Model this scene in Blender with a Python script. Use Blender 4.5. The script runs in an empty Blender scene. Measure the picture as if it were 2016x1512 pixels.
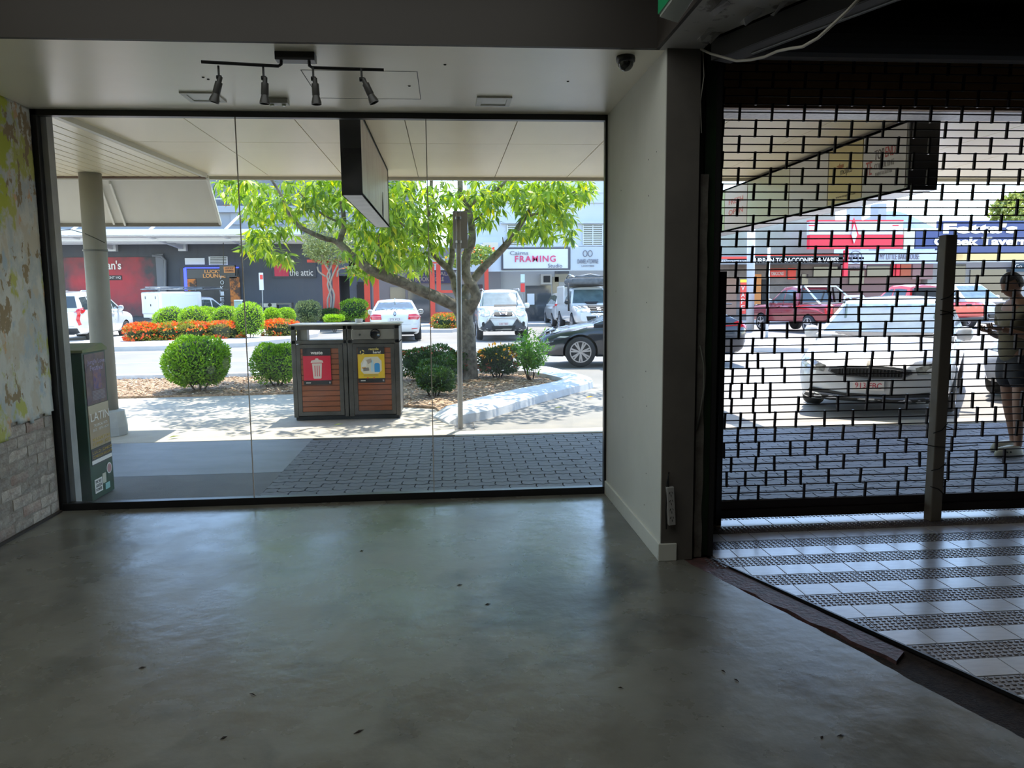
import bpy, bmesh, math, random
import numpy as np
from mathutils import Vector, Matrix, noise
from mathutils.bvhtree import BVHTree
random.seed(7); rng = np.random.default_rng(7)
PI = math.pi
SC = bpy.context.scene
COL = SC.collection

# ------------------------------------------------------------------ camera
EYE = 1.58; FPX = 1490.0; YAW, PITCH, ROLL = .0841, .1172, -.0100
_F = Vector((math.sin(YAW)*math.cos(PITCH), math.cos(YAW)*math.cos(PITCH), -math.sin(PITCH)))
_R0 = Vector((math.cos(YAW), -math.sin(YAW), 0)); _U0 = _R0.cross(_F)
_R = _R0*math.cos(ROLL)+_U0*math.sin(ROLL); _U = -_R0*math.sin(ROLL)+_U0*math.cos(ROLL)
cam = bpy.data.cameras.new('camera'); camo = bpy.data.objects.new('camera', cam); COL.objects.link(camo)
cam.sensor_fit = 'HORIZONTAL'; cam.sensor_width = 36; cam.lens = FPX/2016*36; cam.clip_start = .05; cam.clip_end = 5000
camo.matrix_world = Matrix(((_R.x,_U.x,-_F.x,0),(_R.y,_U.y,-_F.y,0),(_R.z,_U.z,-_F.z,EYE),(0,0,0,1)))
SC.camera = camo

# ------------------------------------------------------------------ light
SC.view_settings.view_transform = 'Standard'; SC.view_settings.look = 'None'
SC.view_settings.gamma = 1; SC.view_settings.use_curve_mapping = False
SC.view_settings.exposure = 1.2
SUN_DIR = Vector((.16, .36, 1)).normalized()          # towards the sun
sun = bpy.data.lights.new('sun', 'SUN'); sun.energy = 4.5; sun.angle = .0093; sun.color = (1, .93, .83)
suno = bpy.data.objects.new('sun', sun); COL.objects.link(suno)
suno.rotation_euler = SUN_DIR.to_track_quat('Z', 'Y').to_euler()
W = bpy.data.worlds.new('sky'); SC.world = W; W.use_nodes = True
_nt = W.node_tree; _bg = _nt.nodes['Background']
_sky = _nt.nodes.new('ShaderNodeTexSky'); _sky.sky_type = 'NISHITA'; _sky.sun_disc = False
_sky.sun_elevation = math.asin(SUN_DIR.z); _sky.sun_rotation = math.atan2(SUN_DIR.x, SUN_DIR.y)
_sky.altitude = 10; _sky.air_density = 1.0; _sky.dust_density = .4; _sky.ozone_density = 1.5
_nt.links.new(_sky.outputs[0], _bg.inputs[0]); _bg.inputs[1].default_value = .36
def area(name, loc, rot, sx, sy, power, col=(1,1,1)):
    l = bpy.data.lights.new(name, 'AREA'); l.shape = 'RECTANGLE'; l.size = sx; l.size_y = sy; l.energy = power; l.color = col
    o = bpy.data.objects.new(name, l); COL.objects.link(o); o.location = loc; o.rotation_euler = rot; return o
area('room_fill_light', (-.9, 2.7, 3.47), (0, 0, 0), 3.6, 2.4, 17, (.95,1,.97))  # unseen fill light added overhead to brighten the room

# pixel -> point in the place (used while surveying the photograph)
def ray(px, py): return _F + _R*((px-1008)/FPX) - _U*((py-756)/FPX)
def G(px, py, z=0.0):
    d = ray(px, py); return Vector((0,0,EYE)) + d*((z-EYE)/d.z)
def AY(px, py, y):
    d = ray(px, py); return Vector((0,0,EYE)) + d*(y/d.y)

# ------------------------------------------------------------------ materials
MATS = {}
def mat(name, col, rough=.6, metal=0, col2=None, ns=6, nd=4, lo=.35, hi=.65, bump=0, bs=40, spec=.5, rvar=0, emit=None, trans=0, coat=0, stretch=None, bdist=.01):
    if name in MATS: return MATS[name]
    m = bpy.data.materials.new(name); m.use_nodes = True; nt = m.node_tree; b = nt.nodes['Principled BSDF']
    b.inputs['Base Color'].default_value = (*col, 1); b.inputs['Roughness'].default_value = rough
    b.inputs['Metallic'].default_value = metal; b.inputs['Specular IOR Level'].default_value = spec
    if coat: b.inputs['Coat Weight'].default_value = coat; b.inputs['Coat Roughness'].default_value = .04
    tc = nt.nodes.new('ShaderNodeTexCoord'); src = tc.outputs['Object']
    if stretch:
        mp = nt.nodes.new('ShaderNodeMapping'); mp.inputs['Scale'].default_value = stretch
        nt.links.new(src, mp.inputs[0]); src = mp.outputs[0]
    if col2 is not None:
        n = nt.nodes.new('ShaderNodeTexNoise'); n.inputs['Scale'].default_value = ns; n.inputs['Detail'].default_value = nd
        n.inputs['Roughness'].default_value = .6
        nt.links.new(src, n.inputs['Vector'])
        r = nt.nodes.new('ShaderNodeValToRGB'); r.color_ramp.elements[0].position = lo; r.color_ramp.elements[1].position = hi
        r.color_ramp.elements[0].color = (*col, 1); r.color_ramp.elements[1].color = (*col2, 1)
        nt.links.new(n.outputs[0], r.inputs[0]); nt.links.new(r.outputs[0], b.inputs['Base Color'])
        if rvar:
            mr = nt.nodes.new('ShaderNodeMapRange'); mr.inputs['To Min'].default_value = rough-rvar; mr.inputs['To Max'].default_value = rough+rvar
            mr.inputs['From Min'].default_value = .3; mr.inputs['From Max'].default_value = .7
            nt.links.new(n.outputs[0], mr.inputs[0]); nt.links.new(mr.outputs[0], b.inputs['Roughness'])
    if bump:
        n2 = nt.nodes.new('ShaderNodeTexNoise'); n2.inputs['Scale'].default_value = bs; n2.inputs['Detail'].default_value = 5
        nt.links.new(src, n2.inputs['Vector'])
        bp = nt.nodes.new('ShaderNodeBump'); bp.inputs['Strength'].default_value = bump; bp.inputs['Distance'].default_value = bdist
        nt.links.new(n2.outputs[0], bp.inputs['Height']); nt.links.new(bp.outputs[0], b.inputs['Normal'])
    if emit:
        b.inputs['Emission Color'].default_value = (*emit[:3], 1); b.inputs['Emission Strength'].default_value = emit[3]
    MATS[name] = m; return m
def objrand(m, amount=.3, tint=None):
    """vary a material's brightness from piece to piece"""
    nt = m.node_tree; b = nt.nodes['Principled BSDF']; inp = b.inputs['Base Color']
    oi = nt.nodes.new('ShaderNodeObjectInfo'); hs = nt.nodes.new('ShaderNodeHueSaturation')
    mr = nt.nodes.new('ShaderNodeMapRange'); mr.inputs['To Min'].default_value = 1-amount; mr.inputs['To Max'].default_value = 1+amount
    nt.links.new(oi.outputs['Random'], mr.inputs[0]); nt.links.new(mr.outputs[0], hs.inputs['Value'])
    if inp.links: nt.links.new(inp.links[0].from_socket, hs.inputs['Color'])
    else: hs.inputs['Color'].default_value = inp.default_value
    nt.links.new(hs.outputs[0], inp); return m
def leafmat(name, cols, trans=.35, rough=.45):
    m = bpy.data.materials.new(name); m.use_nodes = True; nt = m.node_tree; b = nt.nodes['Principled BSDF']; out = nt.nodes['Material Output']
    g = nt.nodes.new('ShaderNodeNewGeometry'); r = nt.nodes.new('ShaderNodeValToRGB'); e = r.color_ramp.elements
    for i, (p, c) in enumerate(cols):
        if i < 2: e[i].position = p; e[i].color = (*c, 1)
        else: k = e.new(p); k.color = (*c, 1)
    if len(cols) > 2: r.color_ramp.interpolation = 'LINEAR'
    nt.links.new(g.outputs['Random Per Island'], r.inputs[0]); nt.links.new(r.outputs[0], b.inputs['Base Color'])
    b.inputs['Roughness'].default_value = rough
    t = nt.nodes.new('ShaderNodeBsdfTranslucent'); mx = nt.nodes.new('ShaderNodeMixShader'); mx.inputs[0].default_value = trans
    hs = nt.nodes.new('ShaderNodeHueSaturation'); hs.inputs['Value'].default_value = 1.5; hs.inputs['Saturation'].default_value = 1.1
    nt.links.new(r.outputs[0], hs.inputs['Color']); nt.links.new(hs.outputs[0], t.inputs[0])
    nt.links.new(b.outputs[0], mx.inputs[1]); nt.links.new(t.outputs[0], mx.inputs[2]); nt.links.new(mx.outputs[0], out.inputs[0])
    MATS[name] = m; return m

# ------------------------------------------------------------------ mesh helpers
class MB:
    def __init__(s): s.v = []; s.f = []
    def add(s, vs, fs):
        k = len(s.v); s.v += [tuple(p) for p in vs]; s.f += [tuple(i+k for i in q) for q in fs]; return s
    def box(s, x0, x1, y0, y1, z0, z1, M=None):
        vs = [Vector((x, y, z)) for x in (x0, x1) for y in (y0, y1) for z in (z0, z1)]
        if M is not None: vs = [M @ p for p in vs]
        return s.add(vs, [(0,1,3,2),(4,6,7,5),(0,4,5,1),(2,3,7,6),(0,2,6,4),(1,5,7,3)])
    def bar(s, a, b, w, h, up=(0,0,1)):
        a = Vector(a); b = Vector(b); d = (b-a); L = d.length; d.normalize(); u = Vector(up)
        if abs(d.dot(u)) > .98: u = Vector((0,1,0))
        r = d.cross(u).normalized(); u = r.cross(d)
        M = Matrix(((d.x,r.x,u.x,a.x),(d.y,r.y,u.y,a.y),(d.z,r.z,u.z,a.z),(0,0,0,1)))
        return s.box(0, L, -w/2, w/2, -h/2, h/2, M)
    def tube(s, pts, rad, n=8, cap=True):
        pts = [Vector(p) for p in pts]; m = len(pts)
        if not hasattr(rad, '__len__'): rad = [rad]*m
        vs = []; prev = None
        for i, p in enumerate(pts):
            d = (pts[min(i+1, m-1)]-pts[max(i-1, 0)]).normalized()
            if prev is None:
                u = Vector((0,0,1)) if abs(d.z) < .9 else Vector((1,0,0)); a = d.cross(u).normalized()
            else:
                a = (prev - d*prev.dot(d)).normalized()
            prev = a; b = d.cross(a)
            for k in range(n):
                t = 2*PI*k/n; vs.append(p + (a*math.cos(t)+b*math.sin(t))*rad[i])
        fs = [(i*n+k, i*n+(k+1) % n, (i+1)*n+(k+1) % n, (i+1)*n+k) for i in range(m-1) for k in range(n)]
        if cap: fs += [tuple(range(n))[::-1], tuple((m-1)*n+k for k in range(n))]
        return s.add(vs, fs)
    def cyl(s, a, b, r0, r1=None, n=16): return s.tube([a, b], [r0, r0 if r1 is None else r1], n)
    def lathe(s, prof, c=(0,0,0), axis='z', n=24):
        vs = []; c = Vector(c)
        for r, h in prof:
            for k in range(n):
                t = 2*PI*k/n; p = (r*math.cos(t), r*math.sin(t), h)
                if axis == 'y': p = (p[0], h, p[1])
                if axis == 'x': p = (h, p[0], p[1])
                vs.append(c+Vector(p))
        m = len(prof); fs = [(i*n+k, i*n+(k+1) % n, (i+1)*n+(k+1) % n, (i+1)*n+k) for i in range(m-1) for k in range(n)]
        fs += [tuple(range(n))[::-1], tuple((m-1)*n+k for k in range(n))]
        return s.add(vs, fs)
    def prism(s, poly, z0, z1, M=None):
        n = len(poly); vs = [Vector((x, y, z0)) for x, y in poly]+[Vector((x, y, z1)) for x, y in poly]
        if M is not None: vs = [M @ p for p in vs]
        return s.add(vs, [tuple(range(n))[::-1], tuple(range(n, 2*n))]+[(k, (k+1) % n, n+(k+1) % n, n+k) for k in range(n)])
    def mesh(s, name='m'):
        me = bpy.data.meshes.new(name); me.from_pydata(s.v, [], s.f); me.update(); return me
XZ = lambda y: Matrix(((1,0,0,0),(0,0,-1,y),(0,1,0,0),(0,0,0,1)))     # drawing (x,z) facing the viewer, extruded towards -y
ORIG = {}
def link(o, parent=None):
    COL.objects.link(o)
    if parent is not None: o.parent = parent; ORIG[o.name] = ORIG.get(parent.name, Matrix())
    return o
def tag(o, label=None, cat=None, group=None, kind=None):
    if label: o['label'] = label
    if cat: o['category'] = cat
    if group: o['group'] = group
    if kind: o['kind'] = kind
    return o
def empty(name, loc, label, cat, group=None, rz=0):
    o = bpy.data.objects.new(name, None); COL.objects.link(o); o.empty_display_size = .1
    o.location = loc; o.rotation_euler = (0, 0, rz)
    ORIG[o.name] = (Matrix.Translation(Vector(loc)) @ Matrix.Rotation(rz, 4, 'Z')).inverted()
    return tag(o, label, cat, group)
def obj(name, mb, m, parent=None, smooth=False, local=False, bevel=0, fix=True):
    """link one mesh; coordinates are in the place unless local (then in the parent thing's own frame)"""
    me = mb.mesh(name) if isinstance(mb, MB) else mb
    if parent is not None and not local: me.transform(ORIG.get(parent.name, Matrix()))
    if fix:
        bm = bmesh.new(); bm.from_mesh(me); bmesh.ops.recalc_face_normals(bm, faces=bm.faces); bm.to_mesh(me); bm.free()
    if m is not None: me.materials.append(m)
    if smooth: me.polygons.foreach_set('use_smooth', [True]*len(me.polygons))
    o = link(bpy.data.objects.new(name, me), parent)
    if bevel:
        md = o.modifiers.new('b', 'BEVEL'); md.width = bevel; md.segments = 2; md.limit_method = 'ANGLE'
    return o
def struct(name, mb, m, parent=None, **k):
    o = obj(name, mb, m, parent, **k)
    if parent is None: o['kind'] = 'structure'
    return o
def thing(name, mb, m, label, cat, group=None, **k): return tag(obj(name, mb, m, **k), label, cat, group)
def smooth_angle(o, deg=35):
    me = o.data; me.polygons.foreach_set('use_smooth', [True]*len(me.polygons))
    bm = bmesh.new(); bm.from_mesh(me)
    for e in bm.edges:
        if len(e.link_faces) == 2 and e.calc_face_angle(0) > math.radians(deg): e.smooth = False
    bm.to_mesh(me); bm.free(); return o
def copies(src, mats, name, parent):
    """copies of one piece, sharing its mesh"""
    out = []
    for M in mats:
        o = src.copy(); COL.objects.link(o); o.parent = parent; o.name = name; o.matrix_local = M; out.append(o)
    return out
_tx = {}
def text(s, w, h, M, m, parent, name='lettering', ext=.004, fit=True, sp=1.0, bold=.0):
    """raised lettering: s fitted in w x h, M maps (x right, y up, z out) into the place"""
    cu = bpy.data.curves.new('t', 'FONT'); cu.body = s; cu.size = 1; cu.align_x = 'CENTER'; cu.extrude = .001; cu.space_character = sp; cu.resolution_u = 3; cu.offset = bold
    to = bpy.data.objects.new('t', cu); COL.objects.link(to)
    me = bpy.data.meshes.new_from_object(to); bpy.data.objects.remove(to)
    co = np.empty(len(me.vertices)*3); me.vertices.foreach_get('co', co); co = co.reshape(-1, 3)
    mn, mx = co.min(0), co.max(0); sx = w/(mx[0]-mn[0]); sy = h/(mx[1]-mn[1])
    if not fit: sx = sy = min(sx, sy)
    co[:, 0] = (co[:, 0]-(mn[0]+mx[0])/2)*sx; co[:, 1] = (co[:, 1]-(mn[1]+mx[1])/2)*sy; co[:, 2] = (co[:, 2]+.001)*ext/.002
    me.vertices.foreach_set('co', co.ravel()); me.transform(M)
    return obj(name, me, m, parent, fix=False)
def TM(x, y, z, rz=0):   # text matrix at a point of a wall that faces -y (rz turns it about z)
    return Matrix.Translation((x, y, z)) @ Matrix.Rotation(rz, 4, 'Z') @ Matrix.Rotation(PI/2, 4, 'X')
def leaves_mesh(P, D, N, L, Wd, fold=.18, name='foliage', droop=.0):
    """many leaves: P base points, D directions, N normals (k,3), L lengths, Wd widths (k,)"""
    k = len(P); D = D/np.linalg.norm(D, axis=1)[:, None]; S = np.cross(D, N); S /= np.linalg.norm(S, axis=1)[:, None]+1e-9; N = np.cross(S, D)
    L = L[:, None]; Wd = Wd[:, None]
    a = P; b1 = P+D*L*.45+S*Wd*.5+N*Wd*fold; b2 = P+D*L*.45-S*Wd*.5+N*Wd*fold; mid = P+D*L*.5; tip = P+D*L-N*L*droop
    v = np.stack([a, b1, mid, b2, tip], 1).reshape(-1, 3)
    base = (np.arange(k)*5)[:, None]
    f = np.concatenate([base+np.array([0,1,2]), base+np.array([0,2,3]), base+np.array([1,4,2]), base+np.array([2,4,3])], 1).reshape(-1, 3)
    me = bpy.data.meshes.new(name); me.vertices.add(len(v)); me.vertices.foreach_set('co', v.ravel())
    me.loops.add(f.size); me.loops.foreach_set('vertex_index', f.ravel().astype(np.int32))
    me.polygons.add(len(f)); me.polygons.foreach_set('loop_start', (np.arange(len(f))*3).astype(np.int32))
    try: me.polygons.foreach_set('loop_total', np.full(len(f), 3, np.int32))
    except Exception: pass
    me.update(calc_edges=True); me.validate(); return me

# ------------------------------------------------------------------ palette
white_paint = mat('white_paint', (.70,.70,.64), .55, col2=(.66,.66,.60), ns=3, bump=.05, bs=60)
ceil_paint = mat('ceiling_paint', (.90,.84,.70), .30, spec=1.0, col2=(.86,.80,.66), ns=1.2, bump=.04, bs=30)
brown_paint = mat('brown_paint', (.034,.026,.020), .6, col2=(.030,.023,.018), ns=2)
grey_paint = mat('grey_paint', (.13,.115,.10), .55, col2=(.10,.09,.08), ns=3, bump=.1, bs=18)
black_metal = mat('black_metal', (.012,.012,.013), .35)
black_matte = mat('black_matte', (.01,.01,.01), .7)
dark_steel = mat('dark_steel', (.05,.047,.045), .45, .6)
chrome = mat('chrome', (.75,.75,.76), .15, 1)
galv = mat('galvanised', (.33,.34,.35), .45, .7, col2=(.24,.25,.26), ns=8)
rubber = mat('rubber', (.018,.018,.019), .75)
cardark = mat('car_black_plastic', (.022,.023,.025), .5)
carglass = mat('car_glass', (.035,.05,.055), .03, spec=.9)
carglass_b = mat('car_glass_pale', (.10,.15,.155), .04, spec=.9, col2=(.05,.08,.085), ns=2.5)
redlens = mat('red_lens', (.55,.01,.02), .12, spec=.8)
clearlens = mat('clear_lens', (.42,.45,.47), .08, .5, col2=(.16,.17,.18), ns=22)
amber = mat('amber_lens', (.8,.25,.02), .15)
rimmat = mat('alloy', (.5,.5,.52), .28, .8)
platemat = mat('number_plate', (.62,.60,.58), .4)
inkdark = mat('plate_ink', (.05,.03,.04), .5)
# ================================================================== the room
D0 = 5.84; XL = -2.91; XR = 1.234; ZT = 2.92; YN = 4.27
# floor slab edge runs on a splay beside the tiled entry
SA = Vector((1.36, 4.30)); SB = Vector((2.10, 2.12)); SCc = Vector((3.9, -3.2))     # concrete edge
TA = Vector((1.56, 4.26)); TB = Vector((2.21, 2.60)); TC = Vector((4.6, -3.5))      # tile edge
def concrete_floor():
    m = mat('polished_concrete', (.128,.122,.103), .28, col2=(.215,.21,.18), ns=1.5, nd=8, lo=.32, hi=.70, bump=.22, bs=9, rvar=.10, bdist=.012)
    nt = m.node_tree; b = nt.nodes['Principled BSDF']
    tc = nt.nodes.new('ShaderNodeTexCoord')
    def blotch(scale, lo, hi, src_c, dark, fac, stretch=(1,1,1)):
        mp = nt.nodes.new('ShaderNodeMapping'); mp.inputs['Scale'].default_value = stretch
        nt.links.new(tc.outputs['Object'], mp.inputs[0])
        n = nt.nodes.new('ShaderNodeTexNoise'); n.inputs['Scale'].default_value = scale; n.inputs['Detail'].default_value = 9; n.inputs['Roughness'].default_value = .58
        n.inputs['Distortion'].default_value = .35
        nt.links.new(mp.outputs[0], n.inputs[0])
        r = nt.nodes.new('ShaderNodeMapRange'); r.inputs['From Min'].default_value = lo; r.inputs['From Max'].default_value = hi; r.inputs['To Max'].default_value = fac
        nt.links.new(n.outputs[0], r.inputs[0])
        x = nt.nodes.new('ShaderNodeMix'); x.data_type = 'RGBA'; nt.links.new(r.outputs[0], x.inputs[0])
        nt.links.new(src_c, x.inputs[6]); x.inputs[7].default_value = (*dark, 1); return x.outputs[2]
    c = b.inputs['Base Color'].links[0].from_socket
    c = blotch(2.6, .50, .68, c, (.075,.073,.065), .6)
    c = blotch(5, .56, .74, c, (.20,.215,.20), .35, (1, 1.3, 1))
    # oil-dark worn patch by the right end of the window
    vm = nt.nodes.new('ShaderNodeVectorMath'); vm.operation = 'DISTANCE'; vm.inputs[1].default_value = (.52, 2.98, 0)
    nw = nt.nodes.new('ShaderNodeTexNoise'); nw.inputs['Scale'].default_value = 3.5; nw.inputs['Detail'].default_value = 8
    nt.links.new(tc.outputs['Object'], nw.inputs[0])
    sc = nt.nodes.new('ShaderNodeMapping'); sc.inputs['Scale'].default_value = (1, .78, 1)
    nt.links.new(tc.outputs['Object'], sc.inputs[0]); nt.links.new(sc.outputs[0], vm.inputs[0])
    ad = nt.nodes.new('ShaderNodeMath'); ad.operation = 'MULTIPLY_ADD'; nt.links.new(nw.outputs[0], ad.inputs[0]); ad.inputs[1].default_value = 1.3; nt.links.new(vm.outputs['Value'], ad.inputs[2])
    mr = nt.nodes.new('ShaderNodeMapRange'); mr.inputs['From Min'].default_value = .88; mr.inputs['From Max'].default_value = 1.25; mr.inputs['To Min'].default_value = .93; mr.inputs['To Max'].default_value = 0
    nt.links.new(ad.outputs[0], mr.inputs[0])
    x = nt.nodes.new('ShaderNodeMix'); x.data_type = 'RGBA'; nt.links.new(mr.outputs[0], x.inputs[0]); nt.links.new(c, x.inputs[6]); x.inputs[7].default_value = (.028,.028,.028,1)
    nt.links.new(x.outputs[2], b.inputs['Base Color'])
    return m
conc_floor = concrete_floor()
poly = [(XL-.2, -4.2), (XL-.2, D0+.02), (1.43, D0+.02), (1.43, YN+.05), (SA.x, SA.y)]
prev = SA                                    # ragged broken edge of the slab
edge = []
for i in range(1, 60):
    t = i/60; p = SA.lerp(SB, t) if False else (SA + (SB-SA)*t)
    brk = .035 if (t > .62) else 0
    edge.append((p.x - brk*(.4+.6*noise.noise(Vector((t*9, 3, 0)))) + .012*noise.noise(Vector((t*25, 0, 0))), p.y + .012*noise.noise(Vector((t*25, 5, 0)))))
poly += edge + [(SB.x, SB.y), (SCc.x, SCc.y), (SCc.x, -4.2)]
struct('floor', MB().prism(poly, -.15, 0), conc_floor)
bed = mat('rough_screed', (.045,.030,.026), .9, col2=(.02,.014,.013), ns=30, bump=.8, bs=90)
struct('floor', MB().box(1.2, 7.0, -4.2, 5.6, -.16, -.022), bed)
# small chips and litter on the slab
chip = mat('brown_litter', (.035,.02,.015), .8)
chips = [G(1424,1322), G(1618,1452), G(1655,1449), G(905,1152), G(960,1190), G(712,1085), G(498,1368), G(440,1453), G(706,1441), G(280,1315), G(1222,1355), G(1450,1340)]
chip_at = ['right of centre below the splayed pink strip', 'in the near right foreground, left of a pair', 'in the near right foreground, right of a pair', 'middle of the floor towards the window', 'just left of the dark worn patch', 'left of middle, nearest the window on that side', 'alone left of the floor centre', 'at the very bottom left of centre', 'at the very bottom just below the floor middle', 'furthest left of all the crumbs', 'on the lighter floor below the dark patch', 'above the pair in the right foreground']
for k, c in enumerate(chips):
    a = random.random()*6; l = .012+.012*random.random()
    mb = MB().add([(c.x-l*math.cos(a), c.y-l*math.sin(a), .001), (c.x+.004, c.y-.004, .004), (c.x+l*math.cos(a), c.y+l*math.sin(a), .001), (c.x-.004, c.y+.004, .001), (c.x, c.y, .007)],
                  [(0,1,4), (1,2,4), (2,3,4), (3,0,4), (0,3,2,1)])
    thing('debris_chip', mb, chip, 'tiny brown crumb on bare concrete, ' + chip_at[k], 'litter', 'crumbs of litter on the concrete floor')
# pink primer strip left on the edge between slab and tiles
pink = mat('pink_primer', (.13,.06,.058), .55, col2=(.07,.04,.036), ns=14, bump=.6, bs=50)
mb = MB(); n = 26; up = []; lo_ = []
for i in range(n+1):
    t = i/n; e1 = Vector((1.345, 4.285)).lerp(Vector((1.90, 2.95)), t); e2 = Vector((1.525, 4.30)).lerp(Vector((1.985, 3.03)), t)
    j = .028*noise.noise(Vector((t*11, 7, 0))); lo_.append((e1.x+j, e1.y)); up.append((e2.x+.008*noise.noise(Vector((t*20, 2, 0))), e2.y))
mb.prism(lo_ + up[::-1], -.022, -.004)
thing('primer_strip', mb, pink, 'flaking pink primer strip left along the slab edge beside the tiles', 'strip')
mb = MB(); b1 = [(SA.lerp(SB, t)) for t in (0, 1)]
thing('tile_trim', MB().bar((TA.x-.012, TA.y, -.003), (TB.x-.012, TB.y, -.003), .012, .016).bar((TB.x-.012, TB.y, -.003), (TC.x-.012, TC.y, -.003), .012, .016), black_metal,
      'thin black metal trim edging the entry tiles along their splayed side', 'trim')

# ---- entry tiles: rows of pale smooth tiles and dark studded tiles
pale = objrand(mat('pale_tile', (.55,.55,.60), .20, spec=.9, col2=(.46,.46,.52), ns=5, nd=6, stretch=(1, 7, 1), bump=.05, bs=30), .07)
dark = objrand(mat('studded_tile', (.17,.145,.155), .26, spec=.8, col2=(.11,.095,.10), ns=5), .10)
ochre = objrand(mat('tan_tile', (.30,.235,.16), .25), .08)
grout = mat('grout', (.05,.045,.045), .9)
def tile_edge_x(y):
    if y > TB.y: t = (TA.y-y)/(TA.y-TB.y); return TA.x+(TB.x-TA.x)*t
    t = (TB.y-y)/(TB.y-TC.y); return TB.x+(TC.x-TB.x)*t
tf = empty('tiled_floor', (3, 4, 0), 'tiled entry floor in alternating pale smooth and dark studded rows', 'floor')
tf['kind'] = 'structure'; del tf['category']
poly = [(TA.x, 5.15), (1.80, 5.15), (5.6, 5.15), (5.6, -3.5), (TC.x, TC.y), (TB.x, TB.y), (TA.x, TA.y)]
obj('grout_bed', MB().prism(poly, -.021, -.005), grout, tf)
def clip_poly(pts, A, B):      # keep the side to the right of A->B (tile side)
    def side(p): return (B.x-A.x)*(p[1]-A.y)-(B.y-A.y)*(p[0]-A.x)
    out = []
    for i in range(len(pts)):
        p, q = pts[i], pts[(i+1) % len(pts)]; sp_, sq = side(p), side(q)
        if sp_ >= 0: out.append(p)
        if sp_*sq < 0: t = sp_/(sp_-sq); out.append((p[0]+(q[0]-p[0])*t, p[1]+(q[1]-p[1])*t))
    return out
def studs(mb, x0, x1, y0, y1, clip=None, n=5):
    w = (x1-x0)/n; h = (y1-y0)/n
    for i in range(n):
        for j in range(n):
            cx = x0+w*(i+.5); cy = y0+h*(j+.5)
            if clip and ((clip[1].x-clip[0].x)*(cy-clip[0].y)-(clip[1].y-clip[0].y)*(cx-clip[0].x)) < .004: continue
            a = w*.30; b = h*.26
            mb.add([(cx-a,cy-b,0),(cx+a,cy-b,0),(cx+a,cy+b,0),(cx-a,cy+b,0),(cx-a*.7,cy-b*.6,.0035),(cx+a*.7,cy-b*.6,.0035),(cx+a*.7,cy+b*.6,.0035),(cx-a*.7,cy+b*.6,.0035)],
                   [(4,5,6,7),(0,1,5,4),(1,2,6,5),(2,3,7,6),(3,0,4,7)])
    return mb
gp = .0045
pale_me = MB().box(0, .203-gp, 0, .148-gp, -.012, .0015)
dark_me = studs(MB().box(0, .152-gp, 0, .148-gp, -.012, .0), 0, .152-gp, 0, .148-gp)
proto_p = obj('pale_tile', pale_me, pale, tf, local=True, bevel=.0015); proto_d = obj('studded_tile', dark_me, dark, tf, local=True)
proto_t = obj('tan_tile', MB().box(0, .203-gp, 0, .148-gp, -.012, .0015), ochre, tf, local=True, bevel=.0015)
P0 = Vector((3, 4, 0)); used = {'p': 0, 'd': 0, 't': 0}; extra_p = MB(); extra_d = MB(); cnt = {'p': 0, 'd': 0}
y = 5.15-.148; row = 0
while y > -.9:
    isd = (row % 2 == 0); pitch = .152 if isd else .203; xs = 1.30 + (row*.083 % pitch)
    tan = (row == 1)
    while xs < 5.5:
        r = (xs+gp, xs+pitch, y+gp, y+.148)
        A, B = (TA, TB) if y > TB.y-.07 else (TB, TC)
        if y+.148 > 4.26:
            lim = 1.575
            if xs+pitch <= lim: xs += pitch; continue
            cl = None if xs >= lim else [(lim, y), (xs+pitch-gp, y), (xs+pitch-gp, y+.148-gp), (lim, y+.148-gp)]
        else:
            cl = [(xs, y), (xs+pitch-gp, y), (xs+pitch-gp, y+.148-gp), (xs, y+.148-gp)]
            c2 = clip_poly(cl, A, B)
            if len(c2) < 3: xs += pitch; continue
            cl = None if c2 == cl else c2
        vis = (xs < 3.0+ (y-1.6)*.62) and y > .9
        k = 'd' if isd else 'p'
        if cl is not None:
            mb = MB().prism(cl, -.012, 0 if isd else .0015)
            if isd: studs(mb, xs, xs+pitch-gp, y, y+.148-gp, (A, B) if y+.148 <= 4.26 else None)
            obj('studded_tile' if isd else ('tan_tile' if tan else 'pale_tile'), mb, dark if isd else (ochre if tan else pale), tf); cnt[k] += 1
        elif vis and cnt[k] < 280:
            src = proto_d if isd else (proto_t if tan else proto_p)
            M = Matrix.Translation(Vector((xs, y, 0))-P0)
            if used['d' if isd else ('t' if tan else 'p')] == 0: src.matrix_local = M; used['d' if isd else ('t' if tan else 'p')] = 1
            else: copies(src, [M], src.name.split('.')[0], tf)
            cnt[k] += 1
        else:
            (extra_d if isd else extra_p).box(xs, xs+pitch-gp, y, y+.148-gp, -.012, 0 if isd else .0015)
        xs += pitch
    y -= .148; row += 1
tag(obj('pale_tile', extra_p, pale, tf), kind='stuff'); tag(obj('studded_tile', extra_d, dark, tf), kind='stuff')

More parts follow.
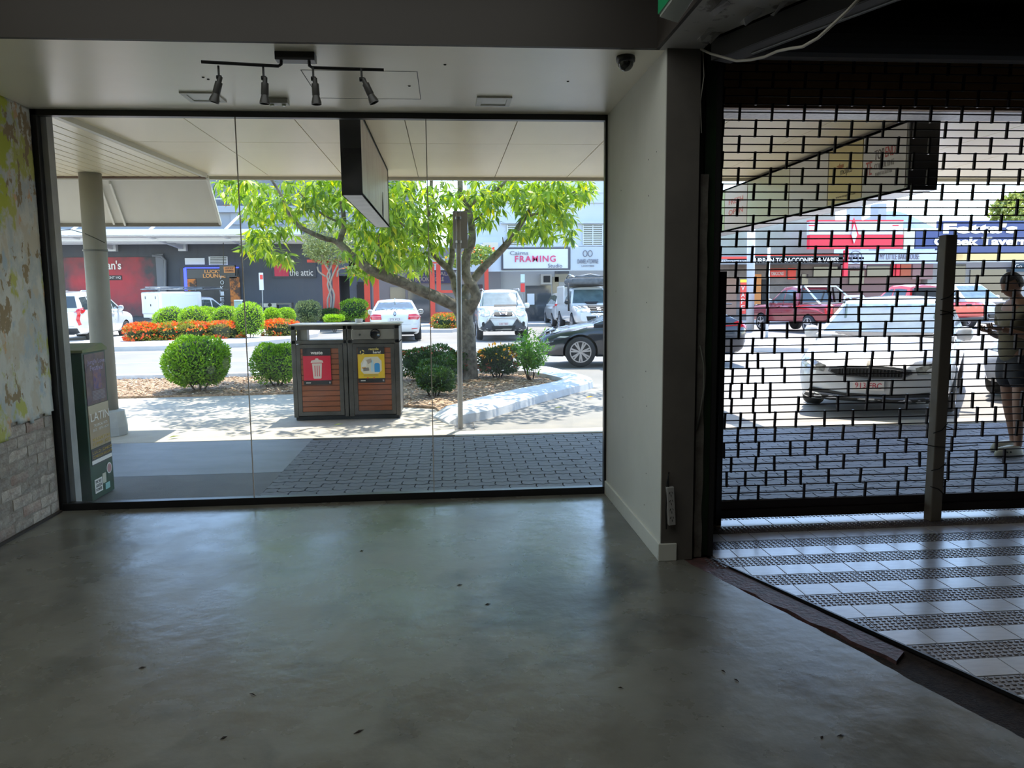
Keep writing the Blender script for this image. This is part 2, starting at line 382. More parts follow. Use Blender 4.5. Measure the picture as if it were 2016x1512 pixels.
# ---- ceilings, bulkhead
struct('ceiling', MB().box(XL-.2, 1.40, YN+.03, D0+.05, ZT, ZT+.1), ceil_paint)
struct('trim_1', MB().box(XL-.2, 1.20, YN, YN+.03, ZT, 3.5).box(1.18, 1.20, -4.2, YN+.02, ZT, 3.5), brown_paint)
struct('ceiling', MB().box(XL-.2, 1.18, -4.2, YN, 3.5, 3.6), mat('high_ceiling', (.35,.34,.31), .8))
soff = mat('peeling_soffit', (.40,.38,.35), .6, col2=(.17,.155,.135), ns=3.2, nd=8, lo=.54, hi=.57, bump=.5, bs=6)
struct('trim_2', MB().prism([(1.20, YN+.03), (1.44, YN+.03), (1.44, 4.05), (1.66, 3.55), (2.6, 1.35), (3.8, -4.2), (1.20, -4.2)], ZT, ZT+.12), soff)
flk = mat('paint_flake', (.42,.40,.37), .6)
for c, r, fl_at in (((1.36,3.98),.05,'nearest the pier, left one'), ((1.42,4.03),.035,'the small one at the pier corner'), ((1.50,3.72),.06,'the largest, halfway along'), ((1.30,3.62),.05,'beside the exit sign'), ((1.58,3.62),.04,'against the steel angle')):
    mb = MB(); pts = [(c[0]+r*(.6+.5*random.random())*math.cos(a), c[1]+r*1.3*(.6+.5*random.random())*math.sin(a)) for a in [k*2*PI/7 for k in range(7)]]
    vs = [(x, yy, ZT-.002-(.035 if i in (2, 3, 4) else 0)) for i, (x, yy) in enumerate(pts)]
    mb.add(vs+[(x, yy, z+.002) for x, yy, z in vs], [tuple(range(7)), tuple(range(7, 14))[::-1]]+[(k, (k+1) % 7, 7+(k+1) % 7, 7+k) for k in range(7)])
    thing('paint_flake', mb, flk, 'curled flake of paint peeling off the beam soffit, ' + fl_at, 'paint flake', 'peeling paint flakes under the beam')
sbm = mat('beam_dark', (.03,.028,.026), .75)
beam = empty('steel_beam', (2, 3, 2.8), 'dark steel angle beam running on a slant above the tiled entry', 'beam')
obj('flange', MB().bar((1.44, 4.12, 2.865), (2.85, .9, 2.865), .016, .10), sbm, beam)
obj('web', MB().bar((1.50, 4.14, 2.82), (2.91, .92, 2.82), .12, .012), sbm, beam)
obj('edge_glint', MB().bar((1.60, 3.98, 2.812), (2.90, 1.05, 2.812), .004, .004), mat('glint_grey', (.4,.4,.4), .6), beam)  # light catching the beam's edge, painted as a pale sliver
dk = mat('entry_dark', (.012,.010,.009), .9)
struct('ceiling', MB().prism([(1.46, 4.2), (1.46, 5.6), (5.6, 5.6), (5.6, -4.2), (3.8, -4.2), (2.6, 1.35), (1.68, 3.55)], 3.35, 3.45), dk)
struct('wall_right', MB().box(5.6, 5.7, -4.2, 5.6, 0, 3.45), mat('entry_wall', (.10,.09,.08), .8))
# ---- right-hand dividing wall and ragged jamb
wr = struct('wall_divider', MB().box(XR, 1.43, YN, D0+.05, 0, ZT), white_paint)
struct('trim_3', MB().box(XR+.004, 1.428, YN-.006, YN-.0005, 0, ZT), grey_paint)
struct('baseboard_right', MB().box(XR-.014, XR, YN-.016, D0-.03, 0, .105).box(XR-.014, 1.33, YN-.02, YN-.006, 0, .105), white_paint, bevel=.003)
for k in range(12):     # nail heads down the white wall
    c = (XR-.001, 4.62+.02*math.sin(k*3), 2.6-k*.215)
    if k % 3: obj('screw_head', MB().cyl(c, (XR+.002, c[1], c[2]), .0045, n=8), black_matte, wr)
for (yy, zz) in ((5.35,2.3),(5.25,.85),(5.5,1.6),(4.45,2.4)):
    obj('screw_head', MB().cyl((XR-.001, yy, zz), (XR+.002, yy, zz), .004, n=8), black_matte, wr)
struct('trim_4', MB().box(1.43, 1.452, 4.36, 5.0, 0, ZT), mat('recess_brown', (.03,.018,.013), .8, col2=(.10,.05,.03), ns=14, lo=.55, hi=.6))
mb = MB(); N = 60
cp = mat('rough_cream_plaster', (.17,.155,.13), .8, col2=(.10,.085,.07), ns=9, bump=.8, bs=25)
L = []; R_ = []
for i in range(N+1):
    z = i/N*2.25; L.append((1.452+.005*noise.noise(Vector((z*7,0,0))), z)); R_.append((1.497+.012*noise.noise(Vector((z*5,4,0))), z))
mb.prism(L+R_[::-1], 0, .5, XZ(4.80)); struct('trim_5', mb, cp)
struct('trim_6', MB().box(1.45, 1.50, 4.36, 4.9, 2.26, ZT), black_matte)
struct('trim_7', MB().box(1.485, 1.545, 4.33, 4.9, 0, ZT+.05), mat('green_jamb', (.012,.035,.010), .5, col2=(.006,.016,.006), ns=4))
struct('trim_8', MB().box(1.545, 1.572, 4.31, 4.6, 0, 3.3).box(1.56, 1.66, 4.55, 4.9, 0, 3.3).box(1.43, 1.77, 4.9, D0+.05, 0, 3.3), mat('black_jamb', (.008,.007,.007), .7))
# power board cable-tied low on the pier
pb = empty('power_board', (1.29, YN, .35), 'white power board with sockets hanging low on the grey pier end', 'power board')
Mx = Matrix.Translation((1.286, YN-.03, .34)) @ Matrix.Rotation(-.06, 4, 'Y')
obj('housing', MB().box(-.022, .022, -.016, .016, -.115, .115, Mx), mat('old_white_plastic', (.35,.34,.33), .4), pb, bevel=.004)
for k in range(4):
    zc = .075-k*.05
    mb = MB()
    for (a, b, r) in ((-.008,.008,.5), (.008,.008,-.5), (0,-.010,0)):
        mb.box(-.0012, .0012, -.0185, -.0160, -.006, .006, Mx @ Matrix.Translation((a, 0, zc+b)) @ Matrix.Rotation(r, 4, 'Y'))
    obj('socket', mb, black_matte, pb)
obj('cable', MB().tube([(1.272, YN-.03, .44), (1.268, YN-.035, .52), (1.275, YN-.025, .54), (1.262, YN-.03, .48), (1.258, YN-.03, .30), (1.262, YN-.03, .20)], .004, 6), black_matte, pb, smooth=True)
cw = mat('cream_flex', (.42,.39,.33), .5)
pts = [(1380,97,4.22),(1400,106,4.1),(1425,113,3.95),(1450,120,3.8),(1478,118,3.65),(1505,112,3.5),(1530,101,3.4),(1552,96,3.3),(1580,92,3.2),(1610,75,3.1),(1640,48,3.0),(1668,22,2.95),(1700,-12,2.9)]
thing('hanging_cable', MB().tube([AY(*p) for p in pts], .0065, 8), cw, 'cream electrical flex drooping below the steel beam at top right', 'cable', smooth=True)
thing('jamb_cable', MB().tube([AY(*p) for p in [(1384,100,4.27),(1386,150,4.27),(1379,200,4.27),(1381,262,4.27)]], .003, 6), cw, 'thin grey wire running down the top of the dark jamb', 'cable', smooth=True)
thing('loose_wire', MB().tube([AY(*p) for p in [(1371,845,4.29),(1379,810,4.28),(1386,765,4.27),(1386,720,4.28),(1378,680,4.29)]], .005, 6), mat('old_wire', (.12,.12,.10), .6), 'bowed loose wire lying against the green jamb', 'cable', smooth=True)

# ---- left wall: brick laid bare below, many layers of old paint above
def paint_wall():
    m = mat('layered_old_paint', (.50,.51,.47), .8, bump=.5, bs=22, bdist=.006); nt = m.node_tree; b = nt.nodes['Principled BSDF']
    tc = nt.nodes.new('ShaderNodeTexCoord'); cur = None
    def layer(c0, col, sc, off, lo, hi, det=7, st=(1,1,.6)):
        mp = nt.nodes.new('ShaderNodeMapping'); mp.inputs['Location'].default_value = off; mp.inputs['Scale'].default_value = st
        nt.links.new(tc.outputs['Object'], mp.inputs[0])
        n = nt.nodes.new('ShaderNodeTexNoise'); n.inputs['Scale'].default_value = sc; n.inputs['Detail'].default_value = det; n.inputs['Roughness'].default_value = .62
        n.inputs['Distortion'].default_value = .15
        nt.links.new(mp.outputs[0], n.inputs[0])
        r = nt.nodes.new('ShaderNodeMapRange'); r.inputs['From Min'].default_value = lo; r.inputs['From Max'].default_value = hi; nt.links.new(n.outputs[0], r.inputs[0])
        x = nt.nodes.new('ShaderNodeMix'); x.data_type = 'RGBA'; nt.links.new(r.outputs[0], x.inputs[0])
        if isinstance(c0, tuple): x.inputs[6].default_value = (*c0, 1)
        else: nt.links.new(c0, x.inputs[6])
        x.inputs[7].default_value = (*col, 1); return x.outputs[2]
    c = layer((.62,.61,.55), (.46,.49,.48), 5, (0,3,1), .46, .58)
    c = layer(c, (.55,.50,.40), 7, (3,1,7), .52, .60)
    c = layer(c, (.60,.38,.22), 7, (1,9,2), .60, .64)
    c = layer(c, (.46,.46,.12), 4, (5,2.3,4), .56, .61)
    vm = nt.nodes.new('ShaderNodeVectorMath'); vm.operation = 'DISTANCE'; vm.inputs[1].default_value = (XL, 5.18*1.9, 2.62)
    mp = nt.nodes.new('ShaderNodeMapping'); mp.inputs['Scale'].default_value = (1, 1.9, 1); nt.links.new(tc.outputs['Object'], mp.inputs[0]); nt.links.new(mp.outputs[0], vm.inputs[0])
    n = nt.nodes.new('ShaderNodeTexNoise'); n.inputs['Scale'].default_value = 4; n.inputs['Detail'].default_value = 7; nt.links.new(tc.outputs['Object'], n.inputs[0])
    ad = nt.nodes.new('ShaderNodeMath'); ad.operation = 'MULTIPLY_ADD'; ad.inputs[1].default_value = 1.4; nt.links.new(n.outputs[0], ad.inputs[0]); nt.links.new(vm.outputs['Value'], ad.inputs[2])
    r = nt.nodes.new('ShaderNodeMapRange'); r.inputs['From Min'].default_value = 1.26; r.inputs['From Max'].default_value = 1.31; r.inputs['To Min'].default_value = 1; r.inputs['To Max'].default_value = 0; nt.links.new(ad.outputs[0], r.inputs[0])
    x = nt.nodes.new('ShaderNodeMix'); x.data_type = 'RGBA'; nt.links.new(r.outputs[0], x.inputs[0]); nt.links.new(c, x.inputs[6]); x.inputs[7].default_value = (.44,.48,.05,1); c = x.outputs[2]
    c = layer(c, (.30,.22,.12), 7.5, (7,5,3), .58, .60)
    c = layer(c, (.40,.48,.53), 5, (2,8,8.4), .60, .68)
    nt.links.new(c, b.inputs['Base Color']); return m
pw = paint_wall()
wl = struct('wall_left', MB().box(XL-.25, XL-.012, -4.2, D0-.05, 0, 3.5), mat('wall_core', (.38,.34,.29), .9, col2=(.24,.20,.17), ns=12, bump=.5, bs=60))
# plaster skin with a ragged lower edge
ny, nz = 90, 110; y0, y1, z0, z1 = 2.2, D0-.05, .55, 2.92
def inpl(yy, zz):
    st = .76 + .10*noise.noise(Vector((yy*2.1, 0, 5))) + .05*noise.noise(Vector((yy*9, 2, 1)))
    if yy < 5.25: st += .10*math.sin(yy*7)
    return zz > st
vs = []; idx = {}
fs = []
for i in range(ny+1):
    for j in range(nz+1):
        yy = y0+(y1-y0)*i/ny; zz = z0+(z1-z0)*j/nz
        q = Vector((0, yy*5, zz*5)); d = .0035*noise.noise(q)+.002*noise.noise(q*4)
        vs.append((XL+.004+d, yy+.006*noise.noise(q*7), zz+.006*noise.noise(q*7+Vector((3,0,0)))))
for i in range(ny):
    for j in range(nz):
        if inpl(y0+(y1-y0)*(i+.5)/ny, z0+(z1-z0)*(j+.5)/nz):
            a = i*(nz+1)+j; fs.append((a, a+nz+1, a+nz+2, a+1))
po = obj('plaster', MB().add(vs, fs), pw, wl, smooth=True, fix=False)
md = po.modifiers.new('s', 'SOLIDIFY'); md.thickness = .013; md.offset = -1
obj('plaster', MB().box(XL-.012, XL+.002, -4.2, 2.2, .0, 3.5).box(XL-.012, XL-.001, 2.2, D0-.05, 2.92, 3.5), pw, wl)
bk = objrand(mat('whitewashed_brick', (.52,.48,.42), .9, col2=(.34,.28,.24), ns=9, nd=6, bump=.7, bs=45), .22)
bk2 = objrand(mat('bare_brick', (.34,.23,.19), .9, col2=(.42,.35,.30), ns=8, bump=.7, bs=45), .2)
def brick_mesh(l, h, d):
    mb = MB(); nn = (6, 3); g = []
    for j in range(nn[1]+1):
        for i in range(nn[0]+1):
            edge = (i in (0, nn[0])) or (j in (0, nn[1]))
            g.append((d-(.005 if edge else 0)+.004*(random.random()-.5), l*i/nn[0]+(.003*(random.random()-.5)), h*j/nn[1]+(.003*(random.random()-.5))))
    w = nn[0]+1; fs = [(j*w+i, j*w+i+1, (j+1)*w+i+1, (j+1)*w+i) for j in range(nn[1]) for i in range(nn[0])]
    mb.add(g, fs)
    rim = [i for i in range(w)]+[j*w+w-1 for j in range(1, nn[1]+1)]+[nn[1]*w+i for i in range(w-2, -1, -1)]+[j*w for j in range(nn[1]-1, 0, -1)]
    k = len(mb.v); mb.v += [(-.02, mb.v[i][1], mb.v[i][2]) for i in rim]; m_ = len(rim)
    mb.f += [(rim[i], k+i, k+(i+1) % m_, rim[(i+1) % m_]) for i in range(m_)]
    return mb
protos = [obj('brick', brick_mesh(.222, .070, .004), (bk2 if q == 2 else bk), wl, local=True) for q in range(5)]
half = obj('brick', brick_mesh(.105, .070, .004), bk, wl, local=True)
first = set()
for r in range(13):
    z = .015+r*.081; yy = D0-.06-(0 if r % 2 else .115); 
    if r % 2 == 0:
        M = Matrix.Translation((XL-.012+.006*random.random(), D0-.06-.107, z))
        if 'h' not in first: half.matrix_local = M; first.add('h')
        else: copies(half, [M], 'brick', wl)
    while yy > 3.6:
        yy -= .231
        if z > 1.0: break
        M = Matrix.Translation((XL-.014+.010*random.random(), yy, z)) @ Matrix.Rotation(.012*(random.random()-.5), 4, 'X')
        q = random.randrange(5)
        if q not in first: protos[q].matrix_local = M; first.add(q)
        else: copies(protos[q], [M], 'brick', wl)
struct('baseboard_left', MB().box(XL-.01, XL+.012, 2.0, D0-.06, 0, .016), mat('dark_base_strip', (.05,.04,.035), .9))  # thin dark strip along the foot of the left wall
struct('wall_back', MB().box(-3.2, 5.7, -4.3, -4.2, 0, 3.6), mat('back_wall', (.32,.31,.29), .8))
# ---- ceiling fittings
tl = empty('track_spotlight', (-.81, 4.46, ZT), 'black ceiling spotlight bar with four adjustable heads in front of the window', 'spotlight')
obj('canopy_box', MB().box(-.915, -.70, 4.42, 4.50, ZT-.045, ZT), black_metal, tl, bevel=.003)
zb = 2.845
obj('bar', MB().tube([(-1.30, 4.40, zb+.005), (-.90, 4.44, zb), (-.885, 4.44, zb+.01), (-.885, 4.45, ZT-.04)], .009, 8), black_metal, tl)
obj('bar', MB().tube([(-.33, 4.50, zb+.005), (-.72, 4.46, zb), (-.735, 4.46, zb+.01), (-.735, 4.45, ZT-.04)], .009, 8), black_metal, tl)
hd = mat('spot_grey', (.05,.048,.045), .4)
for px, tilt in ((-1.225, -.30), (-.985, -.06), (-.715, .03), (-.45, .42)):
    yb = 4.45
    st = obj('arm', MB().tube([(px, yb, zb), (px, yb, zb-.062)], .006, 8).cyl((px-.012, yb, zb-.062), (px+.014, yb, zb-.062), .012, n=10), black_metal, tl)
    Mh = Matrix.Translation((px+.008, yb, zb-.058)) @ Matrix.Rotation(-tilt, 4, 'Y')
    mb = MB(); mb.lathe([(.006,.004),(.013,0),(.013,-.03),(.020,-.031),(.021,-.092),(.019,-.095),(.021,-.105),(.027,-.128),(.028,-.142),(.025,-.142),(.018,-.12),(.003,-.118)], n=20)
    mb.v = [tuple(Mh @ Vector(p)) for p in mb.v]; smooth_angle(obj('lamp_head', mb, hd, tl), 40)
def square_light(name, x, y, s, d, label, open_=False):
    t = empty(name, (x, y, ZT), label, 'ceiling light')
    wp = mat('fitting_white', (.62,.62,.58), .4); w = s/2; i = w*.72
    mb = MB()
    for a in ((-w,w,-w,-i), (-w,w,i,w), (-w,-i,-i,i), (i,w,-i,i)): mb.box(x+a[0], x+a[1], y+a[2], y+a[3], ZT-d, ZT)
    obj('frame', mb, wp, t, bevel=.002)
    obj('diffuser', MB().box(x-i, x+i, y-i, y+i, ZT-d*.5, ZT-.001), mat('diffuser', (.55,.55,.5), .3), t)
    return t
square_light('square_downlight', -1.60, 5.42, .24, .010, 'square recessed downlight with white rim, left of the window ceiling')
square_light('square_downlight', .35, 5.44, .24, .012, 'square flush ceiling light with white rim near the right window pane')
t = empty('emergency_light', (-1.12, 5.46, ZT), 'small twin-lamp emergency light box on the ceiling near the window', 'emergency light')
obj('housing', MB().box(-1.19, -1.05, 5.42, 5.50, ZT-.035, ZT), mat('fit_grey', (.35,.35,.32), .4), t, bevel=.003)
for dx in (-.04, .04): obj('lamp', MB().cyl((-1.12+dx, 5.46, ZT-.034), (-1.12+dx, 5.46, ZT-.046), .016, .012, n=12), mat('lampglass', (.5,.55,.4), .15), t)
# access hatch and stains on the ceiling
mb = MB(); hx0, hx1, hy0, hy1 = -.84, -.15, 4.77, 5.42
for a in ((hx0,hx1,hy0,hy0+.004), (hx0,hx1,hy1-.004,hy1), (hx0,hx0+.004,hy0,hy1), (hx1-.004,hx1,hy0,hy1)): mb.box(*a, ZT-.0012, ZT+.01)
struct('trim_9', mb, mat('hatch_gap', (.10,.10,.09), .8))
for c, pl_at in ((G(876,127,ZT),'right of the spotlight bar'), (G(1118,160,ZT),'left of the dome camera'), (G(400,152,ZT),'left one of a close pair above the downlight'), (G(410,156,ZT),'right one of a close pair above the downlight'), (G(806,169,ZT),'inside the access hatch outline')):
    thing('ceiling_plug', MB().cyl((c.x, c.y, ZT-.004), (c.x, c.y, ZT), .007, .009, n=8), black_matte, 'small dark plug in the white ceiling, ' + pl_at, 'plug', 'small dark plugs in the ceiling')
dc = empty('dome_camera', (1.04, 4.42, ZT), 'black security dome camera under the ceiling in the corner by the pier', 'security camera')
obj('base', MB().lathe([(.052,0),(.055,-.012),(.053,-.03),(.046,-.034)], (1.04, 4.42, ZT), n=28), black_metal, dc, smooth=True)
prof = [(.046,-.030)]+[(.045*math.cos(a), -.036-.045*math.sin(a)) for a in [k*PI/2/8 for k in range(8)]]+[(.002, -.081)]
obj('dome', MB().lathe(prof, (1.04, 4.42, ZT), n=28), mat('smoked_dome', (.01,.01,.01), .08, spec=.8), dc, smooth=True)
ex = empty('exit_sign', (1.10, 3.4, 3.05), 'green lit exit sign box hanging from the ceiling at the top edge', 'exit sign')
e0 = AY(1303, 26, 3.5); e1 = AY(1352, 26, 3.5)
obj('housing', MB().prism([(e0.x, 3.3), (e0.x+.004, 3.55), (e0.x+.11, 3.62), (e0.x+.09, 3.3)], e0.z, e0.z+.22), mat('exit_housing', (.30,.32,.28), .4), ex, bevel=.003)
obj('face', MB().box(e0.x-.004, e0.x+.004, 3.28, 3.55, e0.z+.012, e0.z+.21), mat('exit_green', (.0,.20,.07), .4), ex)
# ---- window 1: black frame, three butt-jointed panes
wn = struct('window_1', MB().box(XL-.06, XL+.035, D0-.03, D0+.03, 0, ZT).box(XR-.018, XR, D0-.03, D0+.03, 0, ZT).box(XL, XR, D0-.03, D0+.03, ZT-.042, ZT).box(XL, XR, D0-.035, D0+.03, 0, .055), black_metal, bevel=.002)
def glassmat(name='window_glass', smudge=.05):
    m = bpy.data.materials.new(name); m.use_nodes = True; nt = m.node_tree; nt.nodes.remove(nt.nodes['Principled BSDF']); out = nt.nodes['Material Output']
    tr = nt.nodes.new('ShaderNodeBsdfTransparent'); tr.inputs[0].default_value = (.90,.93,.91,1)
    gl = nt.nodes.new('ShaderNodeBsdfGlossy'); gl.inputs['Roughness'].default_value = .0
    fr = nt.nodes.new('ShaderNodeFresnel'); fr.inputs[0].default_value = 1.45
    m1 = nt.nodes.new('ShaderNodeMixShader'); nt.links.new(fr.outputs[0], m1.inputs[0]); nt.links.new(tr.outputs[0], m1.inputs[1]); nt.links.new(gl.outputs[0], m1.inputs[2])
    df = nt.nodes.new('ShaderNodeBsdfDiffuse'); df.inputs[0].default_value = (.8,.82,.85,1)
    t2 = nt.nodes.new('ShaderNodeBsdfTranslucent'); t2.inputs[0].default_value = (.8,.82,.85,1)
    ad = nt.nodes.new('ShaderNodeMixShader'); nt.links.new(df.outputs[0], ad.inputs[1]); nt.links.new(t2.outputs[0], ad.inputs[2])
    tc = nt.nodes.new('ShaderNodeTexCoord'); n = nt.nodes.new('ShaderNodeTexNoise'); n.inputs['Scale'].default_value = 2.2; n.inputs['Detail'].default_value = 6; n.inputs['Distortion'].default_value = .8
    nt.links.new(tc.outputs['Object'], n.inputs[0])
    r = nt.nodes.new('ShaderNodeMapRange'); r.inputs['From Min'].default_value = .45; r.inputs['From Max'].default_value = .75; r.inputs['To Min'].default_value = smudge*.2; r.inputs['To Max'].default_value = smudge*1.6
    nt.links.new(n.outputs[0], r.inputs[0])
    m2 = nt.nodes.new('ShaderNodeMixShader'); nt.links.new(r.outputs[0], m2.inputs[0]); nt.links.new(m1.outputs[0], m2.inputs[1]); nt.links.new(ad.outputs[0], m2.inputs[2])
    nt.links.new(m2.outputs[0], out.inputs[0]); return m
wg = glassmat()
for a, b in ((XL+.035, -1.512), (-1.506, -.133), (-.127, XR-.018)):
    obj('pane', MB().add([(a, D0, .055), (b, D0, .055), (b, D0, ZT-.042), (a, D0, ZT-.042)], [(0,1,2,3)]), wg, wn)
jm = mat('silicone_joint', (.55,.50,.45), .4)
for x in (-1.509, -.130): obj('silicone_joint', MB().box(x-.0035, x+.0035, D0-.005, D0+.005, .055, ZT-.042), jm, wn)
# dust smears on the panes (small frosted spots)
sm = bpy.data.materials.new('dust_smear'); sm.use_nodes = True; nt = sm.node_tree; b = nt.nodes['Principled BSDF']
b.inputs['Base Color'].default_value = (.7,.72,.74,1); b.inputs['Alpha'].default_value = .30; b.inputs['Roughness'].default_value = .9
for px, py, rx, ry in ((437,648,.055,.075), (415,728,.03,.035), (445,715,.025,.045), (1160,600,.0,.0)):
    if not rx: continue
    c = AY(px, py, D0-.002); pts = [(c.x+rx*(1+.15*math.sin(3*a+px))*math.cos(a), c.z+ry*(1+.12*math.cos(2*a+py))*math.sin(a)) for a in [k*2*PI/20 for k in range(20)]]
    obj('smear', MB().add([(x, D0-.0015, z) for x, z in pts], [tuple(range(20))]), sm, wn)
# outside pier left of the window
struct('wall_pier_left', MB().box(XL-.6, -2.837, D0+.03, D0+.12, -.02, 3.3), mat('grey_render', (.30,.29,.27), .8, col2=(.24,.23,.22), ns=6))
struct('wall_front_head', MB().box(XL-.6, 1.8, D0-.02, D0+.16, ZT, 3.6), mat('grey_render', (.3,.29,.27)))
# ================================================================== roller shutter
rs = empty('roller_shutter', (3.2, 4.95, 0), 'lowered black open-grille roller shutter with brick-pattern links across the tiled entry', 'shutter')
YS = 4.95; rodm = mat('shutter_metal', (.030,.024,.028), .4, .4)
X0, X1 = 1.775, 5.58; RP = .0508
rod = MB().cyl((0,0,0), (X1-X0,0,0), .0042, n=8)
rp = obj('rod', rod, rodm, rs, local=True, smooth=True); base = Vector((3.2, 4.95, 0)); nr = 0
ztop = 3.30; z = .155; rows = []
while z < ztop:
    tiltz = 0
    M = Matrix.Translation(Vector((X0, YS, z))-base) @ Matrix.Rotation(.0012*math.sin(z*9) if z < 1.7 else 0, 4, 'Y')
    if nr == 0: rp.matrix_local = M
    else: copies(rp, [M], 'rod', rs)
    rows.append(z); z += RP; nr += 1
lk = MB().box(-.007, .007, -.009, .009, -.006, 2*RP+.006)
lp = obj('link', lk, rodm, rs, local=True, bevel=.002); first_l = True; rest = MB()
PT = .218
for k in range(0, len(rows)-2, 2):
    z = rows[k]; r = k//2; xs = []
    if z > 1.62:
        x = X0+.035+(PT/2 if r % 2 else 0)
        while x < X1: xs.append(x); x += PT
    else:
        amt = min(1, (1.75-z)/.9)
        x = X0+.03+(PT/2 if r % 2 else 0)*random.random()
        while x < X1:
            xs.append(x); x += PT*(1+amt*random.choice([-.55,-.4,-.1,.25,.6])*random.random()) if x > 2.1 else PT*(.35+.5*random.random())
    for x in xs:
        if x < 4.25 and z < 2.95:
            M = Matrix.Translation(Vector((x, YS, z))-base) @ Matrix.Rotation(.10*(random.random()-.4) if z < 1.6 else (.045 if x < 3.4 else .04), 4, 'Y')
            if first_l: lp.matrix_local = M; first_l = False
            else: copies(lp, [M], 'link', rs)
        else: rest.box(x-.007, x+.007, YS-.009, YS+.009, z-.006, z+2*RP+.006)
tag(obj('link', rest, rodm, rs), kind='stuff')
obj('bottom_rail', MB().box(X0, X1, YS-.03, YS+.03, .035, .095).box(X0, X1, YS-.012, YS+.012, .095, .155), mat('rail_dark', (.035,.026,.024), .4, .3), rs, bevel=.004)
obj('guide_track', MB().box(1.725, 1.80, YS-.04, YS+.04, 0, 3.3), black_metal, rs)
obj('guide_track', MB().box(1.80, 1.838, YS-.06, YS-.02, 0, 1.72), black_metal, rs)
obj('drum', MB().cyl((1.75, 4.72, 3.16), (5.6, 4.72, 3.16), .15, n=24), mat('drum_dark', (.02,.017,.015), .6), rs)
pst = empty('shutter_post', (3.33, 4.86, 0), 'slim grey-brown removable post bracing the grille shutter', 'post')
obj('shaft', MB().box(3.285, 3.365, 4.80, 4.88, 0, 1.945), mat('post_metal', (.20,.17,.135), .5), pst, bevel=.006)
for zz, s in ((1.52,.06), (1.45,-.04), (1.42,.03), (.62,.07), (.36,.05), (.25,-.06)):
    obj('tie_wire', MB().tube([(3.27, 4.80, zz), (3.325, 4.792, zz+s*.3), (3.372, 4.80, zz+s), (3.375, 4.93, zz+s*.7), (3.45+abs(s), 4.955, zz-.005)], .0028, 5), black_matte, pst)
obj('tie_wire', MB().tube([(3.10,4.94,.55),(3.28,4.79,.53),(3.37,4.79,.52),(3.70,4.94,.50)], .003, 5), black_matte, pst)
struct('trim_10', MB().box(1.77, 5.6, 5.06, 5.10, 2.80, 3.35), mat('brown_fascia', (.36,.20,.09), .6, col2=(.28,.15,.06), ns=3))
struct('trim_11', MB().box(1.77, 5.6, 5.11, 5.37, 2.80, 2.83), mat('speckled_zinc', (.62,.62,.62), .4, col2=(.46,.46,.47), ns=30, nd=3))
struct('soffit_return', MB().box(1.77, 9.6, 5.34, D0+.02, 3.0, 3.1), ceil_paint)
struct('roof', MB().box(-3.6, 9.6, -4.4, D0+.05, 3.62, 3.75), black_matte)
struct('wall_front_right', MB().box(5.6, 9.5, 5.3, 5.5, 0, 3.6), mat('grey_render', (.3,.3,.3)))
# ================================================================== the street: ground
asph = mat('asphalt', (.28,.262,.235), .9, col2=(.23,.222,.21), ns=3, nd=8, bump=.4, bs=120)
road_m = mat('road_asphalt', (.24,.225,.205), .9, col2=(.20,.188,.172), ns=.6, nd=9, bump=.4, bs=90)
conc = mat('footpath_concrete', (.42,.38,.32), .85, col2=(.34,.31,.26), ns=2.2, nd=9, bump=.3, bs=70)
conc_sh = mat('shaded_slab', (.19,.20,.215), .55, col2=(.15,.155,.165), ns=1.6, nd=8, bump=.15, bs=60, stretch=(1,3,1))  # footpath concrete's shaded tone under the awning, put into the colour
conc_dk = mat('old_asphalt_strip', (.125,.125,.128), .7, col2=(.10,.10,.10), ns=3, nd=8, bump=.3, bs=90)
struct('road', MB().box(-70, 80, 12, 44, -.30, -.02).box(0.05, 80, 8.8, 12.0, -.30, -.02), road_m)
struct('carpark_apron', MB().box(.3, 60, 8.8, 13.2, -.05, -.012), asph)
struct('footpath', MB().box(-40, 0.06, 8.56, 12.6, -.2, -.004), conc)
struct('kerb_strip', MB().box(0.06, 60, 8.50, 8.80, -.2, -.004), mat('cream_kerb', (.52,.49,.41), .8, col2=(.45,.42,.36), ns=4))
struct('footpath_slab', MB().box(-40, -1.532, 6.925, 8.555, -.2, -.006), conc_sh)
struct('footpath_slab', MB().box(-40, -1.532, D0+.03, 6.915, -.2, -.006), conc_dk)
# interlocking zig-zag pavers
pv = objrand(mat('charcoal_paver', (.125,.128,.142), .6, col2=(.09,.092,.102), ns=7, nd=6, bump=.5, bs=140), .16)
jn = mat('paver_joint', (.02,.02,.02), .95)
pf = empty('paved_footpath', (1, 7, 0), 'charcoal zig-zag interlocking paving', 'paving'); pf['kind'] = 'structure'; del pf['category']
obj('joint_bed', MB().box(-1.53, 1.8, D0+.03, 8.5, -.2, -.018).box(1.8, 30, 5.14, 8.5, -.2, -.018).box(1.6, 1.8, D0+.1, 8.5, -.2, -.018), jn, pf)
PW, PH = .225, .1125; g = .005; a = .016
zig = [(g,g+a),(PW*.25,g-a*.3),(PW*.5,g+a),(PW*.75,g-a*.3),(PW-g,g+a),(PW-g-a*.6,PH*.5),(PW-g,PH-g+a),(PW*.75,PH-g-a*.3),(PW*.5,PH-g+a),(PW*.25,PH-g-a*.3),(g,PH-g+a),(g-a*.6,PH*.5)]
pp = obj('paver', MB().prism(zig, -.03, -.002), pv, pf, local=True)
cand = []
def paver_ok(x, y):
    if y+PH > 8.5 or x < -1.53+ .0: return False
    if x+PW < 1.80: return y > D0+.03
    return (x >= 1.80 and y > 5.16) or (y > D0+.1)
nrw = 0; y = 5.17; halves = []
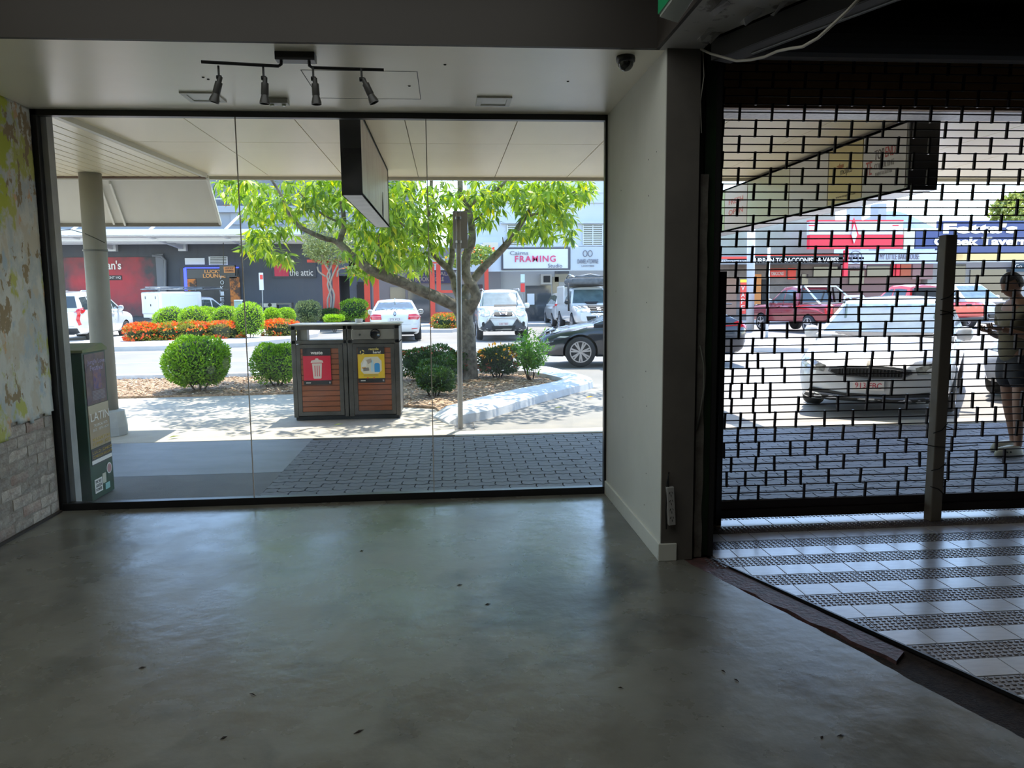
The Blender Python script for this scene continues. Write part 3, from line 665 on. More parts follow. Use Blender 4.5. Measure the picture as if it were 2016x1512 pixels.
while y < 8.5-PH:
    x = -1.53+(PW/2 if nrw % 2 else 0)
    if nrw % 2 and y > D0+.03: halves.append(y)
    while x < 12:
        if paver_ok(x, y): cand.append((x, y))
        x += PW
    y += PH; nrw += 1
def vis(c):
    return (-1.6 < c[0] < 1.25*c[1]/5.84+.1) or (1.8/4.95*c[1] < c[0] < 4.15/4.95*c[1])
cand.sort(key=lambda c: (0 if vis(c) else 1, c[1]))
rest = MB(); base = Vector((1, 7, 0))
for yy in halves: obj('paver', MB().prism([(-1.53+g, yy+g), (-1.53+PW/2-g, yy+g), (-1.53+PW/2-g, yy+PH-g), (-1.53+g, yy+PH-g)], -.03, -.002), pv, pf)
for i, (x, y) in enumerate(cand):
    M = Matrix.Translation(Vector((x, y, .003*(random.random()-.5))))
    if i == 0: pp.matrix_local = Matrix.Translation(-base) @ M
    elif i < 300: copies(pp, [Matrix.Translation(-base) @ M @ Matrix.Rotation(.006*(random.random()-.5), 4, 'X') @ Matrix.Rotation(.006*(random.random()-.5), 4, 'Y')], 'paver', pf)
    else: rest.prism([(px+x, py+y) for px, py in zig], -.03, -.002+.003*(random.random()-.5))
tag(obj('paver', rest, pv, pf, fix=False), kind='stuff')
# mulch bed and white kerbed island
outer = [G(885,836),G(925,829),G(964,822),G(1031,801),G(1097,782),G(1163,764),G(1168,757),G(1160,751),G(1123,741,.0),G(1083,731),G(1040,727)]
inner = [G(852,806,.1),G(895,797,.1),G(938,785,.1),G(1017,767,.1),G(1070,757,.1),G(1097,751,.1),G(1108,747,.1),G(1101,744,.1),G(1085,740,.1),G(1066,736,.1),G(1035,731,.1)]
def catm(P, n=6):
    out = []
    for i in range(len(P)-1):
        p0, p1, p2, p3 = P[max(i-1,0)], P[i], P[i+1], P[min(i+2,len(P)-1)]
        for k in range(n):
            t = k/n; out.append(.5*((2*p1)+(p2-p0)*t+(2*p0-5*p1+4*p2-p3)*t*t+(3*p1-p0-3*p2+p3)*t**3))
    return out+[P[-1]]
O = catm(outer); I = catm(inner); back = len(O)
O += [Vector((-.5, 15.35, 0)), Vector((-30, 15.35, 0))]; I += [Vector((-.5, 15.12, .1)), Vector((-30, 15.12, .1))]
vs = []; fs = []
for k, (o, i) in enumerate(zip(O, I)):
    m1 = o.lerp(i, .16); m2 = o.lerp(i, .45)
    hgt = .115 if k > 4 else .02+.095*k/4
    vs += [(o.x, o.y, -.03), (m1.x*.3+o.x*.7, m1.y*.3+o.y*.7, hgt*.75), (m1.x, m1.y, hgt), (m2.x, m2.y, hgt+.008), (i.x, i.y, hgt-.005), (i.x, i.y, -.03)]
    if k: b = (k-1)*6; fs += [(b+j, b+j+1, b+7+j, b+6+j) for j in range(5)]
fs += [(0,1,2,3,4,5), tuple(len(vs)-6+j for j in (5,4,3,2,1,0))]
wk = mat('white_kerb_paint', (.62,.64,.66), .7, col2=(.50,.52,.54), ns=6, nd=8, bump=.3, bs=60)
kb = struct('island_kerb', MB().add(vs, fs), wk); smooth_angle(kb, 50)
mulch = mat('bark_mulch_bed', (.40,.27,.16), .9, col2=(.20,.12,.07), ns=26, nd=6, lo=.4, hi=.6, bump=.9, bs=40)
edge = [(p.x, p.y) for p in I[3:]]
poly = [(-30, 12.5), (-5.3, 12.46), (-2.2, 12.62), (-1.8, 11.4), (-.2, 10.6)]+edge
# bed surface as a bumpy fan
mb = MB().prism(poly, -.02, .03); struct('mulch_bed', mb, mulch)
# loose bark chips
P = []
def inpoly(x, y, poly):
    c = False; j = len(poly)-1
    for i in range(len(poly)):
        if (poly[i][1] > y) != (poly[j][1] > y) and x < (poly[j][0]-poly[i][0])*(y-poly[i][1])/(poly[j][1]-poly[i][1])+poly[i][0]: c = not c
        j = i
    return c
while len(P) < 9000:
    x = random.uniform(-8.5, 2.4); y = random.uniform(10.4, 15.3)
    if inpoly(x, y, poly): P.append((x, y, .035+.02*random.random()))
P = np.array(P); k = len(P); ang = rng.random(k)*6.28; D = np.stack([np.cos(ang), np.sin(ang), .25*(rng.random(k)-.5)], 1)
N = np.stack([.5*(rng.random(k)-.5), .5*(rng.random(k)-.5), np.ones(k)], 1)
bark = leafmat('bark_chips', [(0,(.50,.34,.21)),(.5,(.36,.23,.13)),(1,(.66,.50,.34))], .02, .8)
tag(obj('mulch_chips', leaves_mesh(P, D, N, .05+.05*rng.random(k), .025+.02*rng.random(k), .2), bark, fix=False), 'loose orange-brown bark chips spread over the garden bed', 'mulch', kind='stuff')
# road markings, median
wl_ = mat('road_line', (.72,.72,.70), .7)
struct('road_line', MB().box(-60, -.9, 15.36, 15.55, -.02, -.012).box(-60, -3.0, 19.5, 19.6, -.02, -.012).box(-60, -4.2, 23.4, 23.52, -.02, -.012).box(-5, 80, 23.2, 23.3, -.02, -.013), wl_)
mb = MB()
for i in range(5): mb.box(.0+.0*i, .28, 20.6+i*.9, 21.0+i*.9, -.02, -.012)
for i in range(4): mb.box(3.9, 4.02, 22+i*1.4, 22.8+i*1.4, -.02, -.012)
struct('road_line', mb, wl_)
mk = mat('median_concrete', (.56,.53,.50), .8, col2=(.50,.47,.44), ns=2)
med = [(-40, 24.0), (-9, 24.2), (-6.6, 25.2), (-5.6, 27.5), (-5.2, 31), (-5.6, 34), (-9, 36), (-40, 36)]
struct('median', MB().prism(med, -.1, .12), mk)
struct('median', MB().prism([(-1.2, 33.3), (.2, 33.0), (.6, 34), (.6, 36), (-1.4, 36)], -.1, .12), mk)
struct('footpath_far', MB().box(-70, 80, 38.5, 42, -.1, .10), mk)
struct('median', MB().prism([(8.2, 19.8), (11, 18.8), (14, 20.5), (13, 22.5), (9.5, 22)], -.1, .10), mk)

# ================================================================== canopy over the footpath
CZ = 3.03; soffw = objrand(mat('soffit_sheet', (.92,.80,.55), .35, spec=.5, col2=(.89,.77,.52), ns=1.0, nd=5, bump=.03, bs=8), .02)
seam = mat('seam_brown', (.20,.16,.11), .7)
cn = empty('street_canopy', (1.5, 7.6, CZ), 'cream sheeted awning soffit', 'canopy'); cn['kind'] = 'structure'; del cn['category']
obj('backing', MB().box(-3.1, 12, D0-.02, 9.62, CZ+.012, CZ+.10), seam, cn)
ys = [D0-.0, 7.52, 9.60]; xs = [-3.06, -2.10, -1.22, -.32, .62, 1.52, 2.42, 3.32, 4.22, 5.12, 6.02, 6.92, 7.82, 8.72, 9.62]
for i in range(len(xs)-1):
    for j in range(2):
        obj('soffit_sheet', MB().box(xs[i]+.004, xs[i+1]-.004, ys[j]+.004, ys[j+1]-.004, CZ, CZ+.012), soffw, cn)
obj('fascia', MB().box(-3.1, 12, 9.60, 9.66, CZ-.035, CZ+.40), mat('fascia_cream', (.50,.47,.38), .5), cn)
# timber-lined portion on the left, boards running out to the street on a slight skew
tz = 2.99; tc_ = empty('lined_canopy', (-5, 7.5, tz), 'board-lined awning soffit', 'canopy'); tc_['kind'] = 'structure'; del tc_['category']
bd = objrand(mat('soffit_board', (.86,.76,.50), .28, spec=.9, col2=(.78,.69,.47), ns=4, stretch=(6,1,1)), .05)
obj('backing', MB().prism([(-9.5, D0), (-3.05, D0), (-2.82, 9.36), (-9.5, 9.36)], tz+.014, tz+.12), seam, tc_)
b0 = obj('soffit_board', MB().box(0, .125, 0, 9.36-D0, 0, .016), bd, tc_, local=True, bevel=.003); base = Vector((-5, 7.5, tz)); i = 0
x = -3.20
while x > -9.4:
    M = Matrix.Translation(Vector((x, D0, tz))-base) @ Matrix.Rotation(-.062, 4, 'Z')
    if i == 0: b0.matrix_local = M
    else: copies(b0, [M], 'soffit_board', tc_)
    x -= .138; i += 1
obj('edge_trim', MB().bar((-3.04, D0, tz+.02), (-2.80, 9.38, tz+.02), .05, .05), mat('trim_cream', (.62,.60,.50), .4), tc_)
obj('edge_trim', MB().box(-9.5, -2.80, 9.35, 9.39, tz-.02, tz+.14), mat('trim_brown', (.16,.10,.08), .5), tc_)
# drop awning sheet hung from the outer edge
fl = empty('drop_awning', (-5, 9.5, 2.9), 'pale sloping drop awning sheet hung off the canopy edge at left', 'awning')
pa = AY(408,354,9.42); pb_ = AY(434,441,10.25); h0 = Vector((pa.x, 9.42, 3.0)); h1 = Vector((pb_.x, 10.25, pb_.z))
L0 = Vector((-9.5, 9.42, 3.0)); L1 = Vector((-9.5, 10.25, pb_.z)); nrm = (h1-h0).cross(Vector((-1,0,0))).normalized()
if nrm.z > 0: nrm = -nrm
mb = MB(); q = [h0, h1, L1, L0]; mb.add([*q, *[p-nrm*.012 for p in q]], [(0,1,2,3),(7,6,5,4),(0,4,5,1),(1,5,6,2),(2,6,7,3),(3,7,4,0)])
obj('sheet', mb, mat('awning_sheet', (.60,.585,.53), .5, col2=(.55,.54,.49), ns=.8), fl)
wt = mat('awning_frame', (.70,.69,.64), .4)
obj('frame', MB().bar(h0, h1, .03, .045).bar(L0+nrm*.02, h0+nrm*.02, .05, .05), wt, fl)
obj('frame', MB().bar(L1, h1, .045, .06), mat('awning_rail', (.16,.14,.12), .5), fl)
for px0, px1 in (((217,357),(247,440)), ((197,360),(225,438)), ((84,390),(115,440))):
    a0 = (px0[0]-pa.x)
    t0 = (px0[1]-352)/89
    def onf(px, py):
        d = ray(px, py); n = nrm; t = (h0-Vector((0,0,EYE))).dot(n)/d.dot(n); return Vector((0,0,EYE))+d*t
    A_ = onf(*px0); B_ = onf(*px1); obj('brace', MB().bar(A_+nrm*.02, B_+nrm*.02, .022, .03), wt, fl)
# round column
cm = mat('column_paint', (.235,.225,.19), .55, col2=(.195,.185,.16), ns=2.5, nd=7, bump=.1, bs=30)
cl = empty('awning_column', (-3.99, 9.13, 0), 'tall round grey steel column holding up the footpath awning at left', 'column')
obj('shaft', MB().cyl((-3.99, 9.13, .28), (-3.985, 9.13, 2.99), .125, .118, n=32), cm, cl, smooth=True)
obj('base_plinth', MB().lathe([(.215,0),(.215,.10),(.19,.28),(.12,.30)], (-3.99, 9.13, 0), n=10), mat('plinth', (.42,.42,.40), .8, col2=(.34,.34,.33), ns=5), cl)
obj('strap', MB().lathe([(.126,0),(.130,.004),(.130,.016),(.126,.02)], (-3.988, 9.13, 2.12), n=32), mat('strap', (.08,.08,.07), .5), cl)
obj('cable', MB().tube([AY(95,455,10.6), AY(140,452,10.2), AY(168,460,9.02), AY(190,470,8.98), AY(206,478,9.05)], .005, 5), black_matte, cl)
# light-box signs hung across the footpath
def lightbox(label, x0, x1, y0, y1, z0, z1, face_m):
    t = empty('hanging_lightbox', ((x0+x1)/2, (y0+y1)/2, z1), label, 'sign', 'light-box signs hung below the awning')
    e = mat('lightbox_black', (.006,.006,.007), .35)
    obj('end_panel', MB().box(x0, x1, y0, y0+.02, z0, z1), e, t); obj('end_panel', MB().box(x0, x1, y1-.02, y1, z0, z1), e, t)
    al = mat('lightbox_alloy', (.38,.38,.37), .35, .6, col2=(.28,.28,.27), ns=6)
    obj('bottom_tray', MB().box(x0, x1, y0+.02, y1-.02, z0, z0+.025), al, t)
    obj('top_tray', MB().box(x0, x1, y0+.02, y1-.02, z1-.025, z1), e, t)
    obj('face', MB().box(x0+.006, x0+.018, y0+.02, y1-.02, z0+.02, z1-.02), face_m, t); obj('face', MB().box(x1-.018, x1-.006, y0+.02, y1-.02, z0+.02, z1-.02), face_m, t)
    for sx in (x0+.004, x1-.004): obj('edge_strip', MB().box(sx-.004, sx+.004, y0, y1, z0, z0+.02).box(sx-.004, sx+.004, y0, y1, z1-.02, z1).box(sx-.004, sx+.004, y1-.03, y1, z0, z1), e, t)
    return t
f1 = mat('weathered_face', (.52,.45,.34), .45, col2=(.40,.27,.19), ns=3.5, nd=6, lo=.45, hi=.7, stretch=(1,3.2,.8))
lb = lightbox('streaked faded light-box sign with black end, hung outside the left window', -.81, -.648, 6.2, 9.05, 2.375, CZ, f1)
obj('tear', MB().prism([(8.12,2.42),(8.20,2.40),(8.23,2.52),(8.18,2.66),(8.15,2.52)], -.002, .002, Matrix(((0,0,1,-.6475),(1,0,0,0),(0,1,0,0),(0,0,0,1)))), black_matte, lb)
f2 = mat('panel_face', (.52,.49,.44), .35, col2=(.47,.45,.40), ns=1.5)
RX = 3.86
lb2 = lightbox('long advertising light-box sign with coloured panels and black end, hung behind the grille', RX, RX+.262, 6.18, 13.0, 2.42, 3.0, f2)
for yy in (7.4, 9.0): obj('bracket', MB().box(RX+.08, RX+.18, yy, yy+.12, 3.0, CZ+.2), dark_steel, lb2)
def side_panel(y0, y1, col, name='printed_panel'):
    return obj(name, MB().box(RX-.002, RX+.006, y0, y1, 2.445, 2.975), mat('print_%d%d%d' % tuple(int(c*99) for c in col), col, .4), lb2)
side_panel(6.90, 7.52, (.50,.40,.17)); side_panel(6.22, 6.88, (.50,.47,.43)); side_panel(7.54, 8.4, (.50,.47,.42)); side_panel(8.42, 9.6, (.46,.45,.32)); side_panel(9.62,10.4,(.47,.36,.29)); side_panel(10.42,12.9,(.38,.42,.20))
def side_text(s, yc, w, h, zc, col):
    M = Matrix(((0,0,-1,RX-.003),(-1,0,0,yc),(0,1,0,zc),(0,0,0,1)))
    return text(s, w, h, M, mat('ink_%d%d%d' % tuple(int(c*99) for c in col), col, .5), lb2, ext=.002)
side_text('TOP', 6.62, .15, .085, 2.79, (.08,.05,.04)); side_text('END', 6.45, .15, .085, 2.79, (.45,.05,.04)); side_text('CONSULTING', 6.54, .30, .05, 2.69, (.28,.25,.22))
side_text('TE', 6.78, .10, .12, 2.69, (.40,.06,.04)); side_text('PAINT & REPAIR', 6.54, .26, .03, 2.62, (.35,.32,.28))
side_text('mojito', 7.18, .22, .08, 2.73, (.12,.10,.05)); side_text('cuban', 7.30, .13, .05, 2.80, (.45,.16,.06)); side_text('www.mojito.com', 7.18, .36, .03, 2.50, (.25,.2,.1))
for zc, s in ((2.80,'FRESH'),(2.66,'OPEN')): side_text(s, 10.0, .5, .07, zc, (.5,.08,.05))

# ================================================================== things on the footpath
# double bin housing
bn = empty('bin_housing', (-1.30, 10.1, 0), 'steel-framed twin street bin housing with timber slats and waste and recycling posters', 'bin')
bf = mat('bin_frame', (.115,.11,.10), .4, .6, col2=(.085,.08,.072), ns=6); bs = mat('bin_stainless', (.36,.345,.31), .35, .5, col2=(.28,.265,.24), ns=5)
ply = mat('bin_plank', (.29,.085,.028), .5, col2=(.20,.055,.02), ns=6, nd=5, stretch=(.4,1,7)); objrand(ply, .12)
bx0, bx1, by0, by1, bz = -1.985, -.625, 9.82, 10.45, 1.215
mb = MB()
for x in (bx0, -1.335, -1.275, bx1-.055): mb.box(x, x+(.055 if x != -1.335 else .045), by0, by0+.05, .04, bz)
for x in (bx0, bx1-.05): mb.box(x, x+.05, by1-.05, by1, .04, bz)
mb.box(bx0, bx1, by0, by0+.05, .985, 1.03); mb.box(bx0, bx1, by0, by0+.05, 1.165, bz)
obj('frame', mb, bf, bn, bevel=.003)
obj('top', MB().prism([(by0-.03, bz), (by1+.03, bz), (by1+.03, bz+.018), (by0-.03, bz+.018)], 0, bx1-bx0+.05, Matrix(((0,0,1,bx0-.025),(1,0,0,0),(0,1,0,0),(0,0,0,1)))), bs, bn, bevel=.004)
obj('side_panel', MB().box(bx1-.02, bx1-.004, by0+.05, by1-.05, .05, .98).box(bx1-.02, bx1-.004, by0+.05, by1-.05, 1.0, 1.19), bs, bn)
obj('side_panel', MB().box(bx0+.004, bx0+.02, by0+.05, by1-.05, .05, .96), bs, bn)
obj('back_panel', MB().box(bx0+.03, bx1-.03, by1-.03, by1-.015, .05, .97), bf, bn)
obj('back_panel', MB().box(-1.28, bx1-.03, by1-.03, by1-.015, .97, 1.2), bf, bn)
obj('chute_lining', MB().box(-1.93, -1.33, by0+.06, by1-.05, 1.0, 1.012).box(-1.33, -1.30, by0+.06, by1-.05, 1.0, 1.2).box(-1.93, -1.80, by0+.10, by0+.26, 1.0, 1.165), bs, bn)
obj('base_frame', MB().box(bx0+.02, bx1-.02, by0+.03, by1-.03, 0, .05), black_matte, bn)
ch = obj('chute_plate', MB().box(-1.225, bx1-.06, by0-.004, by0+.02, 1.035, 1.16), bs, bn, bevel=.003)
obj('chute_hole', MB().lathe([(.062,0),(.066,-.012),(.058,-.014),(.050,-.004),(.002,-.003)], (-.925, by0-.004, 1.10), 'y', 28), mat('hole_black', (.004,.004,.005), .15), ch, smooth=True)
obj('lock', MB().lathe([(.016,0),(.014,-.006),(.002,-.006)], (-1.12, by0-.004, 1.095), 'y', 16), chrome, ch)
for k, (x0, x1) in enumerate(((-1.925, -1.345), (-1.215, -.685))):
    dr = obj('door', MB().box(x0, x0+.05, by0-.005, by0+.02, .06, .975).box(x1-.05, x1, by0-.005, by0+.02, .06, .975).box(x0+.05, x1-.05, by0-.005, by0+.02, .93, .975).box(x0+.05, x1-.05, by0-.005, by0+.02, .06, .11), bf, bn, bevel=.002)
    obj('backing', MB().box(x0+.05, x1-.05, by0+.012, by0+.018, .11, .93), black_matte, dr)
    zz = .112; n = 12; hh = (.93-.112)/n
    p0 = obj('plank', MB().box(0, x1-x0-.104, 0, .012, 0, hh-.006), ply, dr, local=True, bevel=.002); inv = ORIG[bn.name]
    for q in range(n):
        M = inv @ Matrix.Translation((x0+.052, by0+.0, zz+q*hh))
        if q == 0: p0.matrix_local = M
        else: copies(p0, [M], 'plank', dr)
    obj('keyhole', MB().lathe([(.008,0),(.007,-.004),(.001,-.004)], (-1.30 if k == 0 else -1.2, by0-.006, .62), 'y', 10), chrome, dr)
ink_w = mat('print_white', (.75,.72,.68), .5); ink_b = mat('print_black', (.012,.012,.013), .5); red_p = mat('poster_red', (.60,.015,.045), .4); yel_p = mat('poster_yellow', (.72,.48,.02), .4)
def poster(x0, x1, z0, z1, field, kind, y):
    p = obj('poster', MB().box(x0, x1, y-.006, y, z0, z1), ink_b, bn); w = x1-x0; h = z1-z0
    obj('colour_field', MB().box(x0+.001, x1-.001, y-.0075, y-.006, z0+h*.125, z0+h*.80), field, p)
    for sx in (x0+.008, x1-.008):
        for sz in (z0+.008, z1-.008): obj('rivet', MB().cyl((sx, y-.009, sz), (sx, y-.006, sz), .004, n=8), chrome, p)
    obj('lettering', MB().box(x0+.03, x0+.09, y-.0075, y-.006, z0+.022, z0+.032), ink_w, p); obj('emblem', MB().box(x1-.03, x1-.012, y-.0075, y-.006, z0+.016, z0+.038), mat('print_grey', (.3,.3,.32), .5), p)
    return p, (x0+x1)/2, z0+h*.46
yq = by0-.006
p, cx, cz = poster(-1.845, -1.495, .46, .925, red_p, 'waste', yq)
text('waste', .15, .048, TM(cx, yq-.0075, .871), ink_w, p, ext=.001, fit=False, bold=.02)
icon = mat('bin_icon', (.66,.56,.50), .5)
Mi = XZ(yq-.0076)
def mk_(): return Matrix.Translation((cx, yq-.0076, cz)) @ Matrix.Scale(1.38, 4, (1,0,0)) @ Matrix.Scale(1.38, 4, (0,0,1)) @ Matrix.Translation((-cx, -(yq-.0076), -cz)) @ XZ(yq-.0076)
Mk = mk_()
body = [(cx-.045, cz+.045), (cx+.045, cz+.045), (cx+.037, cz-.09), (cx+.030, cz-.097), (cx-.030, cz-.097), (cx-.037, cz-.09)]
obj('bin_pictogram', MB().prism(body, -.001, .001, Mk), icon, p)
obj('bin_pictogram', MB().prism([(cx-.058,cz+.05),(cx+.058,cz+.05),(cx+.05,cz+.072),(cx+.015,cz+.080),(cx+.012,cz+.092),(cx-.012,cz+.092),(cx-.015,cz+.080),(cx-.05,cz+.072)], -.001, .001, Mk), icon, p)
for dx in (-.020, 0, .020): obj('bin_pictogram', MB().prism([(cx+dx-.003,cz-.075),(cx+dx+.003,cz-.075),(cx+dx+.003,cz+.025),(cx+dx-.003,cz+.025)], .001, .002, Mk), red_p, p)
p, cx, cz = poster(-1.155, -.815, .475, .935, yel_p, 'recycle', yq)
Mk = mk_()
yt = mat('recycle_yellow', (.75,.60,.15), .5)
text('recycle', .145, .042, TM(cx+.035, yq-.0075, .905), yt, p, ext=.001, fit=False, bold=.02); text('here!', .10, .036, TM(cx+.075, yq-.0075, .868), ink_w, p, ext=.001, fit=False, bold=.02)
for k in range(3):
    a0 = k*2*PI/3+.3; pts = [(cx-.080+.021*math.cos(a0+t*.28), cz+.133+.021*math.sin(a0+t*.28)) for t in range(6)]+[(cx-.080+.013*math.cos(a0+t*.28), cz+.133+.013*math.sin(a0+t*.28)) for t in range(5, -1, -1)]
    obj('recycling_arrow', MB().prism(pts, -.0005, .001, Mk), yt, p)
obj('picture', MB().prism([(cx-.095,cz+.03),(cx-.06,cz+.085),(cx+.06,cz+.09),(cx+.095,cz+.05),(cx+.095,cz-.04),(cx+.06,cz-.07),(cx-.07,cz-.07),(cx-.097,cz-.04)], -.0005, .0005, Mk), mat('print_pale', (.66,.62,.5), .5), p)
for pts, c in (([(.028,-.055),(.078,-.055),(.078,.02),(.065,.03),(.04,.03),(.028,.02)], (.03,.28,.62)), ([(-.005,-.05),(.022,-.05),(.022,.03),(.014,.06),(.002,.06),(-.005,.03)], (.45,.62,.72)), ([(-.088,.0),(-.06,.065),(-.04,.04),(-.045,.0)], (.72,.72,.70)),
               ([(-.045,.06),(.0,.075),(.005,.04),(-.03,.02)], (.40,.33,.27)), ([(-.075,-.045),(-.02,-.04),(-.025,-.01),(-.075,-.015)], (.22,.20,.18)), ([(-.088,-.008),(-.05,-.008),(-.05,-.02),(-.088,-.02)], (.7,.35,.08)), ([(.075,-.2),(.0,-.2)], None)):
    if c: obj('picture', MB().prism([(cx+a_, cz+b_) for a_, b_ in pts], .0005, .0015, Mk), mat('pr_%d%d%d' % tuple(int(v*99) for v in c), c, .5), p)
for zz in (-.083, -.093): obj('small_print', MB().box(cx-.10, cx+.085, yq-.0090, yq-.0076, cz+zz*1.38, cz+zz*1.38+.007), mat('print_grey2', (.35,.28,.08), .5), p)
for dx in (-.05, .03): obj('no_entry_dot', MB().cyl((cx+dx, yq-.009, cz-.150), (cx+dx, yq-.0076, cz-.150), .010, n=10), mat('dot_red', (.6,.08,.04), .5), p)
tk = thing('takeaway_container', MB().lathe([(.045,0),(.055,.045),(.058,.05),(.052,.05),(.04,.004)], (-1.18, 10.30, bz+.019), n=16), mat('clear_plastic', (.5,.52,.52), .1, spec=.8), 'clear takeaway container left on top of the bin housing', 'container')
# back of a street sign on a round pole
sp = empty('street_sign', (.135, 8.9, 0), 'grey rectangular street sign seen from behind on a round galvanised pole', 'street sign')
pm = mat('pole_grey', (.36,.37,.37), .4, .2, col2=(.30,.30,.30), ns=5)
obj('pole', MB().cyl((.13, 8.9, 0), (.15, 8.9, 2.53), .030, n=20), pm, sp, smooth=True)
obj('sign_plate', MB().box(.085, .255, 8.935, 8.941, 2.12, 2.55), mat('sign_back', (.50,.50,.49), .5), sp, bevel=.002)
for zz in (2.18, 2.45): obj('clamp', MB().lathe([(.031,0),(.036,.002),(.036,.03),(.031,.032)], (.148, 8.9, zz), n=16), galv, sp)
obj('cap', MB().lathe([(.032,0),(.032,.015),(.004,.02)], (.15, 8.9, 2.525), n=16), galv, sp, smooth=True)
# green newspaper box with posters, just outside the window at left
gb = empty('poster_box', (-2.75, 6.2, 0), 'tall dark green street box plastered with event posters outside the left pane', 'dispenser')
gm = mat('box_green', (.008,.055,.025), .4, col2=(.005,.035,.016), ns=4, nd=7); gt = mat('box_top', (.10,.14,.03), .6, col2=(.16,.15,.06), ns=7)
gx0, gx1, gy0, gy1, gz = -3.25, -2.80, 6.05, 6.45, 1.17
obj('cabinet', MB().box(gx0, gx1, gy0, gy1, 0, gz), gm, gb, bevel=.006)
obj('lid', MB().prism([(gy0-.012, gz), (gy1+.012, gz), (gy1+.012, gz+.02), ((gy0+gy1)/2+.12, gz+.06), (gy0-.012, gz+.02)], 0, gx1-gx0+.024, Matrix(((0,0,1,gx0-.012),(1,0,0,0),(0,1,0,0),(0,0,0,1)))), gt, gb)
def gside(y0, y1, z0, z1, m, name='poster', d=.004, par=None):
    return obj(name, MB().box(gx1, gx1+d, y0, y1, z0, z1), m, par or gb)
def gtext(s, yc, w, h, zc, m, par):
    return text(s, w, h, Matrix(((0,0,1,gx1+.0042),(1,0,0,yc),(0,1,0,zc),(0,0,0,1))), m, par, ext=.0012)
p1 = gside(gy0+.03, gy1-.03, .755, 1.155, mat('poster_dark', (.07,.045,.075), .4, col2=(.16,.10,.09), ns=16, nd=5))
obj('picture', MB().box(gx1+.004, gx1+.005, 6.20, 6.34, .87, 1.03), mat('poster_blue', (.06,.05,.20), .4, col2=(.25,.12,.10), ns=22), p1)
pi = mat('poster_ink', (.35,.30,.48), .5)
gtext('Jungle Love', 6.27, .30, .045, 1.085, pi, p1); gtext('Festival', 6.27, .22, .04, 1.04, pi, p1)
for k in range(7): obj('small_print', MB().box(gx1+.004, gx1+.005, 6.17, 6.39, .785+k*.011, .790+k*.011), mat('poster_fine', (.22,.21,.26), .5), p1)
p2 = gside(gy0+.03, gy1-.02, .41, .75, mat('poster_tan', (.33,.25,.15), .45, col2=(.26,.19,.12), ns=3))
obj('torn_strip', MB().box(gx1+.004, gx1+.0046, gy0+.03, gy1-.02, .68, .75), mat('poster_tan2', (.42,.35,.24), .5), p2)
gtext('LATIN', 6.27, .32, .065, .655, ink_w, p2); gtext('TROPICAL HITS', 6.27, .24, .02, .585, ink_w, p2); gtext('SAT . 18TH NOV', 6.27, .27, .02, .55, ink_w, p2)
gd = mat('poster_gold', (.50,.34,.06), .5)
gtext('REGGAETON', 6.27, .30, .026, .475, gd, p2); gtext('CUMBIA : HITS', 6.27, .30, .026, .438, gd, p2)
p3 = gside(gy0+.03, gy1-.02, .275, .405, mat('poster_navy', (.03,.028,.03), .45))
gtext('L.U.L.O : SONIDO', 6.27, .34, .022, .375, gd, p3); gtext('CONEXION KOLKATA', 6.27, .34, .022, .340, gd, p3)
obj('torn_strip', MB().box(gx1+.004, gx1+.0046, gy0+.03, gy1-.02, .285, .315), ink_w, p3); 
s1 = gside(6.33, 6.42, .12, .25, gm, 'sticker', .001)
obj('sticker', MB().lathe([(.045,.0),(.045,.003),(.001,.003)], (gx1, 6.37, .20), 'x', 24), ink_w, gb); obj('sticker', MB().lathe([(.036,.003),(.036,.004),(.001,.004)], (gx1, 6.37, .20), 'x', 24), mat('sticker_pink', (.42,.20,.20), .5), gb)
s2 = gside(6.10, 6.23, .05, .16, ink_w, 'sticker'); gtext('MORE', 6.165, .10, .025, .138, ink_b, s2); gtext('GREEN', 6.165, .10, .025, .106, ink_b, s2); gtext('POWER', 6.165, .10, .025, .074, ink_b, s2)
gside(6.28, 6.36, .04, .09, mat('sticker_blue', (.25,.50,.48), .5), 'sticker'); gside(6.24, 6.30, .10, .18, mat('sticker_cream', (.5,.48,.38), .5), 'sticker')

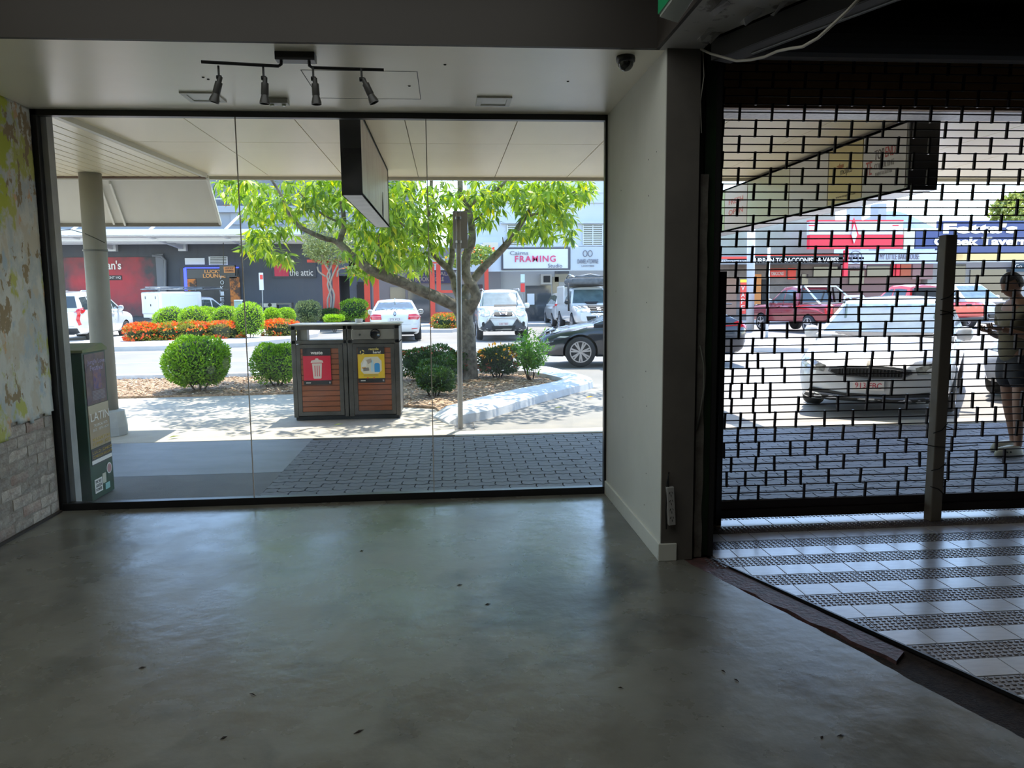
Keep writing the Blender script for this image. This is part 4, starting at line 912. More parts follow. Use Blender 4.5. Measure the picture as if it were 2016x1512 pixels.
# ================================================================== planting
def blob_pts(k, c, r, shell=.12, squash=0, low=-.9):
    """points near the skin of an ellipsoid, with normals"""
    v = rng.normal(size=(k*2, 3)); v /= np.linalg.norm(v, axis=1)[:, None]; v = v[v[:, 2] > low][:k]
    if squash: v[:, 2] = np.sign(v[:, 2])*np.abs(v[:, 2])**squash
    s = 1-shell*rng.random(len(v))**1.5
    return np.array(c)+v*np.array(r)*s[:, None], v
core_g = mat('shade_core', (.012,.03,.006), .9)  # dark inner ellipsoid added to block light through the leaves
def shrub(name, c, r, k, L, lm, label, group, core=.86, stem=True, cat='shrub', bumpy=.06, flowers=None, squash=0):
    t = empty(name, (c[0], c[1], 0), label, cat, group)
    P, v = blob_pts(k, c, r, .16, squash)
    nn = np.array([noise.noise(Vector((p[0]*3, p[1]*3, p[2]*3))) for p in P]); P = P+v*(nn*bumpy*2)[:, None]
    D = v*.7+rng.normal(size=P.shape)*.45+np.array([0,0,.25]); N = rng.normal(size=P.shape)*.5+v+np.array([0,0,.6])
    obj('foliage', leaves_mesh(P, D, N, L*(.7+.6*rng.random(len(P))), L*.45*(.8+.4*rng.random(len(P))), .15), lm, t, fix=False)['kind'] = 'stuff'
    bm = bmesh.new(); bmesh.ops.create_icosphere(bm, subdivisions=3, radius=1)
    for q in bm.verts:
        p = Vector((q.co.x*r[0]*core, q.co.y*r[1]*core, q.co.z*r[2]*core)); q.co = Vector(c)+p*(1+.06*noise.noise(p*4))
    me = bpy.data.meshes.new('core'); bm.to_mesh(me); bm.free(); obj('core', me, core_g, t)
    if stem:
        for q in range(4):
            a = q*1.7; obj('stem', MB().tube([(c[0]+.05*math.cos(a), c[1]+.05*math.sin(a), 0), (c[0]+r[0]*.5*math.cos(a), c[1]+r[1]*.5*math.sin(a), c[2]-r[2]*.4)], [.018, .010], 6), mat('stem_brown', (.10,.07,.05), .8), t)
    if flowers:
        fm, fk, fl_ = flowers
        P, v = blob_pts(fk, c, (r[0]*1.02, r[1]*1.02, r[2]*1.04), .06, squash, -.5)
        nn = np.array([noise.noise(Vector((p[0]*1.6, p[1]*1.6, p[2]*2+9))) for p in P]); P = P[nn > -.12]; v = v[nn > -.12]
        D = v+rng.normal(size=P.shape)*.7; N = v+rng.normal(size=P.shape)*.3
        obj('flowers', leaves_mesh(P, D, N, fl_*(.8+.5*rng.random(len(P))), fl_*.8*np.ones(len(P)), .1), fm, t, fix=False)['kind'] = 'stuff'
    return t
lime = leafmat('clipped_lime', [(0,(.14,.28,.012)),(.5,(.26,.44,.02)),(1,(.42,.60,.04))], .35)
mid = leafmat('shrub_mid', [(0,(.07,.17,.012)),(.5,(.17,.33,.02)),(1,(.32,.50,.035))], .35)
dkg = leafmat('shrub_dark', [(0,(.025,.065,.012)),(.6,(.05,.11,.02)),(1,(.09,.16,.03))], .25)
olive = leafmat('leaf_olive', [(0,(.13,.17,.05)),(1,(.32,.36,.14))], .3)
redf = leafmat('ixora_red', [(0,(.70,.05,.01)),(.6,(.85,.14,.02)),(1,(.95,.30,.06))], .3)
pinkf = leafmat('bud_red', [(0,(.28,.05,.03)),(1,(.55,.14,.08))], .3)
yelf = leafmat('yellow_leaf', [(0,(.80,.50,.03)),(1,(.85,.30,.05))], .4)
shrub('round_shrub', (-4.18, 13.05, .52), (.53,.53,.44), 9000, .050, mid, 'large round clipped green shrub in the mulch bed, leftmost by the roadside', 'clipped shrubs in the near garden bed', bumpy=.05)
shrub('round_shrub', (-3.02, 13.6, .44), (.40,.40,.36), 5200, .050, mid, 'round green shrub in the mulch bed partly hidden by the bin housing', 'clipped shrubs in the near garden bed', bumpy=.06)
hedge_g = 'low shrubs between the bins and the tree'
def box_pts_shrub(name, x0, x1, y0, y1, z1, k, L, lm, label, group, fl=None, cat='hedge', z0=.12, base=0.0):
    c = ((x0+x1)/2, (y0+y1)/2, (z0+z1)/2+base); return shrub(name, c, ((x1-x0)/2, (y1-y0)/2, (z1-z0)/2), k, L, lm, label, group, core=.84, cat=cat, flowers=fl, squash=.55)
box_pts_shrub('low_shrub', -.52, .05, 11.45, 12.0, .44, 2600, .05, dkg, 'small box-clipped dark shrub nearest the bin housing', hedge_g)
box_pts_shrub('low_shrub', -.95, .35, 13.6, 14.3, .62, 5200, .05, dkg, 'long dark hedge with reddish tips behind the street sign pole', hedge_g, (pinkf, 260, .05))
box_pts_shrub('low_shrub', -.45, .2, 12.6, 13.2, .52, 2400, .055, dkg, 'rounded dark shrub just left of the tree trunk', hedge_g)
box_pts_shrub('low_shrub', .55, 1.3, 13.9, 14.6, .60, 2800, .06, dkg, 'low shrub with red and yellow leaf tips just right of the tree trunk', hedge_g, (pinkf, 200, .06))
P, v = blob_pts(60, (.95, 14.1, .5), (.35,.3,.15), .1); obj('yellow_leaf_tips', leaves_mesh(P, v+rng.normal(size=P.shape)*.5, v, .08*np.ones(len(P)), .05*np.ones(len(P)), .1), yelf, COL.objects.get('low_shrub.003'), fix=False)['kind'] = 'stuff'
# loose leafy bush near the island tip
lb_ = empty('leafy_bush', (1.50, 13.75, 0), 'loose bright green leafy bush growing near the tip of the white-kerbed island', 'bush')
P = []; D = []
for k in range(34):
    a = random.random()*6.28; sp_ = .15+.85*random.random(); top = Vector((1.50+.42*sp_*math.cos(a), 13.75+.4*sp_*math.sin(a), .55+.40*random.random()-.10*sp_)); b0_ = Vector((1.50+.05*math.cos(a), 13.75+.05*math.sin(a), .02))
    obj('stem', MB().tube([b0_, b0_.lerp(top, .5)+Vector((0,0,.05)), top], [.008,.005,.003], 5), mat('stem_brown', (.10,.07,.05)), lb_) if k < 14 else None
    for q in range(70):
        t_ = .30+.7*random.random(); p = b0_.lerp(top, t_)+Vector((random.gauss(0,.035), random.gauss(0,.035), .04+random.gauss(0,.03))); P.append(p); D.append(Vector((random.gauss(0,1), random.gauss(0,1), random.gauss(.3,.6))))
P = np.array(P); D = np.array(D)
brt = leafmat('bush_bright', [(0,(.05,.15,.012)),(.5,(.12,.30,.02)),(1,(.28,.50,.05))], .4)
obj('foliage', leaves_mesh(P, D, rng.normal(size=P.shape)*.4+np.array([0,0,1]), .06+.05*rng.random(len(P)), .022+.015*rng.random(len(P)), .12), brt, lb_, fix=False)['kind'] = 'stuff'
# median planting
DM = 30.0
def at(px, py, y): return AY(px, py, y)
balls = [(338,632,31,33,26,'leftmost clipped lime ball in the median, above the orange flowers'), (383,630,30,29,25,'second clipped lime ball from the left in the median'), (447,629,30.5,27,25,'clipped lime ball in the median right behind the second pane joint smear'),
         (491,638,28.5,28,32,'biggest clipped lime ball in front of its neighbours in the median'), (536,624,33,16,17,'small pale lime ball right of the big one in the median'), (562,622,34.5,18,15,'small clipped lime ball at the right end of the median row'),
         (408,622,33,22,17,'lime ball half hidden behind the front row of the median'), (462,620,33.5,24,15,'flat-topped lime shrub peeking over the front row of the median')]
for px, py, y, rx, ry, lab in balls:
    c = at(px, py, y); s = y/FPX; r = (rx*s, rx*s*.9, ry*s); c.z = max(c.z, r[2]+.16)
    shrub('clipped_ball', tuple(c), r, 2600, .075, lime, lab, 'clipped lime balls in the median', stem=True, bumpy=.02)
for px0, px1, py0, py1, y, lm, lab in ((584,630,593,635,36,olive,'upright olive shrub with square top at the far end of the median'), (671,724,589,632,37,mid,'dense green rounded shrub behind the white sedan'), (630,668,609,634,37.5,dkg,'low dark shrub in shade between two greener shrubs'), (640,676,622,634,34.5,lime,'small flat bright green shrub above the bin top')):
    a_ = at(px0, py1, y); b_ = at(px1, py0, y); shrub('median_shrub', ((a_.x+b_.x)/2, y, (a_.z+b_.z)/2+.02), ((b_.x-a_.x)/2, .7, (b_.z-a_.z)/2), 2200, .09, lm, lab, 'shrubs at the far end of the median', squash=.6, bumpy=.04)
fi = 0
for px0, px1, py0, py1, y, den, lab in ((243,300,643,676,27.3,900,'orange-red flowering low hedge at the left tip of the median'), (300,356,648,673,27.6,260,'mostly green flowering low hedge, second from the left tip'), (350,402,648,672,27.9,500,'orange flowering low hedge below the second lime ball'),
                                   (400,470,642,672,28.2,900,'bright orange flowering low hedge left of the big lime ball'), (516,582,633,668,29.5,1000,'orange flowering low hedge sloping away beside the bins'), (852,900,625,643,34,220,'low yellow-green hedge with orange flowers behind the tree')):
    a_ = at(px0, py1, y); b_ = at(px1, py0, y)
    shrub('flower_hedge', ((a_.x+b_.x)/2, y+.4, max((a_.z+b_.z)/2, .36)), ((b_.x-a_.x)/2+.05, .7, .33), 2200, .085, leafmat('hedge_olive%d' % fi, [(0,(.16,.17,.02)),(.6,(.28,.30,.04)),(1,(.42,.36,.06))], .3), lab, 'orange flowering hedges of the median', flowers=(redf, den, .10), squash=.5, cat='hedge'); fi += 1

# ---- the street tree
tr = empty('street_tree', (.37, 14.0, 0), 'large street tree with mottled trunk, low spreading limbs and drooping long green leaves', 'tree')
bark_m = mat('mottled_bark', (.20,.165,.125), .85, col2=(.085,.068,.05), ns=9, nd=7, lo=.42, hi=.6, bump=.8, bs=25)
def br(pts, r, n=8):
    P = catm([AY(px, py, y) for px, py, y in pts], 4); k = len(P); R = [r[0]+(r[1]-r[0])*i/(k-1) for i in range(k)]
    P = [p+Vector((.02*noise.noise(p*3), .02*noise.noise(p*3+Vector((5,0,0))), 0)) for p in P]
    return P, R
def branch(name, pts, r0, r1, n=10):
    P, R = br(pts, (r0, r1)); return obj(name, MB().tube(P, R, n), bark_m, tr, smooth=True)
P, R = br([(922,756,14),(921,716,14),(918,665,14),(915,616,14),(920,590,14)], (.19,.15)); R[0] = .24; R[1] = .21
obj('trunk', MB().tube(P, R, 14), bark_m, tr, smooth=True)
branch('limb', [(918,640,14),(900,606,13.9),(870,590,13.8),(838,576,13.7),(800,559,13.6),(760,545,13.5),(729,531,13.4),(708,515,13.4),(691,503,13.3),(676,487,13.3),(666,478,13.3)], .12, .06)
branch('limb', [(666,482,13.3),(672,465,13.3),(677,448,13.3),(676,428,13.2),(672,400,13.1),(676,370,13),(680,330,13)], .055, .025)
branch('branch', [(668,480,13.3),(655,473,13.3),(641,470,13.2),(620,462,13.1),(596,450,13),(583,438,13),(573,427,13),(566,413,13),(560,395,13),(548,375,13),(530,350,13)], .05, .022)
branch('limb', [(918,622,14),(928,605,13.9),(938,585,13.8),(932,565,13.8),(920,548,13.8),(917,525,13.8),(920,500,13.8),(928,480,13.8),(930,465,13.8),(929,445,13.8),(925,425,13.8),(918,403,13.8),(908,385,13.8),(905,355,13.8),(903,310,13.8),(900,260,13.8)], .105, .04)
branch('branch', [(921,410,13.8),(935,396,13.7),(955,383,13.6),(981,372,13.5),(1000,350,13.4),(1020,320,13.4)], .04, .02)
branch('limb', [(916,620,14),(908,594,14.2),(898,570,14.3),(893,551,14.4),(885,532,14.4),(872,519,14.4),(860,508,14.4)], .085, .06)
branch('limb', [(884,530,14.4),(889,510,14.5),(890,480,14.5),(880,440,14.5),(862,420,14.5),(850,380,14.5),(848,320,14.5)], .06, .03)
branch('limb', [(864,512,14.4),(852,497,14.3),(848,475,14.2),(851,450,14.2),(845,420,14.1),(835,380,14.1)], .05, .02)
branch('limb', [(917,600,14),(916,578,14.1),(924,560,14.1),(934,547,14.1),(945,534,14.1),(956,523,14.1),(976,504,14.1),(996,482,14),(1012,462,14),(1026,441,14),(1040,420,13.9),(1060,395,13.8),(1075,360,13.7),(1090,310,13.6)], .10, .03)
branch('branch', [(992,486,14),(990,478,13.95),(989,467,13.9)], .018, .008, 6)
branch('branch', [(1036,426,13.9),(1060,420,13.7),(1085,410,13.6),(1110,390,13.5),(1135,375,13.4)], .03, .012)
branch('branch', [(930,435,13.8),(942,428,13.7),(950,420,13.6)], .022, .01, 6)
branch('branch', [(676,440,13.3),(640,425,13.2),(610,400,13.1),(590,380,13)], .025, .01, 6); branch('branch', [(760,545,13.5),(752,520,13.3),(745,490,13.1),(748,460,13)], .03, .012, 6)
branch('branch', [(852,480,14.2),(820,465,14),(790,440,13.8),(760,420,13.6)], .035, .012, 6)
tleaf = leafmat('tree_leaf', [(0,(.07,.14,.014)),(.35,(.17,.28,.028)),(.70,(.32,.44,.045)),(.93,(.46,.53,.06)),(1,(.66,.55,.03))], .45, .5)
blobs = [(455,368,34,20,12),(500,385,45,35,26),(520,430,38,45,28),(500,475,28,28,14),(535,490,30,26,12),(562,508,14,18,5),(590,385,50,35,30),(575,440,25,30,8),(650,380,60,32,36),(720,385,50,30,28),(790,390,60,38,40),(800,445,60,40,34),(740,450,50,45,30),(700,440,40,30,14),
         (745,500,45,30,20),(790,500,40,28,18),(835,470,35,40,22),(815,520,28,20,10),(870,400,45,45,26),(880,450,28,30,10),(935,385,40,30,20),(960,405,32,34,14),(1000,375,45,25,22),(1045,390,45,32,28),(1080,420,50,40,34),(1065,455,35,20,14),(1100,375,50,26,26),(1140,370,35,26,14),(1120,410,30,38,12),(1118,450,20,24,6),(1162,378,14,14,4),(945,435,14,14,3),(1030,455,25,20,8),(720,535,30,14,5),(690,500,18,12,4),(640,430,30,20,7)]
LP = []; LD = []; LN = []; LL = []
def whorl(c, n, s=1):
    ax = Vector((random.gauss(0,.4), random.gauss(0,.4), 1)).normalized(); a0 = random.random()*6.28
    for k in range(n):
        a = a0+k*2*PI/n+random.gauss(0,.2); out = Vector((math.cos(a), math.sin(a), 0)); dr_ = random.uniform(-1.5, .15)
        d = (out*.75+ax*.1+Vector((0,0,dr_))).normalized(); nn = (Vector((0,0,1))*.75+out*.5+Vector((random.gauss(0,.2),)*3)).normalized()
        LP.append(c+out*.03); LD.append(d); LN.append(nn); LL.append(random.uniform(.17,.27)*s)
for px, py, rx, ry, n in blobs:
    for k in range(int(n*1.55)):
        a = random.random()*6.28; q = math.sqrt(random.random()); y = random.uniform(12.3, 15.2)
        whorl(AY(px+rx*q*math.cos(a), py+ry*q*math.sin(a)-4, y), random.randint(6, 9))
nvis = len(LP)
for k in range(620):     # the crown carries on above the awning
    a = random.random()*6.28; q = math.sqrt(random.random()); whorl(Vector((-.2+3.7*q*math.cos(a), 13.4+3.0*q*math.sin(a), 3.95+random.random()*2.6*(1-q*q*.6))), 8, 1.1)
LP = np.array(LP); LD = np.array(LD); LN = np.array(LN); LL = np.array(LL)
order = np.argsort(LP[:nvis, 1]+1e-3*rng.random(nvis)); pick = order[:300]
mask = np.ones(len(LP), bool); mask[pick] = False
lf = leaves_mesh(np.zeros((1,3)), np.array([[1.,0,0]]), np.array([[0,0,1.]]), np.array([1.]), np.array([.27]), .05, 'leaf', .12)
tag(obj('foliage', leaves_mesh(LP[mask], LD[mask], LN[mask], LL[mask], LL[mask]*.27, .05, 'foliage', .12), tleaf, tr, fix=False), kind='stuff')
# single leaves share one mesh; their tone varies by object
tl2 = tleaf.copy(); tl2.name = 'single_leaf'; nt = tl2.node_tree
oi = nt.nodes.new('ShaderNodeObjectInfo'); rp_ = [n for n in nt.nodes if n.type == 'VALTORGB'][0]; nt.links.new(oi.outputs['Random'], rp_.inputs[0])
l0 = obj('leaf', lf, tl2, tr, local=True, fix=False); inv = ORIG[tr.name]
for i, k in enumerate(pick):
    d = Vector(LD[k]); s_ = d.cross(Vector(LN[k])).normalized(); n_ = s_.cross(d); p = LP[k]; L_ = LL[k]
    M = inv @ Matrix(((d.x,-s_.x,n_.x,p[0]),(d.y,-s_.y,n_.y,p[1]),(d.z,-s_.z,n_.z,p[2]),(0,0,0,1))) @ Matrix.Scale(L_, 4)
    if i == 0: l0.matrix_local = M
    else: copies(l0, [M], 'leaf', tr)
# fallen leaves
for (px, py), lab in zip(((1153,783),(1090,804),(655,838),(330,862)), ('curled yellow leaf fallen beside the tip of the white kerb', 'small tan leaf fallen on the asphalt outside the right pane', 'crumpled leaf lying in front of the bin housing', 'pale leaf lying in the sunny patch near the column')):
    c = G(px, py, .01); P = np.array([[c.x, c.y, c.z]]); me = leaves_mesh(P, np.array([[1,.3,.1]]), np.array([[0,.2,1.]]), np.array([.14]), np.array([.05]), .3)
    thing('fallen_leaf', me, yelf if px == 1153 else olive, lab, 'leaf', fix=False)
# far small tree with twisted bare stems in the median
vt = empty('twisted_tree', (-5.0, 37.5, 0), 'small pale olive tree on twisted bare stems in front of the dark grey wall', 'tree')
for pts in ([(650,612),(652,585),(645,560),(650,540),(640,520),(632,500)], [(646,612),(645,590),(652,565),(644,545),(652,525),(655,505)], [(655,612),(658,580),(650,560),(656,540),(664,522),(668,500)], [(664,545),(668,530),(690,528),(695,545)], [(642,545),(628,535),(625,525)]):
    obj('stem', MB().tube(catm([AY(a_, b_, 37.5) for a_, b_ in pts], 3), .045, 6), mat('bare_stem', (.33,.27,.22), .8), vt, smooth=True)
Pa = []
for c_, r_, k_ in (((640,460),(45,38),1700), ((655,500),(45,22),1300), ((620,490),(25,20),600), ((690,480),(25,30),500)):
    for q in range(k_): a = random.random()*6.28; u = math.sqrt(random.random()); Pa.append(AY(c_[0]+r_[0]*u*math.cos(a), c_[1]+r_[1]*u*math.sin(a), 37.5+random.uniform(-1,1)))
Pa = np.array(Pa); obj('foliage', leaves_mesh(Pa, rng.normal(size=Pa.shape), rng.normal(size=Pa.shape)+np.array([0,0,1]), .16*np.ones(len(Pa)), .06*np.ones(len(Pa)), .1), olive, vt, fix=False)['kind'] = 'stuff'
vn = empty('flowering_vine', (2, 38, 3), 'yellow-green vine with orange blooms spilling over a pergola behind the tree', 'vine')
Pa = []
for (cx_, cy_, rx_, ry_, k_) in ((945,502,32,18,900),(905,512,30,15,500),(740,530,60,16,900),(800,520,50,12,500)):
    for q in range(k_): a = random.random()*6.28; u = math.sqrt(random.random()); Pa.append(AY(cx_+rx_*u*math.cos(a), cy_+ry_*u*math.sin(a), 37+random.uniform(-.8,.8)))
Pa = np.array(Pa); obj('foliage', leaves_mesh(Pa, rng.normal(size=Pa.shape), rng.normal(size=Pa.shape)+np.array([0,0,1]), .17*np.ones(len(Pa)), .10*np.ones(len(Pa)), .1), leafmat('vine_leaf', [(0,(.08,.14,.02)),(1,(.30,.38,.08))], .3), vn, fix=False)['kind'] = 'stuff'
Pa = Pa[rng.random(len(Pa)) < .04]+np.array([0,-.5,0]); obj('flowers', leaves_mesh(Pa, rng.normal(size=Pa.shape), rng.normal(size=Pa.shape), .14*np.ones(len(Pa)), .12*np.ones(len(Pa)), .1), redf, vn, fix=False)['kind'] = 'stuff'
# ================================================================== vehicles
TPL = {
 'sedan': dict(low=[(-1,.34,.60,.66),(-.975,.24,.70,.84),(-.9,.17,.755,.94),(-.6,.15,.745,.99),(-.2,.14,.68,1),(.3,.14,.66,1),(.45,.145,.66,.99),(.7,.15,.615,.98),(.88,.16,.56,.955),(.96,.18,.50,.89),(1,.22,.44,.76)],
      cab=[(-.80,.72),(-.40,.985),(-.15,1.0),(.10,.985),(.46,.665)], zb=.66, wb=.93, wr=.70, ax=(-.58,.62), wr_=.235),
 'suv': dict(low=[(-1,.34,.60,.80),(-.98,.26,.64,.92),(-.92,.19,.655,.97),(-.6,.17,.655,1),(0,.17,.64,1),(.4,.17,.63,.99),(.52,.17,.625,.985),(.75,.18,.595,.98),(.90,.19,.555,.96),(.965,.20,.51,.90),(1,.24,.46,.78)],
      cab=[(-.97,.66),(-.86,.965),(-.4,1.0),(.12,.985),(.52,.625)], zb=.64, wb=.94, wr=.74, ax=(-.57,.60), wr_=.21),
 'wagon': dict(low=[(-1,.34,.60,.78),(-.98,.25,.66,.90),(-.92,.17,.67,.96),(-.6,.15,.67,1),(0,.15,.655,1),(.4,.15,.65,.99),(.5,.15,.645,.985),(.72,.13,.59,.985),(.88,.12,.525,.96),(.96,.125,.475,.90),(1,.15,.42,.78)],
      cab=[(-.96,.67),(-.82,.955),(-.35,1.0),(.08,.985),(.50,.645)], zb=.66, wb=.93, wr=.72, ax=(-.58,.60), wr_=.225),
 'ute': dict(low=[(-1,.36,.60,.90),(-.985,.32,.625,.95),(-.9,.26,.63,.97),(-.5,.24,.63,.98),(0,.22,.62,1),(.4,.21,.61,.99),(.52,.21,.605,.985),(.75,.22,.585,.98),(.90,.22,.55,.96),(.965,.24,.51,.90),(1,.27,.47,.80)],
      cab=[(-.30,.62),(-.24,.965),(-.05,1.0),(.15,.985),(.45,.605)], zb=.62, wb=.93, wr=.72, ax=(-.56,.60), wr_=.21),
 'hatch': dict(low=[(-1,.36,.60,.78),(-.97,.25,.66,.90),(-.9,.18,.67,.96),(-.5,.15,.67,1),(0,.15,.65,1),(.4,.15,.64,.99),(.5,.15,.64,.985),(.72,.155,.585,.98),(.88,.16,.53,.94),(.96,.18,.48,.86),(1,.22,.42,.72)],
      cab=[(-.93,.67),(-.62,.93),(-.3,.99),(.02,.985),(.48,.645)], zb=.655, wb=.93, wr=.70, ax=(-.58,.61), wr_=.235),
}
class Car:
    def __init__(s, name, label, tpl, L, W, H, paint, pos, head, group=None, cat='car', glass=None, rim='multi', wheel_r=None, boxcab=None, dark_low=False, skip_wheels=()):
        T = TPL[tpl]; s.L, s.W, s.H = L, W, H; s.T = T; s.paint = paint; s.glass = glass or carglass
        s.t = empty(name, (pos[0], pos[1], 0), label, cat, group, rz=head); s.name = name
        h = L/2; w = W/2
        # lower body
        st = T['low']; fx = []
        xs = [p[0] for p in st]; N = 40
        for i in range(N+1):
            x = -1+2*(i/N); x = math.copysign(abs(x)**.8, x)
            for k in range(len(st)-1):
                if xs[k] <= x <= xs[k+1]+1e-9:
                    t_ = (x-xs[k])/(xs[k+1]-xs[k]); fx.append((x,)+tuple(st[k][j]+(st[k+1][j]-st[k][j])*t_ for j in (1,2,3))); break
        prof = [(0,0),(.62,0),(.86,.01),(.945,.08),(.975,.25),(1.0,.48),(.995,.68),(.965,.86),(.90,.965),(.72,1.005),(.36,1.035),(0,1.045)]
        ring = prof+[(-a, b) for a, b in prof[-2:0:-1]]; n = len(ring); vs = []; fs = []
        for (x, zb, zt, ww) in fx:
            for a, b in ring: vs.append((x*h, a*ww*w, (zb+(zt-zb)*b)*H))
        for i in range(len(fx)-1):
            for k in range(n): fs.append((i*n+k, i*n+(k+1) % n, (i+1)*n+(k+1) % n, (i+1)*n+k))
        fs += [tuple(range(n)), tuple((len(fx)-1)*n+k for k in range(n))[::-1]]
        s.body = obj('body', MB().add(vs, fs), paint, s.t, local=True)
        # arches
        r = wheel_r or T['wr_']*H*.93; s.r = r; cut = MB()
        for ax in T['ax']:
            for sg in (-1, 1): cut.cyl((ax*h, sg*w*.60, r), (ax*h, sg*w*1.2, r), r*1.13, n=26)
        cm_ = bpy.data.meshes.new('c'); co = None
        cm_.from_pydata(cut.v, [], cut.f); bm = bmesh.new(); bm.from_mesh(cm_); bmesh.ops.recalc_face_normals(bm, faces=bm.faces); bm.to_mesh(cm_); bm.free()
        cm_.materials.append(rubber)
        co = bpy.data.objects.new('c', cm_); COL.objects.link(co)
        md = s.body.modifiers.new('b', 'BOOLEAN'); md.operation = 'DIFFERENCE'; md.solver = 'EXACT'
        s.body.parent = None; md.object = co; md.material_mode = 'TRANSFER'
        dg = bpy.context.evaluated_depsgraph_get(); dg.update(); me = bpy.data.meshes.new_from_object(s.body.evaluated_get(dg)); s.body.modifiers.clear(); s.body.data = me; s.body.parent = s.t
        bpy.data.objects.remove(co); smooth_angle(s.body, 42)
        # cabin
        cb = T['cab'] if boxcab is None else boxcab; zb = T['zb']; s.cb = cb
        xs2 = []
        for k in range(len(cb)-1):
            for j in range(5): t_ = j/5; xs2.append((cb[k][0]+(cb[k+1][0]-cb[k][0])*t_, cb[k][1]+(cb[k+1][1]-cb[k][1])*t_))
        xs2.append(cb[-1]); vs = []; fs = []
        def ws(z): return (T['wb']+(T['wr']-T['wb'])*max(0, (z-zb)/(1-zb)))
        for (x, z) in xs2:
            zt = max(z, zb+.004); t_ = min(1, (zt-zb)/(1-zb)); pts = [(T['wb'], zb-.06), (ws(zb), zb), (ws((zb+zt)/2), (zb+zt)/2), (ws(zt)*1.0, zt-.045*t_), (ws(zt)*.955, zt-.012*t_), (ws(zt)*.80, zt+.008*t_), (ws(zt)*.45, zt+.022*t_), (0, zt+.028*t_)]
            rg = pts+[(-a, b) for a, b in pts[-2::-1]]; n = len(rg)
            for a, b in rg: vs.append((x*h, a*w, b*H))
        for i in range(len(xs2)-1):
            for k in range(n): fs.append((i*n+k, i*n+(k+1) % n, (i+1)*n+(k+1) % n, (i+1)*n+k))
        fs += [tuple(range(n)), tuple((len(xs2)-1)*n+k for k in range(n))[::-1]]
        s.cabin = obj('cabin', MB().add(vs, fs), paint, s.t, local=True); smooth_angle(s.cabin, 38)
        bm = bmesh.new(); bm.from_mesh(s.body.data); bm.from_mesh(s.cabin.data); s.bvh = BVHTree.FromBMesh(bm); bm.free()
        # wheels
        for i, ax in enumerate(T['ax']):
            for sg in (-1, 1):
                c = (ax*h, sg*(w-.115), r)
                ty = MB().lathe([(r*.66,-.10),(r*.90,-.115),(r*.99,-.08),(r,0),(r*.99,.08),(r*.90,.115),(r*.66,.10)], c, 'y', 32)
                wo = obj('wheel', ty, rubber, s.t, local=True, smooth=True)
                y = c[1]+sg*.085; mb = MB()
                mb.lathe([(r*.70,0),(r*.70,sg*.028),(r*.64,sg*.028),(r*.62,0)], (c[0], y, c[2]), 'y', 32)
                mb.lathe([(r*.13,0),(r*.13,sg*.02),(.001,sg*.022)], (c[0], y, c[2]), 'y', 16)
                ns_ = 7 if rim == 'multi' else 5
                for q in range(ns_):
                    a = q*2*PI/ns_+.2
                    for da in ((-.14, .14) if rim == 'multi' else (0,)):
                        p0 = (c[0]+r*.10*math.cos(a), y+sg*.012, c[2]+r*.10*math.sin(a)); p1 = (c[0]+r*.66*math.cos(a+da), y+sg*.014, c[2]+r*.66*math.sin(a+da))
                        mb.bar(p0, p1, r*.10 if rim == 'multi' else r*.2, .016, up=(0,1,0))
                obj('rim', mb, rimmat, wo, local=True); obj('hub_backing', MB().lathe([(r*.66,0),(.001,0)], (c[0], y-sg*.02, c[2]), 'y', 24), black_matte, wo, local=True, fix=False)
    def patch(s, view, pts, m, name, off=.006, th=.012, parent=None, mirror=False, ms=.13):
        """a panel that follows the bodywork: pts are (across, up) as fractions of half width (or half length) and height"""
        h, w, H = s.L/2, s.W/2, s.H
        if view in ('front', 'rear'): P2 = [(a*w, b*H) for a, b in pts]
        elif view == 'top': P2 = [(a*h, b*w) for a, b in pts]
        else: P2 = [(a*h, b*H) for a, b in pts]
        bm = bmesh.new(); f = bm.faces.new([bm.verts.new((a, b, 0)) for a, b in P2]); bmesh.ops.triangulate(bm, faces=[f])
        for _ in range(5):
            lg = [e for e in bm.edges if e.calc_length() > ms]
            if not lg: break
            bmesh.ops.subdivide_edges(bm, edges=lg, cuts=1); bmesh.ops.triangulate(bm, faces=bm.faces)
        dirs = {'front': Vector((-1,0,0)), 'rear': Vector((1,0,0)), 'left': Vector((0,-1,0)), 'right': Vector((0,1,0)), 'top': Vector((0,0,-1))}; d = dirs[view]
        cx = sum(a for a, b in P2)/len(P2); cy = sum(b for a, b in P2)/len(P2)
        def o3(a, b):
            if view == 'front': return Vector((h+3, a, b))
            if view == 'rear': return Vector((-h-3, a, b))
            if view == 'left': return Vector((a, w+3, b))
            if view == 'right': return Vector((a, -w-3, b))
            return Vector((a, b, H+3))
        vs = [v.co.copy() for v in bm.verts]; fr = []; bk = []
        for v in vs:
            hit = None
            for q in range(6):
                t_ = q*.08; a = v.x+(cx-v.x)*t_; b = v.y+(cy-v.y)*t_; loc, nr, _, dist = s.bvh.ray_cast(o3(a, b), d)
                if loc is not None: hit = o3(v.x, v.y); hit = hit+d*((loc-o3(a, b)).dot(d)); break
            if hit is None: hit = o3(v.x, v.y)+d*3.3
            if nr is not None and nr.dot(d) > 0: nr = -nr
            pp = hit-d*off*(.5)+ (nr*off if nr is not None else Vector()); fr.append(pp); bk.append(hit+d*th)
        n = len(fr); bm.verts.index_update()
        fs = [tuple(x.index for x in f.verts) for f in bm.faces]; fs2 = [tuple(i+n for i in q)[::-1] for q in fs]
        rim_ = [(e.verts[0].index, e.verts[1].index) for e in bm.edges if len(e.link_faces) == 1]; bm.free()
        mb = MB().add(fr+bk, fs+fs2+[(a, b, b+n, a+n) for a, b in rim_]); o = obj(name, mb, m, parent or s.t, local=True); smooth_angle(o, 50)
